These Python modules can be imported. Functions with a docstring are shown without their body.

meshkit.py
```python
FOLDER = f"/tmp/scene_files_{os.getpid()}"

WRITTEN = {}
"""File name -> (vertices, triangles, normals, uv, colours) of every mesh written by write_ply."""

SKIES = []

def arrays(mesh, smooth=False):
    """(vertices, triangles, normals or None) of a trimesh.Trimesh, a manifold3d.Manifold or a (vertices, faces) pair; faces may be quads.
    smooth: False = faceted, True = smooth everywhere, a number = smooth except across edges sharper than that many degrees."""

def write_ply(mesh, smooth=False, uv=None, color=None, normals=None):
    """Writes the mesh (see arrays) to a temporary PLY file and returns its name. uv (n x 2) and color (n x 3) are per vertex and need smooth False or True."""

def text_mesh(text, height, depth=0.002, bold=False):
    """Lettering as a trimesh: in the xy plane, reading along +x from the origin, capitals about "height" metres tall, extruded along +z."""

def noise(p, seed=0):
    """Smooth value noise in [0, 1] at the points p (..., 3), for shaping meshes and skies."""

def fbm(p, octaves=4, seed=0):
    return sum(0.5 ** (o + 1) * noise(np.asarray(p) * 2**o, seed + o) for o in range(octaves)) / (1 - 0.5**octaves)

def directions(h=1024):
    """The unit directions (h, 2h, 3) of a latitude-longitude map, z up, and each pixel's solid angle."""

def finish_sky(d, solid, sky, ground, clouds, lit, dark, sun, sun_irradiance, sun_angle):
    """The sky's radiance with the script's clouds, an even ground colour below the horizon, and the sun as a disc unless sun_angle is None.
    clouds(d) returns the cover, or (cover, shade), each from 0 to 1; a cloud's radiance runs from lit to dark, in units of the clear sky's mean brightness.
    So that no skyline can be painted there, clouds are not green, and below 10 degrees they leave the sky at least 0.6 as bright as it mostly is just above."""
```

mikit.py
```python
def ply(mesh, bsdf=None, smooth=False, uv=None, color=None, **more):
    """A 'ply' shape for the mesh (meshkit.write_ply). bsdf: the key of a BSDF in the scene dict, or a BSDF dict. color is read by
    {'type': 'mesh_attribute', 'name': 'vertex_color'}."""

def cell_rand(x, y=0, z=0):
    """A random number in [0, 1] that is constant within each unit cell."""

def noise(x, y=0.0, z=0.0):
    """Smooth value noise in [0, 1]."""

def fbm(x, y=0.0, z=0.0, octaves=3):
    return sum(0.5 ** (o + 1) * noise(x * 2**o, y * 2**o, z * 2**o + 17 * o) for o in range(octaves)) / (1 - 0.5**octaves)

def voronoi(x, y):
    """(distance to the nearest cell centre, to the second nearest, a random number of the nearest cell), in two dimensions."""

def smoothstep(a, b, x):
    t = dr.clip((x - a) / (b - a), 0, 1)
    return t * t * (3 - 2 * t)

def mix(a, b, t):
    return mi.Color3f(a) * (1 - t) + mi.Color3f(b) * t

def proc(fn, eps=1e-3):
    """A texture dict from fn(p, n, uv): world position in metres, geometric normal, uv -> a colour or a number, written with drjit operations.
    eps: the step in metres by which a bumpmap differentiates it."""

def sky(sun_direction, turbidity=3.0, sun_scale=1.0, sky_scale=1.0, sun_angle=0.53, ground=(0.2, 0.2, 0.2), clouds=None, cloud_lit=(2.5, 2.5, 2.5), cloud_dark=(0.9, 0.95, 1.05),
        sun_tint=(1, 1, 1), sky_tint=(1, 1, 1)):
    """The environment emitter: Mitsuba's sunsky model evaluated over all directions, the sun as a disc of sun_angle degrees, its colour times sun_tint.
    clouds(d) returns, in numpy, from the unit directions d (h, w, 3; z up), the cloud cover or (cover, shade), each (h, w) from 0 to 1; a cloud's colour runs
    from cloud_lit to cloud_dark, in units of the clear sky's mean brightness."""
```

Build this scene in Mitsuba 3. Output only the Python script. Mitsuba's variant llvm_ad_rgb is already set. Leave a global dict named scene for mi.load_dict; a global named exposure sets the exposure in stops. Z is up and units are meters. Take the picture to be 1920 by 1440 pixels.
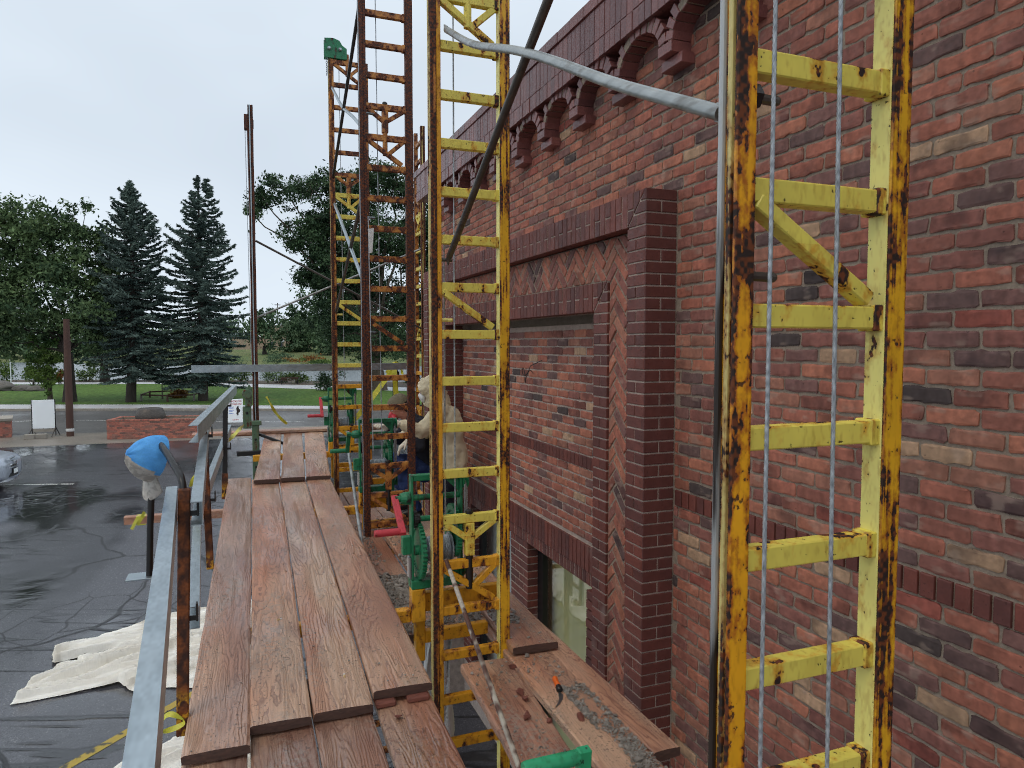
import math, random
import numpy as np, trimesh, drjit as dr, mitsuba as mi, mikit, meshkit
import manifold3d as m3
from shapely.geometry import Polygon, box as sbox
from shapely import affinity
from mikit import noise, fbm, smoothstep, mix, proc, cell_rand, voronoi

scene, labels = {}, {}
RNG = np.random.default_rng(7)
T = mi.ScalarTransform4f
# ---------------------------------------------------------------- camera, sky, exposure
# world: x towards the brick wall, y along the wall (away from the photographer), z up; the eye is the origin
YAW, PITCH, FPX = math.radians(20.97), math.radians(3.225), 1331.0
FW = np.array([math.sin(YAW) * math.cos(PITCH), math.cos(YAW) * math.cos(PITCH), -math.sin(PITCH)])
scene['camera'] = {'type': 'perspective', 'fov': 2 * math.degrees(math.atan(960 / FPX)), 'fov_axis': 'x', 'near_clip': 0.05, 'far_clip': 3000.0,
                   'to_world': T().look_at(origin=[0, 0, 0], target=FW.tolist(), up=[0, 0, 1])}


def overcast(d):
    cover = np.ones(d.shape[:2])
    n = meshkit.fbm(np.stack([d[..., 0] * 2.2, d[..., 1] * 2.2, d[..., 2] * 5.0], -1) + 3.7, 4)
    return cover, np.clip((n - 0.40) * 1.2 + 0.10, 0, 1)


scene['sky'] = mikit.sky([-0.45, -0.35, 0.82], turbidity=3, sun_scale=0.12, sky_scale=1.0, sun_angle=25.0, clouds=overcast,
                         cloud_lit=(2.00, 2.24, 2.48), cloud_dark=(1.42, 1.64, 1.90))
exposure = 2.05
GZ = -4.10            # ground level below the eye


# ---------------------------------------------------------------- helpers
def new_key(name):
    if name not in scene and name not in labels:
        return name
    k = 1
    while f'{name}_{k:03d}' in scene or f'{name}_{k:03d}' in labels:
        k += 1
    return f'{name}_{k:03d}'


COUNT = {}


def part_key(base):
    n = COUNT.get(base, 0)
    COUNT[base] = n + 1
    return base if n == 0 else f'{base}_{n:03d}'


def thing(name, label, cat, group=None, kind=None):
    key = new_key(name)
    labels[key] = {'label': label, 'category': cat}
    if group:
        labels[key]['group'] = group
    if kind:
        labels[key]['kind'] = kind
    return key


def obj(name, mesh, bsdf, parent, smooth=False, uv=None, label=None, kind=None):
    key = part_key(f'{parent}__{name}')
    scene[key] = mikit.ply(mesh, bsdf, smooth=smooth, uv=uv)
    if label or kind:
        labels[key] = {}
        if label:
            labels[key]['label'] = label
        if kind:
            labels[key]['kind'] = kind
    return key


def single(name, mesh, bsdf, label, cat, group=None, kind=None, smooth=False, uv=None):
    key = new_key(name)
    scene[key] = mikit.ply(mesh, bsdf, smooth=smooth, uv=uv)
    labels[key] = {'label': label, 'category': cat}
    if group:
        labels[key]['group'] = group
    if kind:
        labels[key]['kind'] = kind
    return key


def setting(name, mesh, bsdf, label=None, smooth=False, uv=None):
    scene[name] = mikit.ply(mesh, bsdf, smooth=smooth, uv=uv)
    labels[name] = {'kind': 'structure', 'label': label or name, 'category': name.replace('_', ' ')}
    return name


class MB:
    """Collects pieces into one mesh."""

    def __init__(s):
        s.v, s.f, s.uv, s.n = [], [], [], 0

    def add(s, v, f, uv=None):
        v = np.asarray(v, float); f = np.asarray(f, int)
        if f.shape[1] == 4:
            f = np.vstack([f[:, [0, 1, 2]], f[:, [0, 2, 3]]])
        s.v.append(v); s.f.append(f + s.n); s.n += len(v)
        s.uv.append(np.zeros((len(v), 2)) if uv is None else np.broadcast_to(np.asarray(uv, float), (len(v), 2)))
        return s

    def mesh(s):
        return np.vstack(s.v), np.vstack(s.f)

    def uvs(s):
        return np.vstack(s.uv)


def nrm(a):
    a = np.asarray(a, float)
    return a / (np.linalg.norm(a) + 1e-12)


BOXF = np.array([[0, 2, 3, 1], [4, 5, 7, 6], [0, 1, 5, 4], [2, 6, 7, 3], [0, 4, 6, 2], [1, 3, 7, 5]])


def box(x0, x1, y0, y1, z0, z1, c=0.0):
    """A box, its edges chamfered by c."""
    if c <= 0:
        v = np.array([[x, y, z] for x in (x0, x1) for y in (y0, y1) for z in (z0, z1)], float)
        f = np.array([[0, 1, 3, 2], [4, 6, 7, 5], [0, 4, 5, 1], [2, 3, 7, 6], [0, 2, 6, 4], [1, 5, 7, 3]])
        return v, np.vstack([f[:, [0, 1, 2]], f[:, [0, 2, 3]]])
    pts = []
    for sx, x in ((1, x0), (-1, x1)):
        for sy, y in ((1, y0), (-1, y1)):
            for sz, z in ((1, z0), (-1, z1)):
                pts += [(x + sx * c, y + sy * c, z), (x + sx * c, y, z + sz * c), (x, y + sy * c, z + sz * c)]
    h = m3.Manifold.hull_points(np.array(pts, float))
    m = h.to_mesh()
    return np.array(m.vert_properties[:, :3], float), np.array(m.tri_verts)


def frame_of(d, up=(0, 0, 1)):
    d = nrm(d)
    if abs(np.dot(d, up)) > 0.98:
        up = (0, 1, 0)
    a = nrm(np.cross(d, up))
    return d, a, np.cross(a, d)


def bar(p, q, w, h, c=0.0, up=(0, 0, 1)):
    """A rectangular bar from p to q: width w sideways, h along up."""
    p, q = np.asarray(p, float), np.asarray(q, float)
    d, a, b = frame_of(q - p, up)
    v, f = box(0, np.linalg.norm(q - p), -w / 2, w / 2, -h / 2, h / 2, c)
    return p + v[:, :1] * d - v[:, 1:2] * a + v[:, 2:] * b, f


def tube(pts, r, sides=10, cap=True):
    pts = np.asarray(pts, float)
    r = np.broadcast_to(np.asarray(r, float), (len(pts),))
    t = np.gradient(pts, axis=0) if len(pts) > 2 else np.repeat([pts[-1] - pts[0]], len(pts), 0)
    t = t / (np.linalg.norm(t, axis=1, keepdims=True) + 1e-12)
    a = np.zeros_like(pts); ref = np.array([0, 0, 1.0]) if abs(t[0][2]) < 0.9 else np.array([1.0, 0, 0])
    x = nrm(np.cross(t[0], ref))
    for i in range(len(pts)):
        x = nrm(x - t[i] * np.dot(x, t[i])); a[i] = x
    b = np.cross(t, a)
    ang = np.arange(sides) * 2 * np.pi / sides
    v = (pts[:, None] + r[:, None, None] * (np.cos(ang)[None, :, None] * a[:, None] + np.sin(ang)[None, :, None] * b[:, None])).reshape(-1, 3)
    f = []
    for i in range(len(pts) - 1):
        for j in range(sides):
            k = (j + 1) % sides
            f.append([i * sides + j, i * sides + k, (i + 1) * sides + k, (i + 1) * sides + j])
    f = np.array(f); f = np.vstack([f[:, [0, 1, 2]], f[:, [0, 2, 3]]])
    if cap:
        n = len(v); v = np.vstack([v, pts[:1], pts[-1:]])
        e = (len(pts) - 1) * sides
        cf = [[n, (j + 1) % sides, j] for j in range(sides)] + [[n + 1, e + j, e + (j + 1) % sides] for j in range(sides)]
        f = np.vstack([f, cf])
    return v, f


def cyl(p, q, r, sides=16):
    return tube([p, q], r, sides)


def lathe(profile, axis_p, axis_d, sides=20):
    """profile: (distance along axis, radius) pairs."""
    d, a, b = frame_of(axis_d)
    p = np.asarray(axis_p, float)
    ang = np.arange(sides) * 2 * np.pi / sides
    rings = [p + d * t + r * (np.cos(ang)[:, None] * a + np.sin(ang)[:, None] * b) for t, r in profile]
    v = np.vstack(rings); f = []
    for i in range(len(profile) - 1):
        for j in range(sides):
            k = (j + 1) % sides
            f.append([i * sides + j, (i + 1) * sides + j, (i + 1) * sides + k, i * sides + k])
    return v, np.array(f)


def prism(poly, n0, n1, O, U, V, N, c=0.0):
    """A convex polygon (u, v) as a slab from n0 to n1 along N, its front edge chamfered by c."""
    pts = np.array(poly.exterior.coords)[:-1] if hasattr(poly, 'exterior') else np.asarray(poly, float)
    if 0.5 * np.sum(pts[:, 0] * np.roll(pts[:, 1], -1) - np.roll(pts[:, 0], -1) * pts[:, 1]) < 0:
        pts = pts[::-1]
    k = len(pts)
    O, U, V, N = (np.asarray(x, float) for x in (O, U, V, N))
    to = lambda p, n: O + p[:, :1] * U + p[:, 1:2] * V + n * N
    if c > 0:
        inner = Polygon(pts).buffer(-c, join_style=2)
        ip = np.array(inner.exterior.coords)[:-1] if inner.geom_type == 'Polygon' and not inner.is_empty else None
        cen = pts.mean(0)
        if ip is None or len(ip) != k:
            ins = cen + (pts - cen) * 0.88
        else:
            if 0.5 * np.sum(ip[:, 0] * np.roll(ip[:, 1], -1) - np.roll(ip[:, 0], -1) * ip[:, 1]) < 0:
                ip = ip[::-1]
            j = np.argmin(np.linalg.norm(ip - pts[0], axis=1)); ins = np.roll(ip, -j, 0)
        v = np.vstack([to(pts, n0), to(pts, n1 - c), to(ins, n1)])
        layers = 3
    else:
        v = np.vstack([to(pts, n0), to(pts, n1)]); layers = 2
    f = []
    for L in range(layers - 1):
        for i in range(k):
            j = (i + 1) % k
            f += [[L * k + i, L * k + j, (L + 1) * k + j], [L * k + i, (L + 1) * k + j, (L + 1) * k + i]]
    e = (layers - 1) * k
    f += [[e, e + i, e + i + 1] for i in range(1, k - 1)]
    f += [[0, i + 1, i] for i in range(1, k - 1)]
    f = np.array(f)
    if np.dot(np.cross(U, V), N) < 0:
        f = f[:, ::-1]
    return v, f


def grid(nu, nv):
    i, j = np.meshgrid(np.arange(nu), np.arange(nv), indexing='ij')
    a = (i * (nv + 1) + j).ravel()
    return np.stack([a, a + nv + 1, a + nv + 2, a + 1], 1)


def project(p):
    """Where a point falls in the photograph's pixels (only used to choose which bricks are built singly)."""
    p = np.atleast_2d(p)
    rt = np.array([math.cos(YAW), -math.sin(YAW), 0]); up = np.cross(rt, FW)
    z = p @ FW
    return np.stack([960 + FPX * (p @ rt) / z, 720 - FPX * (p @ up) / z, z], 1)
# ---------------------------------------------------------------- materials
def mat(key, color, rough=0.6, bump=None, scale=1.0, spec=0.5, metallic=0.0, eps=1e-3, **more):
    def tex(x):
        return proc(x, eps) if callable(x) else ({'type': 'rgb', 'value': list(map(float, x))} if isinstance(x, (tuple, list)) else x)
    d = {'type': 'principled', 'base_color': tex(color), 'roughness': tex(rough), 'specular': spec, 'metallic': tex(metallic), **more}
    if bump is not None:
        d = {'type': 'bumpmap', 'arbitrary': proc(bump, eps), 'scale': scale, 'bsdf': d}
    scene[key] = {'type': 'twosided', 'bsdf': d}
    return key


def col(r, g, b):
    return mi.Color3f(r, g, b)


def srgb(r, g, b, k=1.0):
    f = lambda c: (c / 255 / 12.92 if c <= 10 else ((c / 255 + 0.055) / 1.055) ** 2.4) * k
    return (f(r), f(g), f(b))


def pick(t, stops):
    """Colour at t from a list of (upper limit, colour)."""
    c = mi.Color3f(*stops[-1][1])
    for lim, s in reversed(stops[:-1]):
        c = dr.select(t < lim, mi.Color3f(*s), c)
    return c


FIELD = [(0.22, srgb(168, 92, 68)), (0.40, srgb(150, 84, 66)), (0.54, srgb(162, 100, 76)), (0.68, srgb(142, 82, 70)), (0.79, srgb(176, 100, 70)),
         (0.87, srgb(126, 82, 75)), (0.925, srgb(106, 76, 72)), (0.955, srgb(176, 136, 100)), (0.980, srgb(76, 62, 60)), (1.1, srgb(158, 76, 60))]


def brick_color(p, n, uv):
    base = pick(uv.x, FIELD)
    a = fbm(p.y * 9 + uv.y * 50, p.z * 16, p.x * 9, 3)
    b = fbm(p.y * 70, p.z * 70, p.x * 70, 3)
    c = base * (0.66 + 0.62 * a) * (0.76 + 0.48 * b)
    cloud = smoothstep(0.50, 0.68, fbm(p.y * 7 + uv.y * 90, p.z * 9, 3.3, 3)) * smoothstep(0.25, 0.6, uv.y)
    c = mix(c, c * mi.Color3f(0.50, 0.50, 0.56), cloud * 0.8)
    pit = smoothstep(0.86, 0.90, noise(p.y * 75, p.z * 75, p.x * 75))
    c = mix(c, c * 0.4, pit * 0.8)
    c = c * (0.80 + 0.40 * fbm(p.y * 46 + uv.y * 30, p.z * 7, 5.0, 2))
    lime = smoothstep(0.64, 0.8, fbm(p.y * 14, p.z * 30, 9.1, 3))
    c = mix(c, mi.Color3f(*srgb(172, 146, 128)), lime * 0.32)
    big = fbm(p.y * 0.7, p.z * 0.5, 2.0, 3)
    run = fbm(p.y * 3.5, p.z * 0.35, 7.0, 3)
    c = mix(c, mi.Color3f(1.12, 1.0, 0.92) * mi.luminance(c), 0.24)
    return c * (0.84 + 0.26 * big + 0.14 * run)


def brick_bump(p, n, uv):
    return 0.0022 * fbm(p.y * 60, p.z * 80, p.x * 60, 3) + 0.0014 * fbm(p.y * 9 + uv.y * 40, p.z * 22, p.x * 9, 2)


mat('m_brick', brick_color, rough=lambda p, n, uv: 0.62 + 0.25 * noise(p.y * 40, p.z * 40, p.x * 40), bump=brick_bump, spec=0.35)


def dark_brick_color(p, n, uv):
    base = mix(srgb(116, 62, 52), srgb(88, 50, 46), uv.x)
    a = fbm(p.y * 20 + uv.y * 50, p.z * 20, p.x * 20, 3)
    b = noise(p.y * 160, p.z * 160, p.x * 160)
    c = base * (0.78 + 0.44 * a) * (0.9 + 0.2 * b)
    pit = smoothstep(0.84, 0.88, noise(p.y * 110 + 5, p.z * 110, p.x * 110))
    c = mix(c, c * 0.3, pit * 0.6)
    bloom = smoothstep(0.62, 0.85, fbm(p.y * 6, p.z * 4, p.x * 6, 3)) * smoothstep(-0.9, -1.7, p.z)
    return mix(c, mi.Color3f(*srgb(150, 132, 124)), bloom * 0.4)


mat('m_dark_brick', dark_brick_color, rough=lambda p, n, uv: 0.38 + 0.25 * noise(p.y * 30, p.z * 30, p.x * 30), bump=lambda p, n, uv: 0.0012 * fbm(p.y * 90, p.z * 90, p.x * 90, 2), spec=0.5)


def cornice_color(p, n, uv):
    base = mix(srgb(128, 80, 76), srgb(98, 62, 62), uv.x)
    a = fbm(p.y * 7, p.z * 3, p.x * 7, 3)
    return base * (0.7 + 0.55 * a) * (0.85 + 0.3 * noise(p.y * 130, p.z * 130, p.x * 130))


mat('m_cornice_brick', cornice_color, rough=0.33, bump=lambda p, n, uv: 0.002 * fbm(p.y * 60, p.z * 60, p.x * 60, 2), spec=0.5)


def mortar_color(p, n, uv):
    a = fbm(p.y * 30, p.z * 30, p.x * 30, 3)
    b = noise(p.y * 220, p.z * 220, p.x * 220)
    c = mix(srgb(160, 144, 128), srgb(122, 110, 99), a) * (0.72 + 0.5 * b)
    return c


mat('m_mortar', mortar_color, rough=0.9, bump=lambda p, n, uv: 0.006 * fbm(p.y * 90, p.z * 90, p.x * 90, 3), spec=0.2)
mat('m_pale_mortar', lambda p, n, uv: mix(srgb(186, 170, 158), srgb(140, 124, 114), fbm(p.y * 25, p.z * 25, p.x * 25, 3)) * (0.85 + 0.3 * noise(p.y * 200, p.z * 200, p.x * 200)),
    rough=0.9, bump=lambda p, n, uv: 0.003 * fbm(p.y * 90, p.z * 90, p.x * 90, 3), spec=0.2)


def worn_paint(key, paint, stain, amount, fz=7.0, fx=26.0, spots=0.62, streak=0.0, dark=(38, 24, 18), rough=0.42, seed=0.0, xedges=(), tops=0.0, drips=0.0):
    """Paint that has chipped to rust. amount 0..1 how much of it; stain is the paint's rusty orange tint."""
    pc, sc, dc, rc = srgb(*paint), srgb(*stain), srgb(*dark), srgb(104, 52, 22)

    def masks(p):
        a = fbm(p.x * fx + seed, p.y * fx, p.z * fz, 4)
        b = fbm(p.x * 60 + seed, p.y * 60, p.z * 38, 3)
        r = fbm(p.x * 170 + seed, p.y * 170, p.z * 110, 2)
        s = fbm(p.x * 130 + seed, p.y * 130, p.z * 3.0, 2)
        m = a + 0.35 * (b - 0.5) + 0.16 * (r - 0.5) + streak * (s - 0.5)
        for xe in xedges:
            m = m + 0.17 * dr.exp(-dr.square((p.x - xe) / 0.007))
        if tops:
            q = (p.z - 0.331) / 0.25
            q = (q - dr.round(q)) * 0.25
            m = m + tops * smoothstep(-0.006, 0.001, q)
        if drips:
            m = m + drips * (noise(p.x * 90, p.y * 90, p.z * 2.0) - 0.4)
        lim = 0.86 - 0.62 * amount
        big = smoothstep(lim - 0.018, lim + 0.018, m)
        halo = smoothstep(lim - 0.30, lim + 0.0, m)
        dots = smoothstep(spots + 0.08, spots + 0.12, 0.55 * b + 0.45 * r)
        return big, halo, dots, a, b

    def color(p, n, uv):
        big, halo, dots, a, b = masks(p)
        c = mi.Color3f(*pc) * (0.84 + 0.32 * fbm(p.x * 12, p.y * 12, p.z * 9 + seed, 3))
        c = mix(c, mi.Color3f(*sc) * (0.65 + 0.7 * b), halo * halo * 0.9)
        grime = smoothstep(0.5, 0.8, fbm(p.x * 90, p.y * 90, p.z * 25, 3))
        c = mix(c, c * mi.Color3f(0.62, 0.5, 0.38), grime * 0.5)
        r = mix(dc, rc, smoothstep(0.35, 0.75, noise(p.x * 120, p.y * 120, p.z * 90)))
        c = mix(c, r, big)
        return mix(c, mi.Color3f(*dc) * 1.3, dots * 0.85)

    def bump(p, n, uv):
        big, halo, dots, a, b = masks(p)
        return -0.0009 * dr.maximum(big, dots) + 0.0005 * noise(p.x * 200, p.y * 200, p.z * 200) * big

    mat(key, color, rough=lambda p, n, uv: rough + 0.3 * masks(p)[0], bump=bump, spec=0.45)
    return key


worn_paint('m_yellow', (218, 202, 92), (196, 142, 44), 0.15, spots=0.60, tops=0.16)
worn_paint('m_weld', (220, 202, 84), (170, 110, 36), 0.40, fz=10, fx=40, spots=0.55, seed=3.0, drips=0.35)
worn_paint('m_pale_yellow', (228, 218, 126), (196, 164, 80), 0.17, spots=0.60, seed=4.0)
worn_paint('m_orange_rust', (224, 160, 26), (158, 80, 18), 0.37, fz=6.0, spots=0.58, streak=0.25, seed=9.0, xedges=(0.909, 0.954))
worn_paint('m_gold', (216, 164, 32), (150, 86, 22), 0.32, fz=5.0, fx=30, spots=0.60, streak=0.5, seed=15.0, xedges=(1.311, 1.365, 1.328, 1.382))
worn_paint('m_brown_post', (196, 128, 44), (110, 58, 26), 0.76, fz=3.0, fx=34, spots=0.58, streak=0.5, dark=(50, 29, 22), seed=21.0)
worn_paint('m_dark_rust', (120, 62, 34), (84, 46, 34), 0.95, fz=3.0, spots=0.66, dark=(52, 32, 30), seed=31.0)
worn_paint('m_rust_rung', (180, 122, 56), (128, 70, 32), 0.52, fz=16, spots=0.56, dark=(58, 32, 22), seed=37.0)
worn_paint('m_cream', (206, 190, 120), (150, 110, 60), 0.42, fz=2.0, fx=30, streak=0.6, dark=(44, 36, 32), seed=41.0)
worn_paint('m_amber', (212, 152, 34), (140, 80, 22), 0.22, fz=9.0, spots=0.60, seed=45.0)
worn_paint('m_green', (34, 116, 78), (30, 70, 50), 0.20, spots=0.58, dark=(30, 34, 30), rough=0.38, seed=51.0)
worn_paint('m_old_green', (82, 108, 84), (90, 96, 72), 0.30, spots=0.62, dark=(60, 48, 40), seed=55.0)
worn_paint('m_red', (186, 56, 66), (150, 52, 54), 0.12, spots=0.60, dark=(70, 24, 24), rough=0.45, seed=61.0)
worn_paint('m_bright_green', (42, 150, 104), (36, 118, 82), 0.12, spots=0.60, dark=(24, 50, 36), rough=0.35, seed=65.0)


def post_rust(p, n, uv):
    a = fbm(p.x * 40, p.y * 40, p.z * 22, 4)
    c = mix(srgb(58, 32, 22), srgb(122, 66, 30), smoothstep(0.35, 0.7, a))
    low = smoothstep(-1.30, -1.42, p.z + 0.06 * a)
    c = mix(c, mi.Color3f(*srgb(196, 140, 30)), low * smoothstep(0.45, 0.6, fbm(p.x * 60, p.y * 60, p.z * 30, 3)))
    return c * (0.7 + 0.6 * noise(p.x * 150, p.y * 150, p.z * 150))


mat('m_post_rust', post_rust, rough=0.75, bump=lambda p, n, uv: 0.002 * fbm(p.x * 90, p.y * 90, p.z * 90, 3))


def galv(p, n, uv):
    a = fbm(p.x * 22, p.y * 9, p.z * 22, 3)
    b = noise(p.x * 160, p.y * 60, p.z * 160)
    return mix(srgb(196, 206, 210), srgb(150, 162, 168), a) * (0.88 + 0.2 * b)


mat('m_galvanised', galv, rough=lambda p, n, uv: 0.26 + 0.18 * fbm(p.x * 20, p.y * 20, p.z * 20, 2), metallic=0.9, bump=lambda p, n, uv: 0.0005 * fbm(p.x * 40, p.y * 22, p.z * 40, 3))


def pipe_color(p, n, uv):
    a = fbm(p.x * 14, p.y * 14, p.z * 40, 4)
    dirt = smoothstep(0.50, 0.72, fbm(p.x * 30, p.y * 9, p.z * 30, 4))
    c = mix(srgb(188, 192, 190), srgb(128, 132, 132), a)
    return mix(c, mi.Color3f(*srgb(96, 88, 78)), dirt * 0.6)


mat('m_pipe', pipe_color, rough=0.38, metallic=0.55, bump=lambda p, n, uv: 0.001 * fbm(p.x * 60, p.y * 60, p.z * 60, 3))
mat('m_dark_pipe', lambda p, n, uv: mix(srgb(62, 58, 56), srgb(104, 96, 88), fbm(p.x * 20, p.y * 20, p.z * 30, 3)), rough=0.42, metallic=0.5)
mat('m_rusty_pipe', lambda p, n, uv: mix(mix(srgb(96, 62, 48), srgb(60, 40, 34), fbm(p.x * 30, p.y * 30, p.z * 30, 3)), mi.Color3f(*srgb(168, 160, 146)), smoothstep(0.48, 0.62, fbm(p.x * 11 + 3, p.y * 11, p.z * 11, 3))), rough=0.6)
mat('m_wire', lambda p, n, uv: mix(srgb(140, 146, 150), srgb(84, 90, 94), noise(p.x * 300, p.y * 300, p.z * 60)), rough=0.38, metallic=0.8)
mat('m_black_steel', lambda p, n, uv: mix(srgb(20, 20, 22), srgb(38, 34, 32), fbm(p.x * 40, p.y * 40, p.z * 20, 3)), rough=0.32)
mat('m_grease', srgb(28, 24, 22), rough=0.35)
mat('m_steel', srgb(130, 132, 134), rough=0.35, metallic=0.9)


def grain(u, v, k):
    return fbm(u * 0.8 + 13 * k, v * 8.0, k * 3.7, 3) + 0.30 * (v - 0.12) + 0.07 * fbm(u * 4, v * 34, k, 2) + 0.02 * fbm(u * 22, v * 60, k, 2)


def wood(p, n, uv):
    k = dr.floor(uv.x / 20.0)
    u, v = uv.x - 20.0 * k, uv.y
    tone = cell_rand(k, 3, 5)
    ring = grain(u, v, k) * 24.0
    ring = ring - dr.floor(ring)
    line = smoothstep(0.70, 0.93, ring) * (1 - smoothstep(0.95, 1.0, ring)) * (0.35 + 0.65 * smoothstep(0.3, 0.6, fbm(u * 1.3, v * 5, k + 3, 3)))
    fine = fbm(u * 7 + 3 * k, v * 260, k, 3)
    c = mix(mix(srgb(186, 136, 106), srgb(154, 128, 114), tone), srgb(186, 152, 126), smoothstep(0.4, 0.7, fbm(u * 0.8, v * 5, k * 7 + 2, 2))) * (0.80 + 0.30 * cell_rand(k, 8, 1))
    c = mix(c, mi.Color3f(*srgb(118, 82, 68)), (0.35 * ring * ring + 0.55 * line) * 0.75)
    c = c * (0.78 + 0.44 * fine)
    wet = smoothstep(0.44, 0.66, fbm(u * 1.6 + 5, v * 4, k * 2 + 9, 4))
    c = mix(c, c * mi.Color3f(0.70, 0.62, 0.63), wet * 0.8)
    red = smoothstep(0.50, 0.75, fbm(u * 1.1, v * 6, k + 40, 3))
    c = mix(c, c * mi.Color3f(0.96, 0.72, 0.66), red * 0.6)
    dust = smoothstep(0.50, 0.76, fbm(u * 2.2, v * 7, k + 80, 4)) * smoothstep(0.35, 0.65, noise(u * 90, v * 90, k))
    speck = smoothstep(0.80, 0.86, noise(u * 130, v * 130, k + 7)) * smoothstep(0.4, 0.6, fbm(u * 3, v * 6, k + 20, 2))
    c = mix(c, mi.Color3f(*srgb(150, 138, 126)), dust * 0.5)
    return mix(c, mi.Color3f(*srgb(80, 66, 60)), speck * 0.6)


def wood_bump(p, n, uv):
    k = dr.floor(uv.x / 20.0)
    u, v = uv.x - 20.0 * k, uv.y
    ring = grain(u, v, k) * 24.0
    return 0.0010 * dr.sin(ring * 6.2832) + 0.0016 * fbm(u * 30, v * 170, k, 3)


mat('m_plank', wood, rough=lambda p, n, uv: 0.16 + 0.36 * smoothstep(0.35, 0.65, fbm(uv.x * 1.6 + 5, uv.y * 4, 9.0, 3)), bump=wood_bump, spec=0.7)
mat('m_plank_end', lambda p, n, uv: mix(srgb(92, 66, 56), srgb(58, 44, 40), fbm(p.x * 60, p.y * 60, p.z * 120, 3)), rough=0.8)


def asphalt_wet(p):
    """How deep the rain water stands, from 0 to 1."""
    a = fbm(p.x * 0.30 + 3, p.y * 0.13 + 1.7, 0.5, 4) + 0.10 * (fbm(p.x * 1.6, p.y * 0.9, 3.5, 3) - 0.5)
    return smoothstep(0.45, 0.58, a + 0.09 * smoothstep(11.0, 22.0, p.y))


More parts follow.
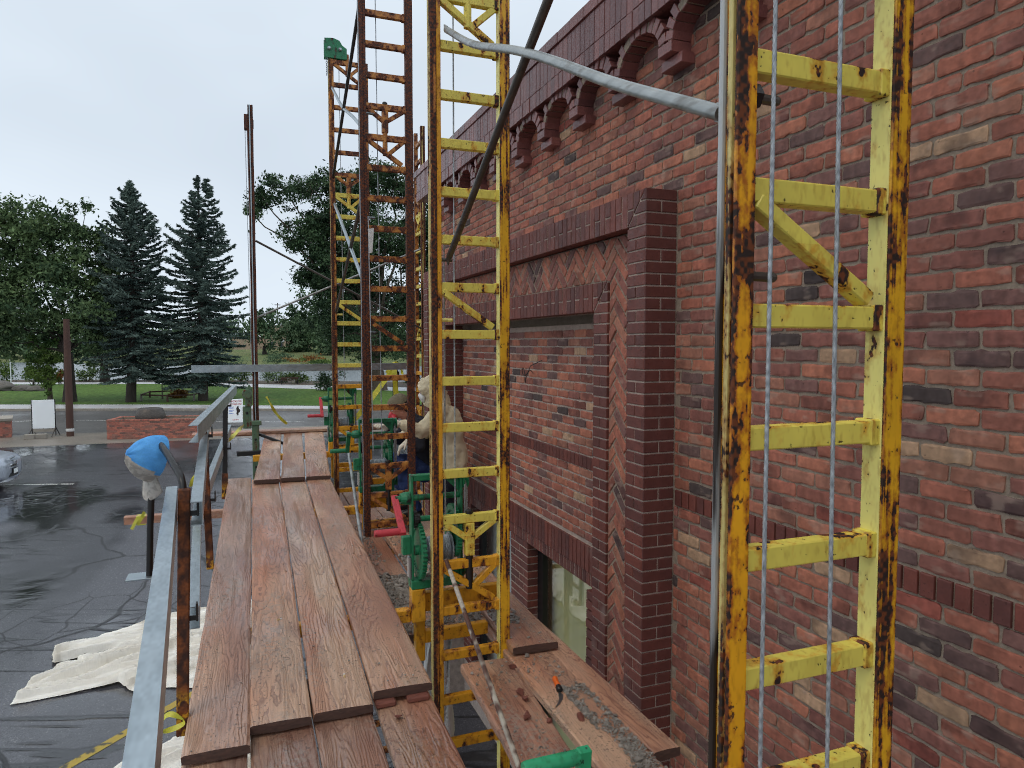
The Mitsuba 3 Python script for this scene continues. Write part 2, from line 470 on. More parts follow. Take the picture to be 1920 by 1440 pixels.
def asphalt_crack(p):
    wx = p.x + 0.8 * (fbm(p.x * 0.7, p.y * 0.5, 2.0, 4) - 0.5)
    wy = p.y + 1.2 * (fbm(p.x * 0.6, p.y * 0.5, 6.0, 4) - 0.5)
    a, b, c = voronoi(wx * 0.42, wy * 0.26)
    w = 0.030 * (0.3 + 1.2 * fbm(p.x * 2.5, p.y * 1.5, 8.0, 3))
    a2, b2, c2 = voronoi(wx * 1.3 + 7, wy * 0.8)
    fine = smoothstep(0.035, 0.008, b2 - a2) * smoothstep(0.55, 0.68, fbm(p.x * 0.35, p.y * 0.25, 12.0, 3))
    return dr.maximum(smoothstep(w, 0.35 * w, b - a) * smoothstep(0.30, 0.45, fbm(p.x * 0.3, p.y * 0.2, 7.0, 2)), fine * 0.8)


def asphalt_streak(p):
    """Dark ripples where the water film runs off along the fall of the lot."""
    u, v = 0.93 * p.x - 0.36 * p.y, 0.36 * p.x + 0.93 * p.y
    a = fbm(u * 0.40 + 0.8 * fbm(u * 0.5, v * 0.5, 2.0, 2), v * 1.9, 21.0, 4)
    ridge = 1 - dr.abs(2 * a - 1) * 9.0
    return smoothstep(0.25, 0.8, ridge) * smoothstep(0.36, 0.56, fbm(p.x * 0.22, p.y * 0.14, 31.0, 2))


def asphalt(p, n, uv):
    g = noise(p.x * 90, p.y * 90, 1.0)
    f = fbm(p.x * 0.6, p.y * 0.4, 3.0, 4)
    c = mix(srgb(54, 54, 60), srgb(84, 84, 90), f) * (0.6 + 0.8 * g)
    c = mix(c, mi.Color3f(*srgb(140, 138, 136)), smoothstep(0.84, 0.92, noise(p.x * 70, p.y * 70, 7.0)) * 0.6 * smoothstep(0.35, 0.65, f))
    patch = smoothstep(0.50, 0.56, fbm(p.x * 0.25 + 20, p.y * 0.16, 15.0, 3))
    c = mix(c, c * 0.66, patch)
    c = mix(c, c * 0.55, asphalt_wet(p))
    c = mix(c, mi.Color3f(*srgb(16, 16, 18)), asphalt_streak(p) * 0.85)
    return mix(c, mi.Color3f(*srgb(18, 18, 20)), asphalt_crack(p) * 0.95)


def asphalt_bump(p, n, uv):
    w = asphalt_wet(p)
    return (1 - w) * (0.0040 * fbm(p.x * 60, p.y * 60, 2.0, 2) + 0.012 * fbm(p.x * 2.0, p.y * 3.5, 9.0, 4)) - 0.006 * asphalt_streak(p) + w * 0.0060 * fbm(p.x * 1.6, p.y * 6.0, 4.0, 3) - 0.008 * asphalt_crack(p)


mat('m_asphalt', asphalt, rough=lambda p, n, uv: 0.28 - 0.24 * asphalt_wet(p) + 0.3 * asphalt_crack(p), bump=asphalt_bump, spec=0.85, eps=3e-3)
mat('m_street', lambda p, n, uv: mix(srgb(96, 94, 92), srgb(76, 75, 75), fbm(p.x * 0.35, p.y * 0.6, 1.0, 4)) * (0.85 + 0.3 * noise(p.x * 14, p.y * 14, 2.0)),
    rough=lambda p, n, uv: 0.28 + 0.3 * fbm(p.x * 0.3, p.y * 0.8, 6.0, 3), spec=0.5)


def concrete(p, n, uv):
    f = fbm(p.x * 0.8, p.y * 0.8, p.z * 3, 4)
    return mix(srgb(136, 128, 118), srgb(92, 86, 78), f) * (0.85 + 0.3 * noise(p.x * 30, p.y * 30, p.z * 30))


mat('m_concrete', concrete, rough=lambda p, n, uv: 0.15 + 0.5 * fbm(p.x * 0.5, p.y * 0.5, 3.0, 3), spec=0.5)
mat('m_dry_concrete', lambda p, n, uv: mix(srgb(160, 154, 144), srgb(120, 114, 106), fbm(p.x * 4, p.y * 4, p.z * 4, 4)), rough=0.85)
mat('m_path', lambda p, n, uv: mix(srgb(190, 190, 192), srgb(160, 160, 162), fbm(p.x * 0.5, p.y * 0.5, 1.0, 3)), rough=0.35)


def lawn(p, n, uv):
    a = fbm(p.x * 0.18, p.y * 0.10, 1.0, 4); b = fbm(p.x * 6, p.y * 2.2, 2.0, 4)
    c = mix(srgb(60, 88, 38), srgb(88, 112, 54), a) * (0.55 + 0.9 * b)
    return mix(c, mi.Color3f(*srgb(96, 100, 56)), smoothstep(0.62, 0.8, fbm(p.x * 0.5, p.y * 0.3, 8.0, 3)) * 0.5)


mat('m_lawn', lawn, rough=0.8, bump=lambda p, n, uv: 0.05 * fbm(p.x * 9, p.y * 9, 2.0, 3), spec=0.2, eps=2e-2)
mat('m_bank', lambda p, n, uv: mix(srgb(72, 92, 52), srgb(104, 104, 74), fbm(p.x * 0.3, p.y * 0.15, 3.0, 4)) * (0.6 + 0.8 * fbm(p.x * 3, p.y * 2, 5.0, 3)), rough=0.9, spec=0.2)
mat('m_soil', lambda p, n, uv: mix(srgb(84, 76, 66), srgb(58, 52, 46), fbm(p.x * 1.2, p.y * 1.2, 3.0, 4)), rough=0.85)
mat('m_water', srgb(96, 104, 108), rough=0.30, bump=lambda p, n, uv: 0.03 * fbm(p.x * 1.2, p.y * 0.8, 1.0, 3), spec=0.8, eps=2e-2)


def foliage(key, dark, lite, yel=0.0):
    def c(p, n, uv):
        a = fbm(p.x * 0.45, p.y * 0.45, p.z * 0.5, 3)
        b = noise(p.x * 2.6, p.y * 2.6, p.z * 2.6)
        return mix(srgb(*dark), srgb(*lite), smoothstep(0.3, 0.75, 0.6 * a + 0.4 * b)) * (0.75 + 0.5 * uv.x)
    mat(key, c, rough=0.7, spec=0.25)


foliage('m_leaf_green', (50, 72, 48), (112, 134, 88))
foliage('m_leaf_dark', (42, 62, 44), (80, 104, 70))
foliage('m_spruce', (52, 68, 64), (104, 122, 112))
foliage('m_shrub', (52, 78, 36), (112, 134, 64))
foliage('m_far_leaf', (58, 82, 58), (100, 122, 88))
foliage('m_rust_leaf', (112, 72, 34), (150, 110, 50))
mat('m_bark', lambda p, n, uv: mix(srgb(70, 60, 52), srgb(108, 96, 84), fbm(p.x * 9, p.y * 9, p.z * 2, 4)), rough=0.9, bump=lambda p, n, uv: 0.03 * fbm(p.x * 8, p.y * 8, p.z * 2, 3), eps=1e-2)
mat('m_dark_bark', lambda p, n, uv: mix(srgb(46, 40, 36), srgb(72, 64, 58), fbm(p.x * 9, p.y * 9, p.z * 2, 4)), rough=0.9)
mat('m_brown_wood', lambda p, n, uv: mix(srgb(66, 44, 38), srgb(88, 62, 52), fbm(p.x * 8, p.y * 8, p.z * 1.5, 4)), rough=0.75)


def tarp(p, n, uv):
    a = fbm(p.x * 5, p.y * 5, p.z * 12, 4)
    c = mix(srgb(246, 244, 236), srgb(222, 216, 204), a) * (0.95 + 0.08 * noise(p.x * 110, p.y * 110, 1.0))
    stain = smoothstep(0.62, 0.76, fbm(p.x * 3 + 7, p.y * 3, 4.0, 4))
    return mix(c, mi.Color3f(*srgb(176, 166, 148)), stain * 0.45)


mat('m_tarp', tarp, rough=0.85, bump=lambda p, n, uv: 0.008 * fbm(p.x * 14, p.y * 14, p.z * 14, 4), spec=0.2, eps=4e-3)
mat('m_white_plastic', srgb(208, 208, 206), rough=0.4)
mat('m_jacket', lambda p, n, uv: mix(srgb(220, 208, 178), srgb(188, 174, 144), fbm(p.x * 9, p.y * 9, p.z * 7, 4)), rough=0.75, bump=lambda p, n, uv: 0.012 * dr.abs(fbm(p.x * 8, p.y * 8, p.z * 13, 2) - 0.5), eps=4e-3)
mat('m_navy', srgb(24, 26, 38), rough=0.85)
mat('m_jeans', lambda p, n, uv: mix(srgb(40, 62, 112), srgb(26, 40, 78), fbm(p.x * 14, p.y * 14, p.z * 14, 3)), rough=0.85, bump=lambda p, n, uv: 0.012 * fbm(p.x * 22, p.y * 22, p.z * 16, 3), eps=4e-3)
mat('m_skin', lambda p, n, uv: mix(srgb(190, 134, 112), srgb(168, 108, 90), fbm(p.x * 20, p.y * 20, p.z * 20, 3)), rough=0.5)
mat('m_glove', srgb(206, 198, 182), rough=0.85)
mat('m_mask', srgb(214, 214, 212), rough=0.7)
mat('m_cap_olive', srgb(108, 100, 82), rough=0.9)
mat('m_dark_hair', srgb(40, 30, 26), rough=0.8)
mat('m_cap_blue', lambda p, n, uv: mix(srgb(96, 172, 232), srgb(64, 136, 206), fbm(p.x * 40, p.y * 40, p.z * 40, 3)) * (0.86 + 0.28 * noise(p.x * 420, p.y * 420, p.z * 420)), rough=0.8, bump=lambda p, n, uv: 0.003 * fbm(p.x * 60, p.y * 60, p.z * 60, 2))
mat('m_cap_grey', lambda p, n, uv: mix(srgb(184, 178, 170), srgb(158, 152, 144), smoothstep(0.42, 0.6, fbm(p.x * 60, p.y * 60, p.z * 60, 3))), rough=0.9)
mat('m_tape', lambda p, n, uv: mix(srgb(214, 210, 76), srgb(178, 172, 50), fbm(p.x * 30, p.y * 30, p.z * 30, 2)), rough=0.3)
mat('m_tape_print', srgb(40, 38, 24), rough=0.5)
mat('m_car_paint', srgb(176, 182, 192), rough=0.22, metallic=0.55, clearcoat=1.0)
mat('m_chrome', srgb(220, 222, 226), rough=0.12, metallic=1.0)
mat('m_black_plastic', srgb(18, 18, 20), rough=0.4)
mat('m_car_glass', srgb(24, 28, 32), rough=0.04, spec=0.9)
mat('m_plate', srgb(220, 222, 220), rough=0.4)
mat('m_board', srgb(236, 240, 242), rough=0.35)
mat('m_white_paint', lambda p, n, uv: mix(srgb(206, 206, 202), srgb(110, 110, 108), smoothstep(0.5, 0.68, fbm(p.x * 7, p.y * 7, 3.0, 4))), rough=0.3)
mat('m_line_yellow', lambda p, n, uv: mix(srgb(176, 150, 52), srgb(70, 66, 56), smoothstep(0.56, 0.70, fbm(p.x * 12, p.y * 12, 3.0, 4))), rough=0.45)
mat('m_crumb', lambda p, n, uv: mix(srgb(152, 146, 138), srgb(108, 102, 96), noise(p.x * 40, p.y * 40, p.z * 40)) * (0.8 + 0.4 * uv.x), rough=0.9)
mat('m_brick_bit', lambda p, n, uv: mix(srgb(132, 78, 64), srgb(92, 58, 50), fbm(p.x * 40, p.y * 40, p.z * 40, 3)), rough=0.85, bump=lambda p, n, uv: 0.003 * fbm(p.x * 120, p.y * 120, p.z * 120, 2))
mat('m_orange_plastic', srgb(222, 100, 26), rough=0.4)
mat('m_paper', srgb(196, 168, 120), rough=0.8)
mat('m_far_wall', lambda p, n, uv: mix(srgb(178, 158, 136), srgb(156, 138, 120), fbm(p.x * 0.3, p.y * 0.3, p.z * 0.4, 3)), rough=0.85)
mat('m_far_window', srgb(66, 72, 80), rough=0.1, spec=0.8)
mat('m_planter_brick', lambda p, n, uv: pick(uv.x, [(0.3, srgb(172, 106, 88)), (0.6, srgb(156, 94, 80)), (0.85, srgb(142, 96, 84)), (1.1, srgb(116, 82, 74))]) * (0.8 + 0.4 * noise(p.x * 20, p.y * 20, p.z * 20)), rough=0.7)
mat('m_stone', lambda p, n, uv: mix(srgb(120, 116, 110), srgb(84, 80, 76), fbm(p.x * 2, p.y * 2, p.z * 2, 4)), rough=0.85)
mat('m_sign_blue', srgb(60, 100, 190), rough=0.5)
mat('m_sign_red', srgb(170, 60, 60), rough=0.5)
mat('m_blind', lambda p, n, uv: mix(srgb(196, 196, 140), srgb(176, 178, 128), fbm(p.y * 6, p.z * 0.8, 1.0, 3)), rough=0.6)
mat('m_grey_room', srgb(186, 192, 184), rough=0.9)
scene['m_glass'] = {'type': 'thindielectric', 'int_ior': 1.5}

mat('m_rod', lambda p, n, uv: mix(mix(srgb(60, 52, 48), srgb(40, 32, 28), fbm(p.x * 60, p.y * 60, p.z * 6, 3)), srgb(176, 178, 178), smoothstep(0.42, 0.60, fbm(p.x * 30, p.y * 30, p.z * 2.2, 4) + 0.22 * smoothstep(0.0, 0.8, p.z) - 0.08)), rough=0.4, metallic=0.3)

mat('m_cable', lambda p, n, uv: mix(srgb(196, 202, 206), srgb(120, 126, 132), noise(p.x * 260, p.y * 260, p.z * 90)), rough=0.42, metallic=0.35)
# ---------------------------------------------------------------- the brick building
WX, CH, MOD = 2.30, 0.0672, 0.2032          # wall plane, course height, brick module
YEND = 8.86                                  # far corner of the building
BJ = 0.0120                                  # joint
building = thing('brick_building', 'red brick building with an arched cornice and a framed panel beside the scaffold', 'building')
UY, UZ, NX = np.array([0, 1.0, 0]), np.array([0, 0, 1.0]), np.array([-1.0, 0, 0])


def rough_brick(y0, y1, z0, z1, xf, rng, nu=5, nv=3, jit=0.0028):
    nv = 3
    """A tumbled brick in the wall plane x = xf facing -x."""
    us, vs = np.linspace(0, 1, nu + 1), np.linspace(0, 1, nv + 1)
    us[1], us[-2], vs[1], vs[-2] = 0.05, 0.95, 0.14, 0.86
    U, V = np.meshgrid(us, vs, indexing='ij')
    edge = (U == 0) | (U == 1) | (V == 0) | (V == 1)
    corner = ((U == 0) | (U == 1)) & ((V == 0) | (V == 1))
    y = y0 + (y1 - y0) * U + rng.normal(0, jit, U.shape) * edge
    z = z0 + (z1 - z0) * V + rng.normal(0, jit * 0.8, U.shape) * edge
    cu, cv = (y0 + y1) / 2, (z0 + z1) / 2
    y = np.where(corner, y + np.sign(cu - y) * 0.0035, y); z = np.where(corner, z + np.sign(cv - z) * 0.0035, z)
    n = np.where(edge, -0.0024, 0.0) + rng.normal(0, 0.0008, U.shape) + rng.normal(0, 0.0010)
    P = np.stack([xf - n, y, z], -1).reshape(-1, 3)
    f = grid(nu, nv)
    W = nv + 1
    ring = [i * W for i in range(nu + 1)] + [nu * W + j for j in range(1, nv + 1)] + [i * W + nv for i in range(nu - 1, -1, -1)] + [j for j in range(nv - 1, 0, -1)]
    back = P[ring].copy(); back[:, 0] = xf + 0.03
    m = len(P); k = len(ring)
    sides = np.array([[ring[(i + 1) % k], ring[i], m + i, m + (i + 1) % k] for i in range(k)])
    return np.vstack([P, back]), np.vstack([f[:, ::-1], sides])


class Bricks:
    """Bricks of one holder: the 300 that show largest become parts, the rest one part of the holder."""

    def __init__(s, holder, bsdf, most=300, name='brick'):
        s.holder, s.bsdf, s.most, s.name, s.items = holder, bsdf, most, name, []

    def add(s, v, f, tone, tone2=0.5):
        v = np.asarray(v); p = project(v[:: max(1, len(v) // 12)])
        area = 0.0
        if (p[:, 2] > 0.1).all():
            x0, x1, y0, y1 = p[:, 0].min(), p[:, 0].max(), p[:, 1].min(), p[:, 1].max()
            if x1 > 0 and x0 < 1920 and y1 > 0 and y0 < 1440 and not s.hidden(p):
                area = (x1 - x0) * (y1 - y0)
        s.items.append((area, v, f, tone, tone2))

    def hidden(s, p):
        return False

    def build(s):
        order = sorted(range(len(s.items)), key=lambda i: -s.items[i][0])
        rest = MB()
        for r, i in enumerate(order):
            area, v, f, t, t2 = s.items[i]
            if r < s.most and area > 30:
                uv = np.tile([[t, t2]], (len(v), 1))
                f = np.asarray(f)
                if f.shape[1] == 4:
                    f = np.vstack([f[:, [0, 1, 2]], f[:, [0, 2, 3]]])
                obj(s.name, (v, f), s.bsdf, s.holder, uv=uv)
            else:
                rest.add(v, f, [t, t2])
        if rest.n:
            obj(s.name, rest.mesh(), s.bsdf, s.holder, uv=rest.uvs(), kind='stuff')


def sheet(x, y0, y1, z0, z1, bsdf, name, parent, holes=()):
    """A mortar bed in the plane x, facing -x, as a thin slab with holes."""
    poly = Polygon([(y0, z0), (y1, z0), (y1, z1), (y0, z1)])
    for h in holes:
        poly = poly.difference(sbox(*h))
    m = trimesh.creation.extrude_polygon(poly, 0.05, engine='earcut')
    v = np.array(m.vertices)
    return obj(name, (np.stack([x + 0.05 - v[:, 2] + 0.0, v[:, 0], v[:, 1]], 1), np.array(m.faces)), bsdf, parent)


PY0, PY1 = 3.425, 8.50          # outer frame, near and far edges
PTOP = 0.862                   # its top
FO, HB, FI, PN = 2.10, 2.185, 2.170, 2.38     # planes: outer frame, herringbone, inner frame, inner panel
BAND0, BAND1 = -0.918, -0.822
IW = 0.2
H0Y, H1Y = PY0 + IW, PY1 - IW                 # herringbone field
I0Y, I1Y = 3.982, 7.985                       # inner frame outer edges
O0Y, O1Y = I0Y + IW, I1Y - IW                 # panel opening
ITOP, IBOT = 0.398, 0.210                     # inner head, top and underside
HTOP = 0.660                                  # underside of the outer head
SILL1, SILL0, SILLB = -1.478, -1.680, -1.782  # big soldier course, second row below

wall = f'{building}__wall'
MORTAR = WX + 0.0070
mm = sheet(MORTAR, -1.6, YEND, GZ, 2.17, 'm_mortar', 'wall', building, holes=[(PY0 + 0.1, GZ - 1, PY1 - 0.1, PTOP - 0.1)])
# the body behind it: the far end wall and the roof edge
b = MB()
b.add(*box(WX + 0.05, 6.5, YEND - 0.30, YEND, GZ, 2.05)); b.add(*box(WX + 0.062, 6.5, -1.6, YEND - 0.3, 1.6, 1.95))
obj('core', b.mesh(), 'm_mortar', wall)
ROWS0 = BAND1
fb = Bricks(wall, 'm_brick')
rng = np.random.default_rng(11)
zs = []
z = BAND1
while z < 1.95:
    zs.append(z); z += CH
z = BAND0 - CH
while z > GZ:
    zs.append(z); z -= CH
for z in zs:
    row = int(round((z - BAND1) / CH)) if z >= BAND1 else int(round((z - BAND0) / CH))
    y = -1.6 + (0.5 * MOD if row % 2 else 0.0) + rng.normal(0, 0.006)
    while y < YEND - 0.02:
        a, c = y + BJ / 2, min(y + MOD - BJ / 2, YEND - 0.004)
        y += MOD
        spans = [(a, c)]
        if z + CH * 0.5 < PTOP:
            spans = []
            if a < PY0 - 0.02:
                spans.append((a, min(c, PY0 - 0.008)))
            if c > PY1 + 0.02:
                spans.append((max(a, PY1 + 0.008), c))
        for a2, c2 in spans:
            if c2 - a2 < 0.03:
                continue
            near = a2 < 3.4
            v, f = rough_brick(a2, c2, z + BJ / 2 + rng.normal(0, 0.0008), z + CH - BJ / 2 + rng.normal(0, 0.0008), WX, rng, nu=6 if near else 4, nv=2)
            fb.add(v, f, rng.random(), rng.random())
fb.build()
# the return of the corner: bricks on the far end wall (seen from the side only)
fe = MB()
for k in range(int((2.0 - GZ) / CH)):
    z = GZ + k * CH
    y = WX + (0.5 * MOD if k % 2 else 0)
    while y < 4.3:
        v, f = box(y + BJ / 2, y + MOD - BJ / 2, YEND - 0.02, YEND + 0.008, z + BJ / 2, z + CH - BJ / 2, 0.004)
        fe.add(v, f, [rng.random(), rng.random()]); y += MOD
obj('end_brick', fe.mesh(), 'm_brick', wall, uv=fe.uvs(), kind='stuff')

# the dark rowlock course across the wall
band = f'{building}__rowlock_band'
db = Bricks(band, 'm_dark_brick')
y = -1.6
while y < PY0 - 0.03:
    w = 0.0677
    c = min(y + w - 0.012, PY0 - 0.01)
    v, f = prism([(y, BAND0 + 0.004), (c, BAND0 + 0.004), (c, BAND1 - 0.006), (y, BAND1 - 0.006)], -0.03, 0.007 + rng.normal(0, 0.001), [WX, 0, 0], UY, UZ, NX, 0.003)
    db.add(v, f, rng.random()); y += w
y = PY1 + 0.01
while y < YEND - 0.06:
    v, f = prism([(y, BAND0 + 0.004), (y + 0.056, BAND0 + 0.004), (y + 0.056, BAND1 - 0.006), (y, BAND1 - 0.006)], -0.03, 0.007, [WX, 0, 0], UY, UZ, NX, 0.003)
    db.add(v, f, rng.random()); y += 0.0677
db.build()

# ---- the framed panel: outer frame of smooth dark brick
frame = f'{building}__outer_frame'
ZB = GZ
body = MB()      # mortar body of the frame
body.add(*box(FO + 0.006, WX + 0.3, PY0 + 0.006, H0Y - 0.012, ZB, PTOP - 0.006))
body.add(*box(FO + 0.006, WX + 0.3, H1Y + 0.012, PY1 - 0.006, ZB, PTOP - 0.006))
body.add(*box(FO + 0.006, WX + 0.3, H0Y - 0.012, H1Y + 0.012, HTOP + 0.012, PTOP - 0.006))
obj('outer_frame', body.mesh(), 'm_pale_mortar', building)
ob = Bricks(frame, 'm_dark_brick')
J = 0.0095


def frame_poly(bricks, poly, x, clip, depth=0.10, c=0.0025):
    g = poly.intersection(clip)
    for q in getattr(g, 'geoms', [g]):
        if q.geom_type != 'Polygon' or q.area < 2e-4:
            continue
        q = q.simplify(1e-4)
        v, f = prism(q, -depth, rng.normal(0, 0.0012), [x, 0, 0], UY, UZ, NX, c)
        bricks.add(v, f, rng.random())


def jamb_and_head(bricks, x, y0, y1, top, w, bottom, phase=0):
    """Two jambs of alternating whole and halved courses, a head of alternating whole and halved soldiers, mitred."""
    far = 20
    cl_r = Polygon([(y0, top), (y0, bottom), (y0 + w, bottom), (y0 + w, top - w)]).buffer(-0.0048, join_style=2)
    cl_l = Polygon([(y1, top), (y1 - w, top - w), (y1 - w, bottom), (y1, bottom)]).buffer(-0.0048, join_style=2)
    cl_t = Polygon([(y0, top), (y0 + w, top - w), (y1 - w, top - w), (y1, top)]).buffer(-0.0048, join_style=2)
    z, k = top, phase
    while z > bottom:
        for clip, a in ((cl_r, y0), (cl_l, y1 - w)):
            if k % 2 == 0:
                for s in (0, 1):
                    frame_poly(bricks, sbox(a + s * w / 2 + J / 2, z - CH + J / 2, a + (s + 1) * w / 2 - J / 2, z - J / 2), x, clip)
            else:
                frame_poly(bricks, sbox(a + J / 2 - 0.01, z - CH + J / 2, a + w - J / 2 + 0.01, z - J / 2), x, clip)
        z -= CH; k += 1
    y, k = y0, 0
    while y < y1:
        if k % 2 == 0:
            for s in (0, 1):
                frame_poly(bricks, sbox(y + J / 2, top - w + s * w / 2 + J / 2, y + CH - J / 2, top - w + (s + 1) * w / 2 - J / 2), x, cl_t)
        else:
            frame_poly(bricks, sbox(y + J / 2, top - w - 0.01, y + CH - J / 2, top + 0.01), x, cl_t)
        y += CH; k += 1


jamb_and_head(ob, FO, PY0, PY1, PTOP, IW, -2.9)
# the side of the near pilaster, facing the photographer: whole bricks over pairs of halves
z, k = PTOP, 0
while z > -3.0:
    xa, xb = FO + 0.002, WX + 0.001
    spans = [(xa, xb)] if k % 2 == 0 else [(xa, (xa + xb) / 2 - J / 2), ((xa + xb) / 2 + J / 2, xb)]
    for a, c in spans:
        v, f = prism([(a, z - CH + J / 2), (c, z - CH + J / 2), (c, z - J / 2), (a, z - J / 2)], -0.03, 0.001 + rng.normal(0, 0.0008), [0, PY0, 0], [1, 0, 0], UZ, [0, -1, 0], 0.0025)
        ob.add(v, f, 0.75 + 0.25 * rng.random())
    z -= CH; k += 1
ob.build()

# ---- herringbone strip
herr = f'{building}__herringbone'
body = MB()
body.add(*box(HB + 0.0055, WX + 0.3, H0Y, I0Y + 0.05, ZB, HTOP)); body.add(*box(HB + 0.0055, WX + 0.3, I1Y - 0.05, H1Y, ZB, HTOP))
body.add(*box(HB + 0.0055, WX + 0.3, I0Y + 0.05, I1Y - 0.05, ITOP - 0.02, HTOP))
obj('herringbone', body.mesh(), 'm_mortar', building)
hbr = Bricks(herr, 'm_brick')
clip = sbox(H0Y + 0.003, -2.9, H1Y - 0.003, HTOP - 0.003).difference(sbox(I0Y - 0.004, -4, I1Y + 0.004, ITOP + 0.004))
L, W = MOD, MOD / 3
org = (H0Y + 0.165, HTOP)
for i in range(-80, 60):
    for j in range(-30, 30):
        for (bx, by, w_, h_) in ((0, 0, L, W), (-W, 0, W, L)):
            x0, y0 = bx + i * W + j * L, by + i * W - j * L
            r = sbox(x0 + BJ / 2, y0 + BJ / 2, x0 + w_ - BJ / 2, y0 + h_ - BJ / 2)
            r = affinity.translate(affinity.rotate(r, 45, origin=(0, 0)), *org)
            bx0, by0, bx1, by1 = r.bounds
            if bx1 < H0Y or bx0 > H1Y or by1 < -2.9 or by0 > HTOP:
                continue
            g = r.intersection(clip)
            for q in getattr(g, 'geoms', [g]):
                if q.geom_type == 'Polygon' and q.area > 3e-4:
                    v, f = prism(q.simplify(1e-4), -0.03, rng.normal(0, 0.002), [HB, 0, 0], UY, UZ, NX, 0.004)
                    hbr.add(v, f, rng.random() * 0.9, rng.random())
hbr.build()

# ---- inner frame
inner = f'{building}__inner_frame'
body = MB()
body.add(*box(FI + 0.006, PN + 0.1, I0Y + 0.005, O0Y - 0.012, ZB, ITOP - 0.005)); body.add(*box(FI + 0.006, PN + 0.1, O1Y + 0.012, I1Y - 0.005, ZB, ITOP - 0.005))
body.add(*box(FI + 0.006, PN + 0.1, O0Y - 0.012, O1Y + 0.012, IBOT + 0.012, ITOP - 0.005))
obj('inner_frame', body.mesh(), 'm_pale_mortar', building)
ib = Bricks(inner, 'm_dark_brick')
jamb_and_head(ib, FI, I0Y, I1Y, ITOP, ITOP - IBOT + 0.004, -2.9, phase=1)
# widened jamb beside the window, and the returns of the far jamb
z, k = SILL0 + 0.005, 0
while z > -3.2:
    v, f = prism([(O0Y - 0.02, z - CH + J / 2), (O0Y + (0.10 if k % 2 else 0.094), z - CH + J / 2), (O0Y + (0.10 if k % 2 else 0.094), z - J / 2), (O0Y - 0.02, z - J / 2)],
                 -0.2, -0.004 + rng.normal(0, 0.001), [FI + 0.01, 0, 0], UY, UZ, NX, 0.003)
    ib.add(v, f, rng.random())
    z -= CH; k += 1
z, k = IBOT, 0
while z > -3.0:
    v, f = prism([(FI + 0.004, z - CH + J / 2), (PN, z - CH + J / 2), (PN, z - J / 2), (FI + 0.004, z - J / 2)], -0.03, 0.001, [0, O1Y, 0], [1, 0, 0], UZ, [0, -1, 0], 0.0025)
    ib.add(v, f, 0.6 + 0.4 * rng.random())
    z -= CH; k += 1
ib.build()

# ---- the recessed panel of field brick with its rowlock course
panel = f'{building}__inner_panel'
wins = []
W1, W2 = (4.262, 5.82), (6.24, 7.50)
for a, c in (W1, W2):
    wins.append((a - 0.015, -3.60, c + 0.02, SILLB))
sheet(PN + 0.0065, O0Y - 0.05, O1Y + 0.05, GZ, IBOT - 0.062, 'm_pale_mortar', 'inner_panel', building, holes=wins)
pb = Bricks(panel, 'm_brick')
drb = Bricks(f'{building}__panel_band', 'm_dark_brick', name='dark_brick')
BP0, BP1 = -0.925, -0.828
z, k = BP1, 0
rows = []
while z < IBOT - CH * 1.5:
    rows.append(z); z += CH
obj('gap_back', box(PN + 0.10, PN + 0.14, O0Y - 0.05, O1Y + 0.05, IBOT - 0.20, IBOT + 0.05), 'm_mortar', building)
z = BP0 - CH
while z > SILL1 - 0.01:
    rows.append(z); z -= CH
for k, z in enumerate(rows):
    y = O0Y - (0.5 * MOD if k % 2 else 0.0)
    while y < O1Y:
        a, c = max(y + BJ / 2, O0Y), min(y + MOD - BJ / 2, O1Y)
        y += MOD
        if c - a < 0.03:
            continue
        v, f = rough_brick(a, c, z + BJ / 2, min(z + CH - BJ / 2, IBOT), PN, rng, nu=4, nv=2, jit=0.0018)
        t = rng.random()
        pb.add(v, f, t, rng.random())
pb.build()
y = O0Y
while y < O1Y - 0.03:
    v, f = prism([(y + 0.004, BP0 + 0.004), (y + 0.0635, BP0 + 0.004), (y + 0.0635, BP1 - 0.004), (y + 0.004, BP1 - 0.004)], -0.03, 0.006, [PN, 0, 0], UY, UZ, NX, 0.003)
    drb.add(v, f, rng.random())
    y += 0.0677
drb.build()
# window heads: a tall soldier course and a lower set-back row, then brick piers
head = f'{building}__window_head'
sb = Bricks(head, 'm_dark_brick')
y = O0Y
while y < O1Y - 0.03:
    v, f = prism([(y + 0.004, SILL0 + 0.003), (y + 0.0615, SILL0 + 0.003), (y + 0.0615, SILL1 - 0.006), (y + 0.004, SILL1 - 0.006)], -0.10, 0.018 + rng.normal(0, 0.0012), [PN, 0, 0], UY, UZ, NX, 0.003)
    sb.add(v, f, rng.random())
    v, f = prism([(y + 0.004, SILLB), (y + 0.0615, SILLB), (y + 0.0615, SILL0 - 0.004), (y + 0.004, SILL0 - 0.004)], -0.12, 0.006 + rng.normal(0, 0.0012), [PN, 0, 0], UY, UZ, NX, 0.003)
    sb.add(v, f, rng.random())
    y += 0.0677
mh = MB(); mh.add(*box(PN - 0.002, PN + 0.12, O0Y, O1Y, SILLB + 0.004, SILL1 - 0.004))
obj('window_head', mh.mesh(), 'm_pale_mortar', building)
sb.build()
pier = f'{building}__pier'
for a, c in ((W1[1], W2[0]), (W2[1], O1Y)):
    obj('pier', box(PN + 0.004, PN + 0.2, a + 0.008, c - 0.004, GZ, SILLB), 'm_pale_mortar', building)
pr = Bricks(pier, 'm_dark_brick')
z, k = SILLB, 0
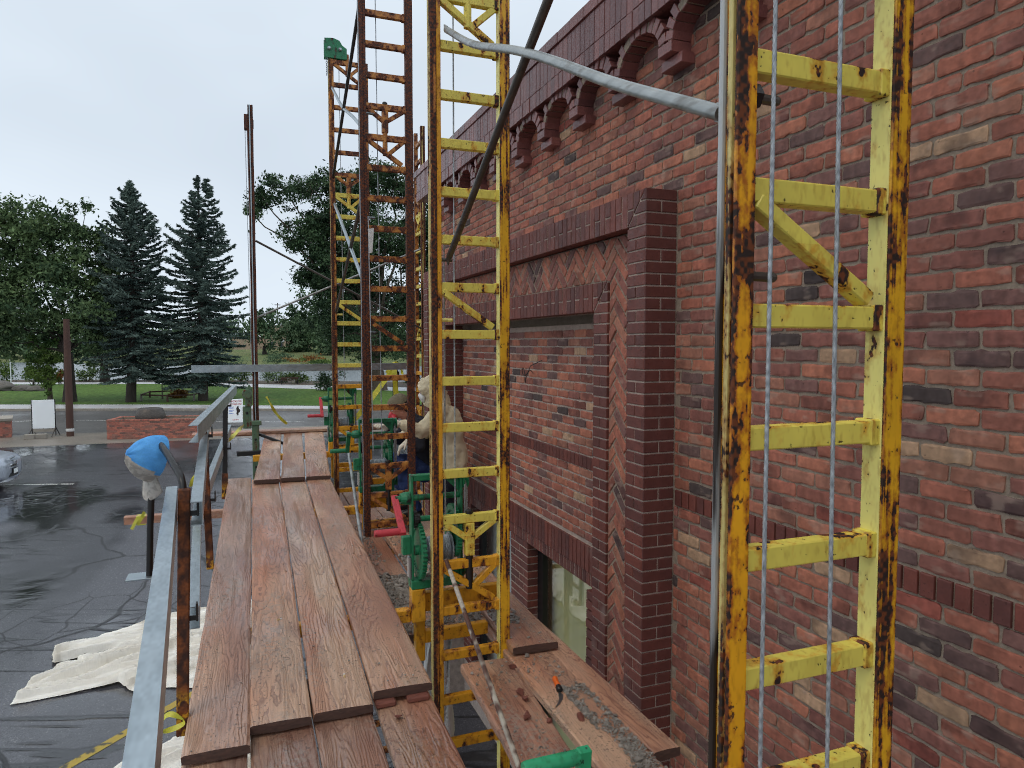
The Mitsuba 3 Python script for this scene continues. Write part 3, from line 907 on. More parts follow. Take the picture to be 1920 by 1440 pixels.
while z > -3.6:
    for a, c in ((W1[1], W2[0]), (W2[1], O1Y)):
        n = 2
        w = (c - a) / n
        off = 0 if k % 2 else -w / 2
        for i in range(n + 1):
            u0, u1 = max(a + off + i * w + J / 2, a + 0.002), min(a + off + (i + 1) * w - J / 2, c - 0.002)
            if u1 - u0 < 0.03:
                continue
            v, f = prism([(u0, z - CH + J / 2), (u1, z - CH + J / 2), (u1, z - J / 2), (u0, z - J / 2)], -0.03, rng.normal(0, 0.001), [PN, 0, 0], UY, UZ, NX, 0.003)
            pr.add(v, f, rng.random())
        v, f = prism([(PN + 0.003, z - CH + J / 2), (PN + 0.13, z - CH + J / 2), (PN + 0.13, z - J / 2), (PN + 0.003, z - J / 2)], -0.03, -0.003 + rng.normal(0, 0.001), [0, a, 0], [1, 0, 0], UZ, [0, -1, 0], 0.003)
        pr.add(v, f, rng.random())
    z -= CH; k += 1
pr.build()
# windows: dark frames, glass, a pale blind or a dim room behind
for i, (a, c) in enumerate((W1, W2)):
    w = obj('window', box(PN + 0.10, PN + 0.16, a, a + 0.05, -3.6, SILLB), 'm_black_plastic', building)
    fr = MB()
    fr.add(*box(PN + 0.10, PN + 0.16, c - 0.11, c, -3.6, SILLB)); fr.add(*box(PN + 0.10, PN + 0.16, a + 0.05, c - 0.11, SILLB - 0.05, SILLB)); fr.add(*box(PN + 0.10, PN + 0.16, a + 0.05, c - 0.11, -3.6, -3.55))
    obj('frame', fr.mesh(), 'm_black_plastic', w)
    g = np.array([[PN + 0.125, a + 0.05, -3.56], [PN + 0.125, c - 0.11, -3.56], [PN + 0.125, c - 0.11, SILLB - 0.05], [PN + 0.125, a + 0.05, SILLB - 0.05]])
    obj('pane', (g, np.array([[0, 2, 1], [0, 3, 2]])), 'm_glass', w)
    bl = MB(); bl.add(*box(PN + 0.24, PN + 0.25, a - 0.2, c + 0.2, -3.7, SILLB + 0.2))
    obj('blind', bl.mesh(), 'm_blind' if i == 0 else 'm_grey_room', w)

# ---- cornice and its arches
CX = 2.155
corn = f'{building}__cornice'
body = MB()
body.add(*box(CX + 0.004, WX + 0.06, -1.6, YEND + 0.15, 1.812, 2.190))
obj('cornice', body.mesh(), 'm_cornice_brick', building)
cb = Bricks(corn, 'm_cornice_brick')
for (z0, z1, dx, wid) in ((2.130, 2.205, -0.012, 0.2032), (1.922, 2.124, 0.0, 0.0677), (1.806, 1.916, -0.003, 0.0677)):
    y = -1.6
    while y < YEND + 0.14:
        v, f = prism([(y + 0.002, z0), (y + wid - 0.003, z0), (y + wid - 0.003, z1), (y + 0.002, z1)], -0.05, rng.normal(0, 0.0014), [CX + dx, 0, 0], UY, UZ, NX, 0.002)
        cb.add(v, f, rng.random())
        y += wid
cb.build()
AX = 2.176
arch_y0, arch_dy = 3.377 - 2 * 0.5635, 0.5635      # springing corbels
EA, EB, SPRING = 0.215, 0.140, 1.624
for k in range(-1, 12):
    c = arch_y0 + (k + 0.5) * arch_dy
    if c > YEND - 0.2:
        break
    th = np.linspace(0, math.pi, 24)
    ring = Polygon([(c + (EA + 0.008) * math.cos(t), SPRING + (EB + 0.008) * math.sin(t)) for t in th] + [(c + (EA + 0.045) * math.cos(t), SPRING + (EB + 0.060) * math.sin(t)) for t in th[::-1]])
    em = trimesh.creation.extrude_polygon(ring, WX - AX - 0.006, engine='earcut'); v = np.array(em.vertices)
    a = obj('arch', (np.stack([WX + 0.003 - v[:, 2], v[:, 0], v[:, 1]], 1), np.array(em.faces)), 'm_mortar', building)
    n = 11
    for i in range(n):
        t = math.pi * (i + 0.5) / n
        px, pz = c + EA * math.cos(t), SPRING + EB * math.sin(t)
        d = nrm(np.array([math.cos(t) / EA, math.sin(t) / EB]))
        s_ = np.array([-d[1], d[0]])
        L_ = 0.064 + 0.028 * math.sin(t)
        w = 0.0265
        q = [(px + d[0] * r_ + s_[0] * e_, pz + d[1] * r_ + s_[1] * e_) for r_, e_ in ((0.0, -w * 0.82), (L_, -w), (L_, w), (0.0, w * 0.82))]
        v, f = prism(q, -(WX - AX) - 0.01, rng.normal(0, 0.004) - (0.012 if i < 5 and i % 2 else 0.0), [AX, 0, 0], UY, UZ, NX, 0.003)
        obj('brick', (v, f), 'm_cornice_brick', a, uv=np.tile([[rng.random(), 0.5]], (len(v), 1)))
for k in range(-1, 13):
    y = arch_y0 + k * arch_dy
    if y > YEND - 0.12:
        break
    cbl = obj('corbel', box(AX + 0.05, WX + 0.02, y - 0.04, y + 0.04, 1.57, 1.60), 'm_mortar', building)
    for (z0, z1, hw, dx) in ((1.560, 1.618, 0.066, 0.0), (1.500, 1.556, 0.098, 0.045)):
        v, f = prism([(y - hw, z0), (y + hw, z0), (y + hw, z1), (y - hw, z1)], -(WX - AX) - 0.01 + dx, 0, [AX + dx, 0, 0], UY, UZ, NX, 0.003)
        obj('brick', (v, f), 'm_cornice_brick', cbl, uv=np.tile([[rng.random(), 0.5]], (len(v), 1)))
# ---------------------------------------------------------------- the scaffold masts
def mast(name_label, x0, x1, Y, zlo, zhi, rungs, skin, group='ladder masts of the scaffold', strip=True, turn=None):
    """A ladder mast: two posts (the left one with its guide groove), rungs, braces, spigots.
    skin(part, z) names the material; rungs: list of (z of the top, kind); turn: (x, y) about which it stands turned by 90 degrees."""
    t = thing('scaffold_mast', name_label, 'scaffold mast', group)
    R = (lambda v: v) if turn is None else (lambda v: np.stack([turn[0] + (v[:, 1] - Y), turn[1] + (v[:, 0] - x0), v[:, 2]], 1))
    fl = (lambda f: f) if turn is None else (lambda f: np.asarray(f)[:, ::-1])

    def put(part, vf, m, parent=t, **k):
        return obj(part, (R(np.asarray(vf[0])), fl(np.asarray(vf[1]))), m, parent, **k)
    pw = 0.048
    lo = MB(); lo.add(*box(x0, x0 + pw - (0.016 if strip else 0.0), Y, Y + 0.010, zlo, zhi, 0.0025))
    lo.add(*box(x0 + 0.010, x0 + pw - (0.016 if strip else 0.0), Y + 0.0102, Y + 0.064, zlo, zhi, 0.0025))
    p = put('post', lo.mesh(), skin('post', 0))
    put('guide_strip', box(x0 - 0.002, x0 + 0.0098, Y + 0.0165, Y + 0.030, zlo, zhi, 0.002), skin('guide', 0), p)
    put('guide_rod', tube([(x0 + 0.006, Y + 0.053, zlo), (x0 + 0.006, Y + 0.053, zhi)], 0.0085, 10), skin('rod', 0), p)
    if strip:
        put('stile', box(x0 + pw - 0.0155, x0 + pw + 0.008, Y + 0.003, Y + 0.050, zlo, zhi, 0.002), skin('stile', 0), p)
    q = put('post', box(x1 - 0.056, x1, Y, Y + 0.050, zlo, zhi, 0.003), skin('post_b', 0))
    put('stile', box(x1 - 0.0605, x1 - 0.0565, Y + 0.003, Y + 0.052, zlo, zhi, 0.001), skin('stile_b', 0), q)
    a, b = x0 + pw - 0.004, x1 - 0.062
    xm = (a + b) / 2
    yc = Y + 0.028
    for z, kind in rungs:
        m = skin('rung', z)
        put('rung', box(a, b, Y + 0.010, Y + 0.050, z - 0.048, z, 0.003), m)
        put('weld_collar', box(b - 0.022, b + 0.004, Y + 0.006, Y + 0.054, z - 0.053, z + 0.004, 0.003), 'm_weld' if m == 'm_yellow' else m)
        if kind == 'diag':
            put('diagonal_brace', bar((a + 0.02, yc, z - 0.045), (b - 0.03, yc, z - 0.235), 0.034, 0.040, 0.003, up=(0, 1, 0)), m)
        if kind in ('vdown', 'top'):
            zb = z - 0.175
            put('diagonal_brace', bar((a + 0.03, yc, z - 0.045), (xm, yc, zb + 0.03), 0.034, 0.032, 0.003, up=(0, 1, 0)), m)
            put('diagonal_brace', bar((b - 0.02, yc, z - 0.045), (xm, yc, zb + 0.03), 0.034, 0.032, 0.003, up=(0, 1, 0)), m)
            sp = put('spigot_socket', box(xm - 0.025, xm + 0.025, Y + 0.006, Y + 0.054, zb - 0.055, z - 0.05, 0.003), m)
            if kind == 'vdown':
                put('bolt', lathe([(0, 0.0), (0, 0.022), (0.016, 0.022), (0.024, 0.012), (0.024, 0)], (xm, yc, z), (0, 0, 1), 10), 'm_grease', sp)
                put('spigot', tube([(xm, yc, zb - 0.05), (xm, yc, zb - 0.14)], 0.014, 10), 'm_grease')
        if kind == 'vup':
            put('diagonal_brace', bar((a + 0.02, yc, z - 0.045), (b - 0.03, yc, z - 0.235), 0.034, 0.036, 0.003, up=(0, 1, 0)), m)
            put('diagonal_brace', bar((b - 0.02, yc, z - 0.045), (xm + 0.03, yc, z - 0.150), 0.034, 0.032, 0.003, up=(0, 1, 0)), m)
            put('spigot_tube', tube([(xm, yc, z - 0.165), (xm, yc, z + 0.075)], 0.021, 12), 'm_grease' if z < 0 else m)
    return t, a, b, xm


def rung_list(z_mid, zlo, zhi):
    """Rungs 0.25 m apart in 2.75 m sections; the section with its middle brace at z_mid."""
    out = []
    for s in range(-3, 4):
        base = z_mid - 1.25 + s * 3.0
        for i in range(12):
            z = base + 0.25 * i
            if zlo < z < zhi:
                out.append((z, 'vdown' if i == 0 else 'vup' if i == 11 else 'diag' if i == 5 else ''))
    return out


def skin1(part, z):
    return {'post': 'm_orange_rust', 'guide': 'm_cream', 'rod': 'm_rod', 'post_b': 'm_gold', 'stile_b': 'm_pale_yellow', 'rung': 'm_yellow'}.get(part, 'm_yellow')


def skin2(part, z):
    if part == 'rung':
        return 'm_yellow' if z > -1.0 else 'm_amber'
    return {'post': 'm_brown_post', 'guide': 'm_cream', 'rod': 'm_cream', 'post_b': 'm_gold', 'stile_b': 'm_pale_yellow', 'stile': 'm_amber'}[part]


def skin3(part, z):
    if part == 'rung':
        return 'm_rust_rung'
    return {'post': 'm_dark_rust', 'guide': 'm_galvanised', 'rod': 'm_dark_rust', 'post_b': 'm_dark_rust', 'stile_b': 'm_dark_rust', 'stile': 'm_dark_rust'}[part]


def skin4(part, z):
    if part == 'rung':
        return 'm_rust_rung' if z > 1.9 else 'm_yellow' if z > -0.3 else 'm_amber'
    return {'post': 'm_brown_post', 'guide': 'm_cream', 'rod': 'm_dark_rust', 'post_b': 'm_brown_post', 'stile_b': 'm_rust_rung', 'stile': 'm_rust_rung'}[part]


M1 = mast('nearest ladder mast, pale yellow rungs between rust-blotched orange posts', 0.907, 1.366, 1.15, GZ, 2.6, [(z, '' if k == 'vdown' and -1.2 < z < 0 else k) for z, k in rung_list(0.331, GZ, 2.5)], skin1, strip=False)
M2 = mast('yellow ladder mast with brown streaked left post, second from the camera', 0.945, 1.383, 3.64, GZ, 3.4, rung_list(0.325, GZ, 3.3), skin2)
M3 = mast('dark brown rusted ladder mast with orange rusty rungs, right behind the yellow one', 0.955, 1.400, 5.98, GZ, 3.6, rung_list(0.236, GZ, 3.5), skin3)
r4 = [(z, 'top' if abs(z - 3.2) < 0.02 else k) for z, k in rung_list(0.50, GZ, 3.0) if not (z > 1.8)]
r4 = [(3.20, 'vup'), (2.95, ''), (2.70, ''), (2.45, ''), (2.20, ''), (1.95, 'vdown'), (1.72, 'vup')] + [(1.72 - 0.243 * i, 'diag' if i == 5 else 'vdown' if i == 11 else '') for i in range(1, 20)]
M4 = mast('ladder mast with a green pulley head on top, rusty above and yellow below', 0.995, 1.435, 8.35, GZ, 3.20, r4, skin4)
M5 = mast('slim rusty mast seen edge-on, standing alone at the far left end of the deck', 0.0, 0.44, 0.0, GZ, 2.98, rung_list(0.25, GZ, 2.9), skin3, turn=(0.150, 9.60))
M6 = mast('narrow rusty yellow mast seen edge-on beside the far corner of the building', 0.0, 0.44, 0.0, GZ, 3.02, rung_list(0.35, GZ, 3.0), skin4, turn=(2.40, 9.80))
# pulley head on the fourth mast
ph = thing('pulley_head', 'small green pulley head with two silver bolts on top of a rusty mast', 'pulley head')
for y in (8.36, 8.43):
    obj('cheek_plate', prism([(0.955, 3.21), (1.20, 3.21), (1.20, 3.33), (1.15, 3.36), (1.12, 3.41), (1.05, 3.43), (0.955, 3.42)], 0, 0.012, [0, y, 0], [1, 0, 0], UZ, [0, -1, 0], 0.002), 'm_green', ph)
for x in (1.005, 1.125):
    obj('sheave', lathe([(0, 0.0), (0, 0.045), (0.02, 0.03), (0.04, 0.045), (0.04, 0)], (x, 8.375, 3.31), (0, 1, 0), 18), 'm_wire', ph)
    obj('bolt', lathe([(0, 0.0), (0, 0.022), (0.016, 0.022), (0.03, 0.012), (0.03, 0)], (x, 8.348, 3.31), (0, -1, 0), 8), 'm_galvanised', ph)
ch = MB()
for k in range(9):
    c = np.array([0.975, 8.35, 3.195 - 0.022 * k]); an = np.linspace(0, 2 * np.pi, 9)
    s = np.array([math.cos(k * 1.4), math.sin(k * 1.4), 0])
    ch.add(*tube(c + 0.008 * np.cos(an)[:, None] * s + 0.014 * np.sin(an)[:, None] * np.array([0, 0, 1]), 0.0025, 5, cap=False))
obj('chain', ch.mesh(), 'm_wire', ph)

# pegs on the left posts
for (x, y, zs, m, t) in ((0.955, 1.175, (0.49, 0.137), 'm_dark_pipe', M1[0]), (0.992, 3.665, (0.445, ), 'm_dark_pipe', M2[0]), (0.992, 3.665, (0.128, -1.0), 'm_pale_yellow', M2[0]), (1.005, 6.0, (0.10, 1.05, 1.9), 'm_wire', M3[0]), (1.045, 8.37, (0.34, 1.9), 'm_pale_yellow', M4[0])):
    for z in zs:
        pg = obj('peg', lathe([(0, 0), (0, 0.010), (0.058, 0.010), (0.066, 0.011), (0.072, 0.008), (0.072, 0)], (x, y, z), (1, 0, -0.02), 10), m, t)
wb = MB(); wb.add(*lathe([(0, 0), (0, 0.024), (0.020, 0.026), (0.028, 0.015), (0.028, 0)], (0.955, 1.180, 0.492), (1, 0, 0), 6)); wb.add(*box(0.958, 0.978, 1.165, 1.195, 0.47, 0.513, 0.003))
obj('wing_nut', wb.mesh(), 'm_black_steel', M1[0])


# twisted wire ropes
def rope(p, q, r, strands=6, pitch=0.055, parent=None, name='wire_rope', m='m_cable'):
    p, q = np.asarray(p, float), np.asarray(q, float)
    n = int(np.linalg.norm(q - p) / 0.009)
    t = np.linspace(0, 1, n)
    d, a, b = frame_of(q - p)
    L = np.linalg.norm(q - p); rs = MB()
    for s in range(strands):
        ph_ = 2 * np.pi * s / strands + t * L / pitch * 2 * np.pi
        c = p + t[:, None] * (q - p) + 0.60 * r * (np.cos(ph_)[:, None] * a + np.sin(ph_)[:, None] * b)
        rs.add(*tube(c, r * 0.40, 5, cap=False))
    return obj(name, rs.mesh(), m, parent, smooth=True)


rope((0.9655, 1.118, 1.6), (0.9655, 1.118, -1.8), 0.0048, parent=M1[0])
rope((1.118, 1.118, 1.6), (1.150, 1.118, -1.8), 0.0048, parent=M1[0])
for t, pts in ((M2[0], ((1.085, 3.70, 3.3, -1.0), (1.035, 3.72, 0.6, -1.0))), (M3[0], ((1.10, 6.03, 3.4, -1.0), (1.015, 5.97, 1.05, -0.9))), (M4[0], ((1.115, 8.40, 3.2, -0.8), )), (M5[0], ((0.118, 9.66, 2.75, -0.2), (0.142, 9.66, 2.75, -0.2)))):
    for (x, y, z1, z0) in pts:
        obj('wire_rope', tube([(x, y, z1), (x + (0.02 if y > 5 else 0), y, z0)], 0.0042, 6), 'm_cable', t)
tp = MB(); tp.add(*box(0.108, 0.150, 9.60, 9.70, 2.68, 2.86, 0.004)); tp.add(*box(0.185, 0.22, 9.60, 9.68, 2.70, 2.80, 0.004))
obj('top_block', tp.mesh(), 'm_dark_rust', M5[0])
obj('rag', prism([(0, 0), (0.05, 0.01), (0.035, -0.19), (0.01, -0.20)], 0, 0.006, [1.01, 5.965, 0.95], [1, 0.1, 0], UZ, [0, -1, 0]), 'm_white_plastic', M3[0])


# cross pipes between the masts
def brace(label, pts, r, m, flat=True):
    pts = np.asarray(pts, float)
    t = thing('brace_pipe', label, 'pipe', 'cross braces between the masts')
    obj('tube', tube(pts, r, 14), m, t, smooth=50)
    for e, k in ((pts[0], pts[1]), (pts[-1], pts[-2])):
        d = nrm(e - k)
        v, f = bar(e - d * 0.02, e + d * 0.055, r * 2.3, 0.007, 0.001, up=(1, 0, 0.2))
        obj('flattened_end', (v, f), m, t)
    return t


def along(a, b, n=14, sag=0.0, bend=None):
    t = np.linspace(0, 1, n)[:, None]
    p = np.asarray(a, float) * (1 - t) + np.asarray(b, float) * t
    if bend:
        p[:, 2] += bend[0] * np.exp(-((t[:, 0] - bend[1]) / bend[2]) ** 2)
    return p


g1 = along((1.022, 3.60, 1.620), (0.935, 1.235, 0.475), 24)
tt = np.linspace(0, 1, 24)
g1[:, 2] += -0.040 * np.exp(-((tt - 0.20) / 0.20) ** 2) - 0.012 * np.exp(-((tt - 0.8) / 0.15) ** 2)
brace('bent grey galvanised pipe with a kink, from the nearest mast up to the second', g1, 0.0165, 'm_pipe')
brace('dark pipe crossing behind the grey one, leaning down to the second mast', along((1.030, 3.60, 0.455), (0.94, 1.235, 1.62)), 0.0165, 'm_dark_pipe')
brace('dark thin pipe from the top of the brown mast down to the fourth mast', along((0.975, 6.05, 2.78), (1.03, 8.33, 1.90)), 0.016, 'm_black_steel')
brace('bent silver pipe at the top of the fourth mast', along((1.03, 8.33, 2.88), (0.985, 6.06, 1.80), 16, bend=(-0.06, 0.4, 0.3)), 0.015, 'm_galvanised')
brace('dark thin pipe low between the brown mast and the fourth mast', along((0.985, 6.05, 1.25), (1.04, 8.33, 0.37)), 0.016, 'm_dark_pipe')
brace('silver bar low between the fourth mast and the brown mast', along((1.04, 8.33, 1.58), (0.99, 6.05, 0.50)), 0.016, 'm_galvanised')
brace('thin far brace falling from the lone mast at the left to the building corner', along((0.22, 9.75, 1.32), (2.40, 9.85, 0.22)), 0.014, 'm_dark_pipe')
brace('thin far brace rising from the lone mast at the left to the building corner', along((0.22, 9.75, 0.345), (2.40, 9.85, 1.33)), 0.014, 'm_pipe')
single('loose_pipe', tube(along((1.005, 3.60, -1.15), (0.955, 2.30, -1.655), 12), 0.0115, 10), 'm_rusty_pipe', 'thin rusty pipe leaning from the yellow mast down onto the inner plank', 'pipe')
single('loose_pipe', tube(along((0.895, 6.42, -0.98), (0.80, 4.95, -1.62), 8), 0.013, 10), 'm_pipe', 'pale grey pipe leaning beside the green winch of the brown mast', 'pipe')


# ---------------------------------------------------------------- winches and their carriages
def gear(cx, y, z, r, thick, teeth, parent, m, name='gear'):
    """A toothed wheel with its axle along x."""
    an = []
    for i in range(teeth):
        a0 = 2 * np.pi * i / teeth
        w = 2 * np.pi / teeth
        an += [(a0, r * 0.93), (a0 + 0.25 * w, r * 0.93), (a0 + 0.35 * w, r), (a0 + 0.75 * w, r), (a0 + 0.85 * w, r * 0.93)]
    pts = np.array([(rr * math.cos(t), rr * math.sin(t)) for t, rr in an])
    k = len(pts)
    ring = lambda x, s: np.stack([np.full(k, x), y + pts[:, 0] * s, z + pts[:, 1] * s], 1)
    v = np.vstack([ring(cx - thick / 2, 1), ring(cx + thick / 2, 1), ring(cx - thick / 2, 0.78), ring(cx - thick / 6, 0.75), [[cx - thick / 6, y, z]], ring(cx + thick / 2, 0.78), ring(cx + thick / 6, 0.75), [[cx + thick / 6, y, z]]])
    f = []
    for i in range(k):
        j = (i + 1) % k
        f += [[i, k + i, k + j], [i, k + j, j]]
        f += [[i, j, 2 * k + j], [i, 2 * k + j, 2 * k + i], [2 * k + i, 2 * k + j, 3 * k + j], [2 * k + i, 3 * k + j, 3 * k + i], [3 * k + i, 3 * k + j, 4 * k]]
        o = 4 * k + 1
        f += [[k + j, k + i, o + i], [k + j, o + i, o + j], [o + j, o + i, o + k + i], [o + j, o + k + i, o + k + j], [o + k + j, o + k + i, o + 2 * k]]
    g = obj(name, (v, np.array(f)), m, parent)
    obj('hub', lathe([(0, 0), (0, 0.028), (0.05, 0.028), (0.05, 0)], (cx - 0.025, y, z), (1, 0, 0), 14), m, g)
    return g


def winch(xl, y, zt, label, crank, handle, paint='m_green'):
    w = thing('hand_winch', label, 'winch', 'hand winches on the masts')
    X = lambda d: xl + d
    Z = lambda d: zt + d
    obj('side_plate', box(X(0), X(0.012), y - 0.030, y + 0.030, Z(-0.585), Z(0), 0.002), paint, w)
    obj('side_plate', box(X(0.278), X(0.292), y - 0.035, y + 0.035, Z(-0.585), Z(0), 0.002), paint, w)
    obj('top_bar', box(X(0.0125), X(0.2775), y - 0.026, y + 0.026, Z(-0.034), Z(-0.001), 0.003), paint, w)
    obj('base_bar', box(X(-0.004), X(0.296), y - 0.045, y + 0.045, Z(-0.632), Z(-0.586), 0.003), paint, w)
    for z0, z1 in ((-0.034, -0.11), (-0.585, -0.52)):
        obj('gusset', prism([(X(0.277), Z(z0)), (X(0.277), Z(z1)), (X(0.20), Z(z0))], -0.012, 0.012, [0, y, 0], [1, 0, 0], UZ, [0, -1, 0], 0.002), paint, w)
    for (a, b_, z, r) in ((-0.085, 0.277, -0.130, 0.017), (0.013, 0.277, -0.250, 0.016)):
        obj('axle', lathe([(0, 0), (0, r), (b_ - a, r), (b_ - a, 0)], (X(a), y, Z(z)), (1, 0, 0), 14), paint, w, smooth=40)
    obj('bearing', lathe([(0, 0), (0, 0.030), (0.03, 0.036), (0.05, 0.036), (0.05, 0)], (X(-0.055), y, Z(-0.130)), (1, 0, 0), 14), paint, w)
    gear(X(0.046), y, Z(-0.425), 0.160, 0.024, 40, w, paint)
    gear(X(0.245), y, Z(-0.330), 0.150, 0.024, 40, w, paint)
    gear(X(0.026), y, Z(-0.250), 0.048, 0.020, 14, w, 'm_black_steel', 'pinion')
    pr_ = [(0, 0), (0, 0.085), (0.008, 0.085), (0.008, 0.055)]
    for i in range(14):
        pr_ += [(0.010 + 0.0105 * i, 0.066), (0.0152 + 0.0105 * i, 0.071 + 0.004 * math.sin(i * 2.1))]
    pr_ += [(0.158, 0.055), (0.158, 0.085), (0.166, 0.085), (0.166, 0)]
    obj('cable_drum', lathe(pr_, (X(0.062), y, Z(-0.425)), (1, 0, 0), 24), 'm_cable', w)
    for z, r in ((-0.045, 0.050), (-0.545, 0.052)):
        s = obj('sheave', lathe([(0, 0), (0, r), (0.008, r), (0.016, r * 0.72), (0.024, r), (0.032, r), (0.032, 0)], (X(0.294), y, Z(z)), (1, 0, 0), 20), paint, w)
    cb_ = MB()
    for k in range(5):
        cb_.add(*tube([(X(0.300 + 0.005 * k), y - 0.045 + 0.004 * k, Z(-0.545)), (X(0.300 + 0.005 * k), y - 0.043 + 0.004 * k, Z(-0.045))], 0.0033, 6))
    obj('cable', cb_.mesh(), 'm_cable', w, kind='stuff')
    obj('latch', box(X(-0.048), X(-0.002), y - 0.024, y + 0.024, Z(-0.44), Z(-0.34), 0.003), paint, w)
    obj('cover_plate', box(X(-0.012), X(-0.002), y - 0.03, y + 0.03, Z(-0.575), Z(-0.46), 0.002), 'm_white_paint' if paint == 'm_green' else paint, w)
    # crank: the arm swings about the axle, the grip is parallel to it
    dy, dz, gl = crank
    p0, p1 = np.array([X(-0.085), y, Z(-0.130)]), np.array([X(-0.085), y + dy, Z(-0.130) + dz])
    c = obj('crank_arm', bar(p0 - nrm(p1 - p0) * 0.022, p1 + nrm(p1 - p0) * 0.02, 0.026, 0.034, 0.003, up=(1, 0, 0)), handle, w)
    obj('grip', lathe([(0, 0), (0, 0.0165), (0.006, 0.019), (gl - 0.01, 0.019), (gl, 0.0165), (gl, 0)], p1 + np.array([-0.012, 0, 0]), (-1, 0, 0), 16), handle, c, smooth=40)
    return w


def carriage(xl, y, zt, xr, label, deck=True):
    c = thing('scaffold_carriage', label, 'carriage', 'yellow carriages of the masts')
    obj('upright', box(xl - 0.004, xl + 0.072, y - 0.05, y + 0.03, zt - 0.185, zt - 0.002, 0.004), 'm_amber', c)
    obj('cross_beam', box(xl + 0.074, xr + 0.02, y + 0.005, y + 0.055, zt - 0.150, zt - 0.045, 0.004), 'm_amber', c)
    obj('hanger', box(xl + 0.03, xl + 0.085, y + 0.02, y + 0.075, zt - 0.44, zt - 0.190, 0.004), 'm_amber', c)
    obj('lower_beam', box(xl + 0.087, xr - 0.06, y + 0.022, y + 0.07, zt - 0.34, zt - 0.27, 0.004), 'm_amber', c)
    # outrigger that carries the deck planks
    if deck:
        obj('outrigger', box(xl - 0.84, xl - 0.006, y - 0.02, y + 0.04, zt - 0.19, zt - 0.12, 0.004), 'm_amber', c)
    obj('outrigger', box(xr + 0.022, xr + 0.42, y - 0.02, y + 0.04, zt - 0.545, zt - 0.475, 0.004), 'm_amber', c)
    return c


for (xl, y, zt, xr, cr, hm, pm, lab) in (
        (0.862, 1.56, -1.215, 1.366, (-0.03, 0.325, 0.15), 'm_bright_green', 'm_bright_green', 'bright green crank handle of the nearest winch, at the bottom edge'),
        (0.862, 3.82, -0.719, 1.383, (-0.19, -0.13, 0.135), 'm_red', 'm_green', 'green hand winch with a red crank on the yellow mast'),
        (0.945, 6.16, -0.648, 1.400, (0.10, -0.15, 0.135), 'm_green', 'm_green', 'green hand winch with a green crank on the dark brown mast'),
        (0.957, 8.53, -0.513, 1.435, (-0.15, -0.18, 0.150), 'm_red', 'm_green', 'farthest green hand winch, red crank held out over the deck')):
    winch(xl, y, zt, lab, cr, hm, pm)
    carriage(xl, y, zt - 0.632, xr, {1.56: 'yellow carriage under the nearest winch, at the bottom edge', 3.82: 'yellow steel carriage under the winch with the red crank near the middle', 6.16: 'yellow steel carriage under the winch of the brown mast', 8.53: 'farthest yellow carriage under the winch of the fourth mast'}[y], deck=y > 2)

# ---------------------------------------------------------------- planks
PLANKS = []
SURF = []      # (a, b, half width, thickness) of every plank, for what lies on them


def plank(pa, pb, w0, w1, label, thick=0.040, group='scaffold planks', warp=0.004, name='scaffold_plank'):
    """A plank: pa, pb the middle of its top edge at either end; w0, w1 its widths there."""
    k = len(PLANKS) + 1
    t = thing(name, label, 'plank', group)
    pa, pb = np.asarray(pa, float), np.asarray(pb, float)
    n = 24
    L = np.linalg.norm(pb - pa)
    d, a, up = frame_of(pb - pa)
    s = np.linspace(0, 1, n + 1)
    r_ = np.random.default_rng(100 + k)
    wob = warp * np.sin(s * 3.1 + r_.random() * 6) * r_.uniform(-1, 1)
    side = 0.003 * np.sin(s * 5 + r_.random() * 6)
    prof = [(-0.5, -1, 0.006), (-0.5, 0, 0.005), (-0.46, 0, 0), (0.0, 0, 0), (0.46, 0, 0), (0.5, 0, 0.005), (0.5, -1, 0.006), (0.0, -1, 0)]
    V, UV = [], []
    for i in range(n + 1):
        w = w0 + (w1 - w0) * s[i]
        c = pa + (pb - pa) * s[i] + up * wob[i] + a * side[i]
        for (q, b_, ch_) in prof:
            e = r_.normal(0, 0.0012) if abs(q) == 0.5 else 0
            V.append(c + a * (q * w + e) + up * ((-thick + ch_) if b_ == -1 else -ch_ + (0.0015 * math.cos(q * 6))))
            UV.append((20.0 * k + 1 + s[i] * L, 0.12 + q * w + (0.03 if b_ == -1 else 0)))
    m = len(prof)
    F = []
    for i in range(n):
        for j in range(m):
            jj = (j + 1) % m
            F.append([i * m + j, (i + 1) * m + j, (i + 1) * m + jj, i * m + jj])
    V = np.array(V)
    obj('board', (V, np.array(F)[:, ::-1]), 'm_plank', t, uv=np.array(UV), smooth=False)
    for base, flip in ((0, False), (n * m, True)):
        ring = V[base:base + m]
        rr = np.repeat(np.arange(m), 1)
        e = MB()
        cen = ring.mean(0) + (d if flip else -d) * 0.002
        f = [[m, j, (j + 1) % m] for j in range(m)]
        f = np.array(f)
        obj('end', (np.vstack([ring, cen]), f[:, ::-1] if not flip else f), 'm_plank_end', t)
    PLANKS.append(t); SURF.append((pa, pb, min(w0, w1) / 2, up))
    return t


# middle deck of four
for xa, ya, xb, yb, w0, w1, lab in ((-0.108, 2.735, -0.026, 7.62, 0.232, 0.218, 'leftmost of the four long wet planks in the middle of the deck'),
                                    (0.126, 2.86, 0.216, 7.50, 0.229, 0.250, 'second from the left of the four long wet planks of the deck'),
                                    (0.366, 2.875, 0.475, 7.55, 0.238, 0.242, 'third from the left of the four long wet planks of the deck'),
                                    (0.622, 2.935, 0.716, 7.40, 0.252, 0.228, 'rightmost of the four long wet deck planks, lying highest over brick pieces')):
    up_ = 0.018 if 'rightmost' in lab else 0.0
    plank((xa, ya, -1.482 + up_), (xb, yb, -1.352 + up_ * 0.3), w0, w1, lab, thick=0.042)
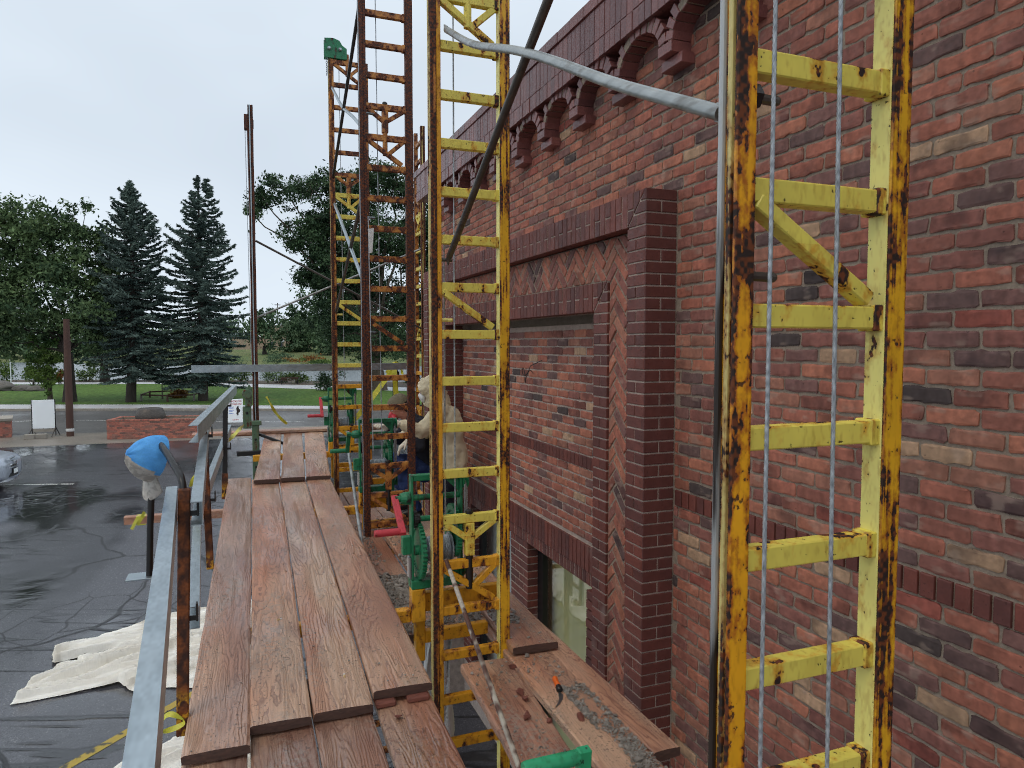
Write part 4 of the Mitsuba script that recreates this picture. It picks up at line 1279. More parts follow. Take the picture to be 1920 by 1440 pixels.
# far set of three, laid over their ends
for xa, xb, w0, w1, lab in ((0.217, 0.400, 0.240, 0.205, 'left plank of the far set of three on the deck'), (0.463, 0.655, 0.226, 0.236, 'grey middle plank of the far set of three'), (0.708, 0.925, 0.232, 0.245, 'right plank of the far set of three, speckled with mortar')):
    plank((xa, 7.22, -1.309), (xb, 10.0, -1.205), w0, w1, lab, thick=0.042)
# nearest set
for xa, xb, y1, w0, w1, lab in ((-0.128, -0.112, 3.05, 0.225, 0.225, 'nearest plank at the lower left, under the end of the leftmost plank'), (0.120, 0.126, 3.30, 0.236, 0.236, 'nearest plank second from left, at the bottom edge'),
                                (0.358, 0.366, 3.30, 0.226, 0.230, 'nearest plank third from left, at the bottom edge'), (0.592, 0.632, 3.25, 0.236, 0.24, 'nearest plank right of the bottom edge, below two brick pieces')):
    plank((xa, 0.4, -1.545), (xb, y1, -1.532), w0, w1, lab, thick=0.040)
# inner walkway between the masts and the wall
plank((1.085, 1.95, -1.682), (1.185, 3.50, -1.682), 0.235, 0.262, 'inner plank with brick chunks under the thin rusty pipe', thick=0.045)
plank((1.435, 1.2, -1.712), (1.478, 4.30, -1.700), 0.255, 0.25, 'inner plank with the orange-handled tool and grey mortar crumbs', thick=0.045)
plank((1.645, 2.47, -1.706), (1.640, 4.9, -1.706), 0.13, 0.12, 'narrow clean strip of plank against the brick pilaster', thick=0.045)
plank((1.490, 3.52, -1.650), (1.62, 6.5, -1.640), 0.265, 0.25, 'inner plank right behind the yellow mast, its cut end on another plank', thick=0.045)
plank((1.225, 3.95, -1.652), (1.27, 6.6, -1.630), 0.255, 0.25, 'inner plank behind the yellow mast covered with mortar crumbs', thick=0.045)
plank((0.955, 3.90, -1.655), (0.985, 6.6, -1.630), 0.245, 0.25, 'inner plank with swirling grain beside the red crank', thick=0.045)
for x, lab in ((0.98, 'inner plank behind the brown mast, left'), (1.24, 'inner plank behind the brown mast under the crouching worker'), (1.50, 'inner plank behind the brown mast near the wall, under the standing worker')):
    plank((x, 6.45, -1.83), (x + 0.03, 8.9, -1.82), 0.245, 0.245, lab, thick=0.042)
# cross planks of the far end
plank((-0.60, 10.12, -1.170), (2.3, 10.10, -1.150), 0.235, 0.235, 'plank lying crosswise at the far end of the deck', thick=0.042)
plank((-0.25, 10.34, -1.215), (2.3, 10.34, -1.195), 0.235, 0.235, 'second crosswise plank at the far end of the deck, under the first', thick=0.042)
plank((-1.12, 8.02, -1.742), (0.85, 7.95, -1.742), 0.09, 0.09, 'short board with yellow tape sticking out low left of the deck', thick=0.085)

# ---------------------------------------------------------------- guard rail posts and galvanised rails
def rail(pts, label, w=0.043, h=0.092):
    """A rolled steel channel, open to the left, laid along pts."""
    t = thing('guard_rail', label, 'rail', 'galvanised rails along the deck')
    pts = np.asarray(pts, float)
    th = 0.0035
    for nm, (x0, x1, z0, z1) in (('top_flange', (-w / 2, w / 2, -th, 0)), ('web', (w / 2 - th, w / 2, -h, -th - 0.0003)), ('bottom_flange', (-w / 2, w / 2 - th - 0.0003, -h, -h + th))):
        m = MB()
        n = len(pts)
        V = []
        for i, p in enumerate(pts):
            d = nrm(pts[min(i + 1, n - 1)] - pts[max(i - 1, 0)])
            a = nrm(np.cross(d, [0, 0, 1])); up = np.cross(a, d)
            V += [p + a * x + up * z for x, z in ((x0, z0), (x1, z0), (x1, z1), (x0, z1))]
        F = []
        for i in range(n - 1):
            for j in range(4):
                F.append([i * 4 + j, i * 4 + (j + 1) % 4, (i + 1) * 4 + (j + 1) % 4, (i + 1) * 4 + j])
        F += [[0, 3, 2, 1], [4 * n - 4, 4 * n - 3, 4 * n - 2, 4 * n - 1]]
        obj(nm, (np.array(V), np.array(F)), 'm_galvanised', t)
    return t


def seg(a, b, n=5):
    return along(a, b, n)


rail(seg((-0.095, 0.25, -0.60), (-0.279, 3.285, -0.60)), 'nearest galvanised channel rail running to the rust-brown post')
rail(seg((-0.166, 2.93, -0.600), (-0.262, 6.35, -0.570)), 'galvanised top rail sloping from the first rusty post to the second')
rail(seg((-0.235, 4.05, -0.425), (-0.062, 8.40, -0.455)), 'highest galvanised top rail along the deck, its end sticking out', w=0.046)
rail(seg((-0.195, 3.10, -1.065), (-0.285, 5.2, -1.06)), 'low middle galvanised rail ending beside the first rusty post')
rail(seg((-0.245, 5.3, -0.985), (-0.135, 9.3, -0.985)), 'galvanised middle rail between the second and third posts')
rail(seg((-0.56, 9.55, -0.262), (2.15, 9.72, -0.262)), 'galvanised rail crossing the far end of the deck')
for (p, q, w, lab, m, cup) in (((-0.213, 3.03, -0.565), (-0.243, 3.03, -1.55), 0.044, 'nearest rust-brown guard rail post', 'm_post_rust', True),
                               ((-0.232, 5.02, -0.50), (-0.208, 4.98, -1.47), 0.044, 'second rusty guard rail post with a yellow foot', 'm_post_rust', True),
                               ((-0.137, 7.42, -0.50), (-0.165, 7.42, -1.50), 0.046, 'third guard rail post, black above and rusty yellow below', 'm_black_steel', False)):
    t = thing('rail_post', lab, 'post', 'guard rail posts')
    obj('tube', bar(p, q, w, w, 0.004, up=(0, 1, 0)), m, t)
    d = nrm(np.subtract(q, p))
    for dz in (0.10, 0.52):
        c = np.array(p) + d * dz
        hk = MB(); hk.add(*bar(c + [0.0, 0, 0], c + [0.052, 0, 0], 0.008, 0.02, 0.001)); hk.add(*bar(c + [0.050, 0, -0.01], c + [0.050, 0, 0.06], 0.008, 0.03, 0.001, up=(0, 1, 0)))
        obj('rail_hook', hk.mesh(), 'm_black_steel', t)
    if not cup:
        obj('sleeve', bar(np.array(q) + d * -0.24, np.array(q) + d * 0.01, w + 0.008, w + 0.008, 0.003, up=(0, 1, 0)), 'm_post_rust', t)
# bent black tube in the first post, and the cap that hangs on it
bt = thing('bent_tube', 'black bent tube rising from the rusty post and hanging down again to a small plate', 'tube')
arc = [(-0.216, 3.03, -0.60), (-0.220, 3.045, -0.55), (-0.228, 3.07, -0.522), (-0.280, 3.21, -0.462), (-0.330, 3.355, -0.418), (-0.350, 3.395, -0.416), (-0.364, 3.41, -0.45), (-0.368, 3.415, -0.60), (-0.379, 3.41, -0.80), (-0.386, 3.40, -1.005)]
pts = np.array(arc)
obj('tube', tube(pts, 0.0138, 12), 'm_black_steel', bt, smooth=50)
obj('foot_plate', box(-0.475, -0.365, 3.36, 3.46, -1.012, -1.005, 0.001), 'm_galvanised', bt)
cap = thing('baseball_cap', 'worn baseball cap with blue mesh back and grey front hung on the bent black tube', 'cap')
A = nrm([-0.80, -0.50, 0.26]); F_ = nrm([-0.30, 0.30, -0.90]); F_ = nrm(F_ - A * np.dot(A, F_)); Lt = np.cross(A, F_)
C0 = np.array([-0.340, 3.385, -0.495])
nu, nv = 36, 10
V = []
for i in range(nu):
    ph_ = 2 * math.pi * i / nu
    for j in range(nv + 1):
        t_ = j / nv
        r_ = (1 - t_ ** 1.9) ** 0.60 if t_ < 1 else 0
        crease = 1 + 0.035 * abs(math.sin(3 * ph_ + 0.4)) + 0.015 * math.sin(9 * ph_ + 5 * t_)
        V.append(C0 + A * (0.128 * t_ + 0.004) * crease + F_ * math.cos(ph_) * 0.106 * r_ + Lt * math.sin(ph_) * 0.086 * r_ * crease)
V = np.array(V); W_ = nv + 1
ff, fb_ = [], []
for i in range(nu):
    for j in range(nv):
        q = [i * W_ + j, ((i + 1) % nu) * W_ + j, ((i + 1) % nu) * W_ + j + 1, i * W_ + j + 1]
        (ff if math.cos(2 * math.pi * (i + 0.5) / nu) > 0.30 - 0.25 * (j / nv) else fb_).append(q)
obj('mesh_back', (V, np.array(fb_)), 'm_cap_blue', cap, smooth=True)
obj('front_panel', (V + 0.0006 * A, np.array(ff)), 'm_cap_grey', cap, smooth=True)
obj('button', lathe([(0, 0), (0, 0.008), (0.005, 0.006), (0.007, 0)], C0 + A * 0.130, A, 10), 'm_cap_blue', cap)
bv = []
for i in range(17):
    a_ = (i / 16 - 0.5) * 2.3
    for j in range(5):
        e = j / 4
        L_ = 0.092 * math.cos(a_ * 0.75) ** 0.8 * e
        bv.append(C0 + A * (0.006 - 0.030 * e + 0.02 * (a_ ** 2) * 0.4) + F_ * (math.cos(a_) * 0.106 + L_) + Lt * math.sin(a_) * (0.087 + 0.006 * e) - A * 0.018 * e * a_ ** 2)
bv = np.array(bv); bf = grid(16, 4)
obj('brim', (np.vstack([bv, bv - A * 0.004]), np.vstack([bf, bf[:, ::-1] + len(bv)])), 'm_cap_grey', cap, smooth=True)
# ---------------------------------------------------------------- the ground and what lies beyond
def flat(poly, z, thick=0.3):
    m = trimesh.creation.extrude_polygon(Polygon(poly), thick, engine='earcut')
    v = np.array(m.vertices); v[:, 2] += z - thick
    return v, np.array(m.faces)


def lerp_line(a, b, x):
    return (x, a[1] + (b[1] - a[1]) * (x - a[0]) / (b[0] - a[0]))


def ply_line(pts, xl=-90, xr=90):
    return [lerp_line(pts[0], pts[1], xl)] + list(pts) + [lerp_line(pts[-2], pts[-1], xr)]


LOT = [(-8.91, 33.3), (-0.71, 33.0)]
ST1 = [(-10.15, 37.7), (3.7, 36.6)]
KERB = [(-13.86, 51.9), (-4.69, 48.8), (4.55, 44.9)]
GRASS = [(-15.06, 56.3), (-5.05, 52.5), (4.78, 47.6)]
PATH1 = [(-22.2, 83.4), (-7.5, 78.4), (6.49, 64.2)]
PATH0 = [(-23.35, 87.9), (-7.9, 83.0), (7.15, 70.3)]
LAKE0 = [(-25.4, 95.0), (-8.4, 88.8), (8.1, 79.6)]

g = meshkit
n = 60
X, Y = np.meshgrid(np.linspace(-900, 900, n), np.concatenate([np.linspace(-60, 90, 12), np.linspace(95, 300, 36), np.linspace(340, 2500, 12)]), indexing='ij')
Z = np.full(X.shape, GZ - 0.16)
FAR = 128 + np.clip(-X - 2, 0, 40) * 1.5
Z = Z - 1.2 * np.clip((Y - (88 - 0.55 * X.clip(-60, 60))) / 8, 0, 1) * np.clip((FAR + 10 - Y) / 8, 0, 1)
Z = Z + np.clip((Y - FAR) / 70, 0, 1) * 2.6 + np.clip((Y - 300) / 2200, 0, 1) * 6
Z += (meshkit.noise(np.stack([X * 0.05, Y * 0.05, X * 0], -1)) - 0.5) * 0.6 * np.clip((Y - FAR) / 40, 0, 1)
setting('ground', (np.stack([X, Y, Z], -1).reshape(-1, 3), grid(n - 1, n - 1)), 'm_bank', 'rough green ground and the far shore', smooth=True)
setting('parking_lot', flat([(-90, -40)] + ply_line(LOT)[:1] + LOT + ply_line(LOT)[-1:] + [(90, -40)], GZ), 'm_asphalt', 'wet dark asphalt parking lot with cracks and puddles')
A = ply_line(LOT); B = ply_line(ST1); C = ply_line(KERB); D = ply_line(GRASS); P1 = ply_line(PATH1, -120, 60); P0 = ply_line(PATH0, -120, 60); LK = ply_line(LAKE0, -160, 60)
setting('sidewalk', flat(A + B[::-1], GZ + 0.004), 'm_concrete', 'wet concrete pavement between the parking lot and the street')
setting('street', flat(B + C[::-1], GZ - 0.02), 'm_street', 'wet grey street')
setting('kerb', flat(C + [(x, y + 0.25) for x, y in C[::-1]], GZ + 0.11), 'm_dry_concrete', 'far concrete kerb of the street')
setting('far_pavement', flat([(x, y + 0.2505) for x, y in C] + [(x, y - 0.35) for x, y in D[::-1]], GZ + 0.10), 'm_path', 'shining wet pavement along the far side of the street')
setting('lawn', flat([(x, y - 0.3495) for x, y in D] + P1[::-1], GZ + 0.13), 'm_lawn', 'green lawn of the park')
setting('path', flat(P1 + P0[::-1], GZ + 0.12), 'm_path', 'pale wet path across the park')
setting('shore', flat(P0 + LK[::-1], GZ + 0.08), 'm_soil', 'bare strip between the path and the lake')
setting('lake', flat(LK + [(90, 240), (-200, 240)], GZ - 0.22, 0.2), 'm_water', 'grey lake')
# painted lines
def ribbon(pts, w, z):
    p = np.asarray(pts, float); d = np.gradient(p, axis=0); d /= np.linalg.norm(d, axis=1, keepdims=True)
    a = np.stack([-d[:, 1], d[:, 0]], 1) * w / 2
    v = np.vstack([np.c_[p - a, np.full(len(p), z)], np.c_[p + a, np.full(len(p), z)]])
    m = len(p)
    return v, np.array([[i, i + 1, m + i + 1, m + i] for i in range(m - 1)])


single('bay_line', ribbon([(-2.9, 6.42), (-1.66, 7.76), (-0.83, 8.66), (0.4, 10.0)], 0.11, GZ + 0.004), 'm_line_yellow', 'worn yellow parking line on the asphalt below the deck', 'parking line')
single('bay_line', ribbon([(-6.6, 24.45), (-5.4, 24.1), (-4.62, 23.85)], 0.10, GZ + 0.004), 'm_white_paint', 'pale parking line in front of the silver car', 'parking line')
for a_, b_, lab in (((-30, 47.2), (-10.5, 44.6), 'white lane line on the street left of the white board'), ((-8.3, 44.0), (-5.0, 42.8), 'white lane line on the street right of the wooden pole'), ((-1.5, 40.9), (3.2, 39.2), 'white lane line on the street beyond the lone mast'), ((3.9, 39.0), (16, 34.5), 'white lane line on the street behind the farthest winch')):
    single('lane_line', ribbon([a_, ((a_[0] + b_[0]) / 2, (a_[1] + b_[1]) / 2), b_], 0.13, GZ - 0.016), 'm_white_paint', lab, 'lane line', 'lane lines on the street')


# ---- trees
def leaf_mesh(points, normals_hint, size, rng, drop=0.0):
    """Small folded leaves-and-sprigs, two triangles each, at the points."""
    n = len(points)
    a = rng.normal(size=(n, 3)); a /= np.linalg.norm(a, axis=1, keepdims=True)
    b = rng.normal(size=(n, 3)); b -= a * (a * b).sum(1, keepdims=True); b /= np.linalg.norm(b, axis=1, keepdims=True)
    s = size * rng.uniform(0.6, 1.4, (n, 1))
    v = np.stack([points - a * s, points + b * s * 0.45, points + a * s, points - b * s * 0.45], 1).reshape(-1, 3)
    k = np.arange(n) * 4
    f = np.vstack([np.stack([k, k + 1, k + 2], 1), np.stack([k, k + 2, k + 3], 1)])
    uv = np.repeat(rng.random((n, 2)), 4, axis=0)
    return (v, f), uv


def limb(p, q, r0, r1, rng, n=7, wob=0.06):
    t = np.linspace(0, 1, n)[:, None]
    p, q = np.asarray(p, float), np.asarray(q, float)
    L = np.linalg.norm(q - p)
    c = p * (1 - t) + q * t + rng.normal(0, wob * L, (n, 3)) * np.sin(t * math.pi) * 0.6
    c[:, 2] += 0.06 * L * np.sin(t[:, 0] * math.pi)
    return tube(c, np.linspace(r0, r1, n), 6)


def deciduous(name, label, base, Yd, lobes, trunk_r, leaf, leaves, m_leaf, m_bark, group=None, fork=0.35, seed=1, depth=1.0, lean=0.0, kind=None):
    """A broad tree: lobes are (x, z, half width, half height) about the distance Yd."""
    rng = np.random.default_rng(seed)
    t = thing(name, label, 'tree', group)
    base = np.asarray(base, float)
    zc = np.mean([l[1] for l in lobes]); lo = min(l[1] - l[3] for l in lobes)
    fk = np.array([base[0] + lean, base[1], base[2] + (zc - base[2]) * fork])
    tr = MB()
    tr.add(*tube(np.array([base, base * 0.6 + fk * 0.4 + rng.normal(0, 0.05, 3), fk]), [trunk_r * 1.35, trunk_r, trunk_r * 0.8], 9))
    P = []
    area = np.array([l[2] * l[3] for l in lobes]); area = area / area.sum()
    for (x, z, rx, rz), w in zip(lobes, area):
        c = np.array([x, Yd + rng.uniform(-0.7, 0.7) * rx * depth, z])
        r = np.array([rx, rx * depth, rz])
        tr.add(*limb(fk, c, trunk_r * 0.30, trunk_r * 0.06, rng, 8))
        nsub = 22
        cen = c + rng.normal(size=(nsub, 3)) * r * 0.55
        for s in cen[::3]:
            tr.add(*limb(c, s, trunk_r * 0.09, trunk_r * 0.025, rng, 5))
        m = int(leaves * w)
        which = rng.integers(0, nsub, m)
        pts = cen[which] + rng.normal(size=(m, 3)) * r * np.array([0.20, 0.20, 0.17])
        keep = meshkit.noise(pts * 1.3 + seed) > 0.30
        P.append(pts[keep])
    obj('trunk', tr.mesh(), m_bark, t)
    (v, f), uv = leaf_mesh(np.vstack(P), None, leaf, rng)
    obj('crown', (v, f), m_leaf, t, uv=uv)
    return t


def spruce(label, x, y, z0, z1, spread, seed, forked=False, lean=0.0, branch=190, skirt=0.10):
    rng = np.random.default_rng(seed)
    t = thing('spruce_tree', label, 'tree', 'spruces at the park')
    H = z1 - z0
    tr = MB(); tr.add(*tube([(x + lean, y, z0), (x, y, z0 + H * 0.4), (x, y, z1)], [0.34, 0.22, 0.02], 8))
    V, UV = [], []
    nwh = branch // 5
    for i in range(branch):
        wh = i // 5
        h = skirt + (1 - skirt) * (wh + 0.28 * rng.random()) / nwh
        prof = np.interp(h, [0.0, 0.15, 0.35, 0.6, 0.8, 0.93, 1.0], [0.80, 0.86, 1.0, 0.80, 0.56, 0.26, 0.03])
        L = spread * prof * rng.uniform(0.62, 1.12)
        az = 2 * np.pi * ((i % 5) / 5 + rng.uniform(-0.08, 0.08)) + wh * 1.1
        ox = 0.0
        if forked and h > 0.76:
            ox = (0.55 if rng.random() < 0.45 else -0.12)
            L *= 0.62
        zb = z0 + H * h
        d = np.array([math.cos(az), math.sin(az), 0])
        m = int(10 + 26 * L)
        s = np.sort(rng.random(m)) ** 0.75
        rise = np.clip((h - 0.30) * 1.1, 0, 0.55)
        droop = (-0.34 + 0.25 * rise) * L * s + (0.16 + rise * 0.75) * L * s ** 2.4 - 0.04
        c = np.array([x + ox, y, zb]) + d * (L * s)[:, None] + np.array([0, 0, 1]) * droop[:, None]
        q_ = c[:: max(1, m // 5)]
        tr.add(*tube(q_, np.linspace(0.04, 0.008, len(q_)), 4))
        side = np.array([-d[1], d[0], 0])
        for rep in range(3):
            w = rng.normal(0, 1, m) * (0.04 + 0.12 * L * s * (1 - 0.55 * s))
            q = c + side * w[:, None] + np.array([0, 0, 1]) * (-0.16 * np.abs(w) - rng.random(m) * 0.10)[:, None]
            V.append(q)
    V.append(np.stack([x + rng.normal(0, 0.05, 160), y + rng.normal(0, 0.05, 160), z1 - rng.random(160) * 1.4], 1))
    P = np.vstack(V)
    n = len(P)
    a = rng.normal(size=(n, 3)) * [1, 1, 0.5]; a[:, 2] -= 0.25; a /= np.linalg.norm(a, axis=1, keepdims=True)
    b = np.cross(a, rng.normal(size=(n, 3))); b /= np.linalg.norm(b, axis=1, keepdims=True)
    sz = rng.uniform(0.09, 0.20, (n, 1))
    v = np.stack([P - a * sz, P + b * sz * 0.30, P + a * sz, P - b * sz * 0.30], 1).reshape(-1, 3)
    k = np.arange(n) * 4
    f = np.vstack([np.stack([k, k + 1, k + 2], 1), np.stack([k, k + 2, k + 3], 1)])
    obj('trunk', tr.mesh(), 'm_dark_bark', t)
    obj('crown', (v, f), 'm_spruce', t, uv=np.repeat(rng.random((n, 2)), 4, axis=0))
    return t


spruce('left of the two tall dark spruces, slimmer and single-topped', -6.7, 54.7, GZ, 11.05, 3.1, 3, lean=-0.35, branch=240, skirt=0.14)
spruce('right of the two tall dark spruces, with a forked top', -2.45, 54.1, GZ, 11.6, 3.3, 5, forked=True, branch=260, skirt=0.10)
# the whorled candle tops
deciduous('broad_tree', 'large broad green tree at the left edge of the photo', (-11.0, 56.4, GZ), 56, [(-13.3, 7.8, 1.7, 1.7), (-11.8, 7.0, 1.9, 1.8), (-10.0, 7.4, 1.6, 1.6), (-8.7, 6.4, 1.0, 1.3), (-13.7, 5.1, 1.8, 2.1), (-11.6, 4.5, 2.2, 2.1), (-9.4, 4.2, 1.6, 1.8), (-14.1, 2.3, 1.5, 1.8), (-12.5, 2.0, 1.7, 1.4), (-10.1, 1.8, 1.9, 1.8), (-8.9, 0.9, 1.1, 1.5), (-14.5, 0.2, 0.9, 1.1), (-15.6, 6.0, 2.0, 2.2), (-16.0, 2.5, 2.0, 2.4)], 0.36, 0.14, 46000, 'm_leaf_green', 'm_dark_bark', seed=21, fork=0.42)
deciduous('broad_tree', 'dark broad tree behind the left spruce near the lake', (-13.6, 87.0, GZ), 86, [(-12.9, 0.3, 2.3, 2.3), (-11.4, 2.6, 2.0, 2.3), (-14.9, -0.6, 2.0, 1.7), (-10.2, -0.3, 2.1, 1.7), (-13.0, 4.0, 2.5, 2.4)], 0.42, 0.22, 8000, 'm_leaf_dark', 'm_dark_bark', seed=22, fork=0.5)
deciduous('young_tree', 'small young tree behind the white board', (-12.4, 57.5, GZ), 57, [(-12.5, -0.1, 0.8, 0.8), (-12.1, -1.1, 0.8, 0.7), (-12.8, -1.6, 0.8, 0.7), (-12.3, -2.5, 0.6, 0.5)], 0.16, 0.10, 5200, 'm_shrub', 'm_bark', seed=23, fork=0.45)
deciduous('cottonwood_tree', 'big cottonwood with a long arching limb and pale leaning trunks behind the masts', (11.3, 61.5, GZ), 61, [(8.2, 12.2, 1.8, 1.7), (10.4, 13.2, 2.2, 2.0), (12.7, 13.9, 1.9, 1.8), (15.4, 12.3, 1.8, 2.2), (6.0, 13.1, 1.9, 1.1), (3.7, 12.7, 1.9, 0.9), (1.9, 11.7, 1.1, 1.1), (1.0, 10.5, 0.6, 0.9), (5.9, 9.0, 1.7, 1.7), (8.1, 8.2, 2.4, 2.4), (11.7, 9.3, 3.3, 2.9), (14.9, 8.1, 2.2, 2.8), (7.3, 4.2, 1.8, 2.0), (10.3, 3.8, 2.7, 2.3), (13.5, 3.5, 2.1, 2.3), (8.0, 0.7, 2.0, 1.6), (11.6, 0.2, 2.6, 1.4), (15.4, 3.5, 1.2, 2.8), (5.2, 8.6, 1.5, 1.5), (6.8, 6.3, 2.0, 1.8), (7.0, 10.6, 1.9, 1.2), (6.4, 4.6, 1.2, 1.5), (9.5, 6.2, 2.0, 2.0), (17.5, 9.0, 2.4, 3.4), (17.0, 4.5, 2.2, 3.0)], 0.55, 0.135, 110000, 'm_leaf_dark', 'm_bark', seed=24, fork=0.40, lean=-0.7)
for k, (lab, Yd, base, lobes, lf, nl, m) in enumerate((
        ('far tree left of the tan building across the lake', 180, (5.6, 180, -2.6), [(5.8, 3.8, 3.2, 3.6), (3.7, 3.2, 2.4, 3.2)], 0.45, 2600, 'm_far_leaf'),
        ('pale rounded tree in front of the tan building across the lake', 188, (13.7, 189, -2.6), [(13.7, 2.0, 4.0, 3.5), (13.7, 5.0, 2.1, 2.5), (13.7, -0.5, 4.0, 1.5)], 0.45, 4000, 'm_far_leaf'),
        ('dark far tree behind the pale rounded one', 200, (17.0, 202, -2.6), [(15.0, 6.5, 4.2, 4.0), (19.2, 5.8, 4.2, 4.3), (17, 2.5, 4.5, 3)], 0.5, 4000, 'm_leaf_dark'),
        ('tall far tree by the white pickup across the lake', 168, (20.0, 170, -2.8), [(20.2, 6.2, 4.2, 5.6), (18.1, 2.6, 3.4, 2.7), (23, 4, 4, 5)], 0.45, 5500, 'm_far_leaf'),
        ('far tree seen between the brown mast posts', 185, (27.0, 187, -2.6), [(27.0, 6.1, 5.4, 6.8), (32, 4, 5, 5)], 0.5, 4200, 'm_far_leaf'),
        ('far tree seen right of the brown mast', 190, (41.9, 192, -2.6), [(41.9, 3.6, 5.9, 5.8), (48, 4, 6, 6)], 0.5, 3600, 'm_leaf_dark'),
        ('far trees at the left edge across the lake', 210, (-53, 212, -2.4), [(-53.2, 0.7, 4.5, 4.0), (-48.7, -0.7, 3.4, 3.3), (-58, 1, 5, 4)], 0.5, 3600, 'm_far_leaf'))):
    deciduous('far_tree', lab, base, Yd, lobes, 0.5, lf, nl, m, 'm_dark_bark', 'trees across the lake', seed=40 + k, fork=0.35)
# the far-off wood along the horizon, one mass
rw = np.random.default_rng(77)
P = []
for x in np.arange(-260, 320, 9.0):
    h = 7 + 5 * rw.random()
    c = np.array([x + rw.normal(0, 2), 285 + rw.normal(0, 8), -1.6 + h * 0.5])
    P.append(c + rw.normal(size=(300, 3)) * [4.2, 4, h * 0.26])
(v, f), uv = leaf_mesh(np.vstack(P), None, 0.95, rw)
single('far_wood', (v, f), 'm_far_leaf', 'dense far-off trees along the horizon beyond the lake', 'trees', kind='stuff', uv=uv)


def shrub(x, y, z, rx, rz, m, label, n=900, leaf=0.10, seed=0, name='shrub', group='shrubs in the park'):
    rng = np.random.default_rng(500 + seed)
    t = thing(name, label, 'shrub', group)
    cen = np.array([x, y, z]) + rng.normal(size=(14, 3)) * [rx * 0.5, rx * 0.4, rz * 0.38]
    cen[:, 2] = np.maximum(cen[:, 2], GZ + 0.25 * rz)
    pts = cen[rng.integers(0, 14, n)] + rng.normal(size=(n, 3)) * [rx * 0.24, rx * 0.24, rz * 0.24]
    pts = pts[pts[:, 2] > GZ + 0.05]
    (v, f), uv = leaf_mesh(pts, None, leaf, rng)
    st = MB()
    for c in cen[::2]:
        st.add(*limb((x + rng.normal(0, 0.06), y, GZ), c, 0.03, 0.01, rng, 4))
    obj('stems', st.mesh(), 'm_dark_bark', t)
    obj('leaves', (v, f), m, t, uv=uv)


for k, (y, x, z, rx, rz, m, lab) in enumerate((
        (88, -15.4, -3.3, 1.2, 0.8, 'm_shrub', 'bright green shrub by the lake behind the brown pole'), (86, -8.2, -3.5, 2.1, 0.45, 'm_leaf_dark', 'low dark juniper by the lake left of the right spruce'),
        (86, -5.6, -3.6, 1.9, 0.4, 'm_leaf_dark', 'low dark juniper by the lake between the spruce trunks'), (84, -1.7, -3.3, 1.3, 0.8, 'm_leaf_green', 'shrub by the lake right of the right spruce trunk'),
        (82, 0.1, -3.3, 1.1, 0.9, 'm_shrub', 'shrub by the lake behind the lone mast'), (77, 3.6, -3.4, 1.2, 0.7, 'm_leaf_green', 'shrub by the lake behind the park bench'),
        (76, 5.5, -3.3, 1.0, 0.7, 'm_shrub', 'pale green shrub by the lake right of the park bench'), (62, 6.8, -3.2, 1.0, 1.0, 'm_leaf_dark', 'dark bush on the lawn behind the farthest winch'),
        (80, -18.6, -3.1, 1.1, 0.8, 'm_shrub', 'pale shrub behind the boulders at the left edge'), (82, -16.8, -3.2, 0.5, 0.5, 'm_rust_leaf', 'small rust-coloured shrub behind the young tree'),
        (80, -20.8, -2.3, 0.9, 1.5, 'm_shrub', 'tall pale shrub at the left edge of the photo'), (57.5, -4.3, -3.8, 0.45, 0.35, 'm_rust_leaf', 'brownish bush inside the low wooden ring'),
        (74, 12.9, -3.7, 0.8, 0.7, 'm_shrub', 'shrub seen between the posts of the brown mast'), (72, 16.7, -3.7, 0.9, 0.7, 'm_leaf_dark', 'dark shrub at the right of the lawn'),
        (130, 6.1, -2.3, 2.3, 0.7, 'm_far_leaf', 'bush on the far shore of the lake'), (132, 11.2, -2.6, 2.8, 0.7, 'm_rust_leaf', 'yellowish bush on the far shore of the lake'), (128, 13.1, -3.1, 1.8, 0.6, 'm_shrub', 'low pale bush at the far waterline'),
        (131, -3.0, -2.6, 3.5, 0.9, 'm_far_leaf', 'wide bush on the far shore behind the lone mast'), (131, -14.0, -2.6, 4.5, 1.0, 'm_far_leaf', 'wide bush on the far shore between the spruces'))):
    shrub(x, y, z, rx, rz, m, lab, n=1100 if y < 100 else 700, leaf=0.10 if y < 100 else 0.18, seed=k)
# boulders at the left
for k, (x, y, r, h) in enumerate(((-18.9, 72.0, 1.0, 0.55), (-17.3, 71.4, 0.8, 0.40), (-16.2, 70.6, 0.7, 0.35), (-19.9, 74.5, 1.1, 0.6))):
    m = trimesh.creation.icosphere(subdivisions=3, radius=1.0)
    v = np.array(m.vertices) * [r, r * 0.8, h]; v *= (0.75 + 0.5 * meshkit.fbm(np.array(m.vertices) * 1.6 + k * 9, 3))[:, None]
    single('boulder', (v + [x, y, GZ + h * 0.3 + 0.13], np.array(m.faces)), 'm_stone', ['largest dark boulder', 'second dark boulder', 'small dark boulder', 'rear dark boulder'][k] + ' in the bed left of the young tree', 'boulder', 'boulders at the left', smooth=40)

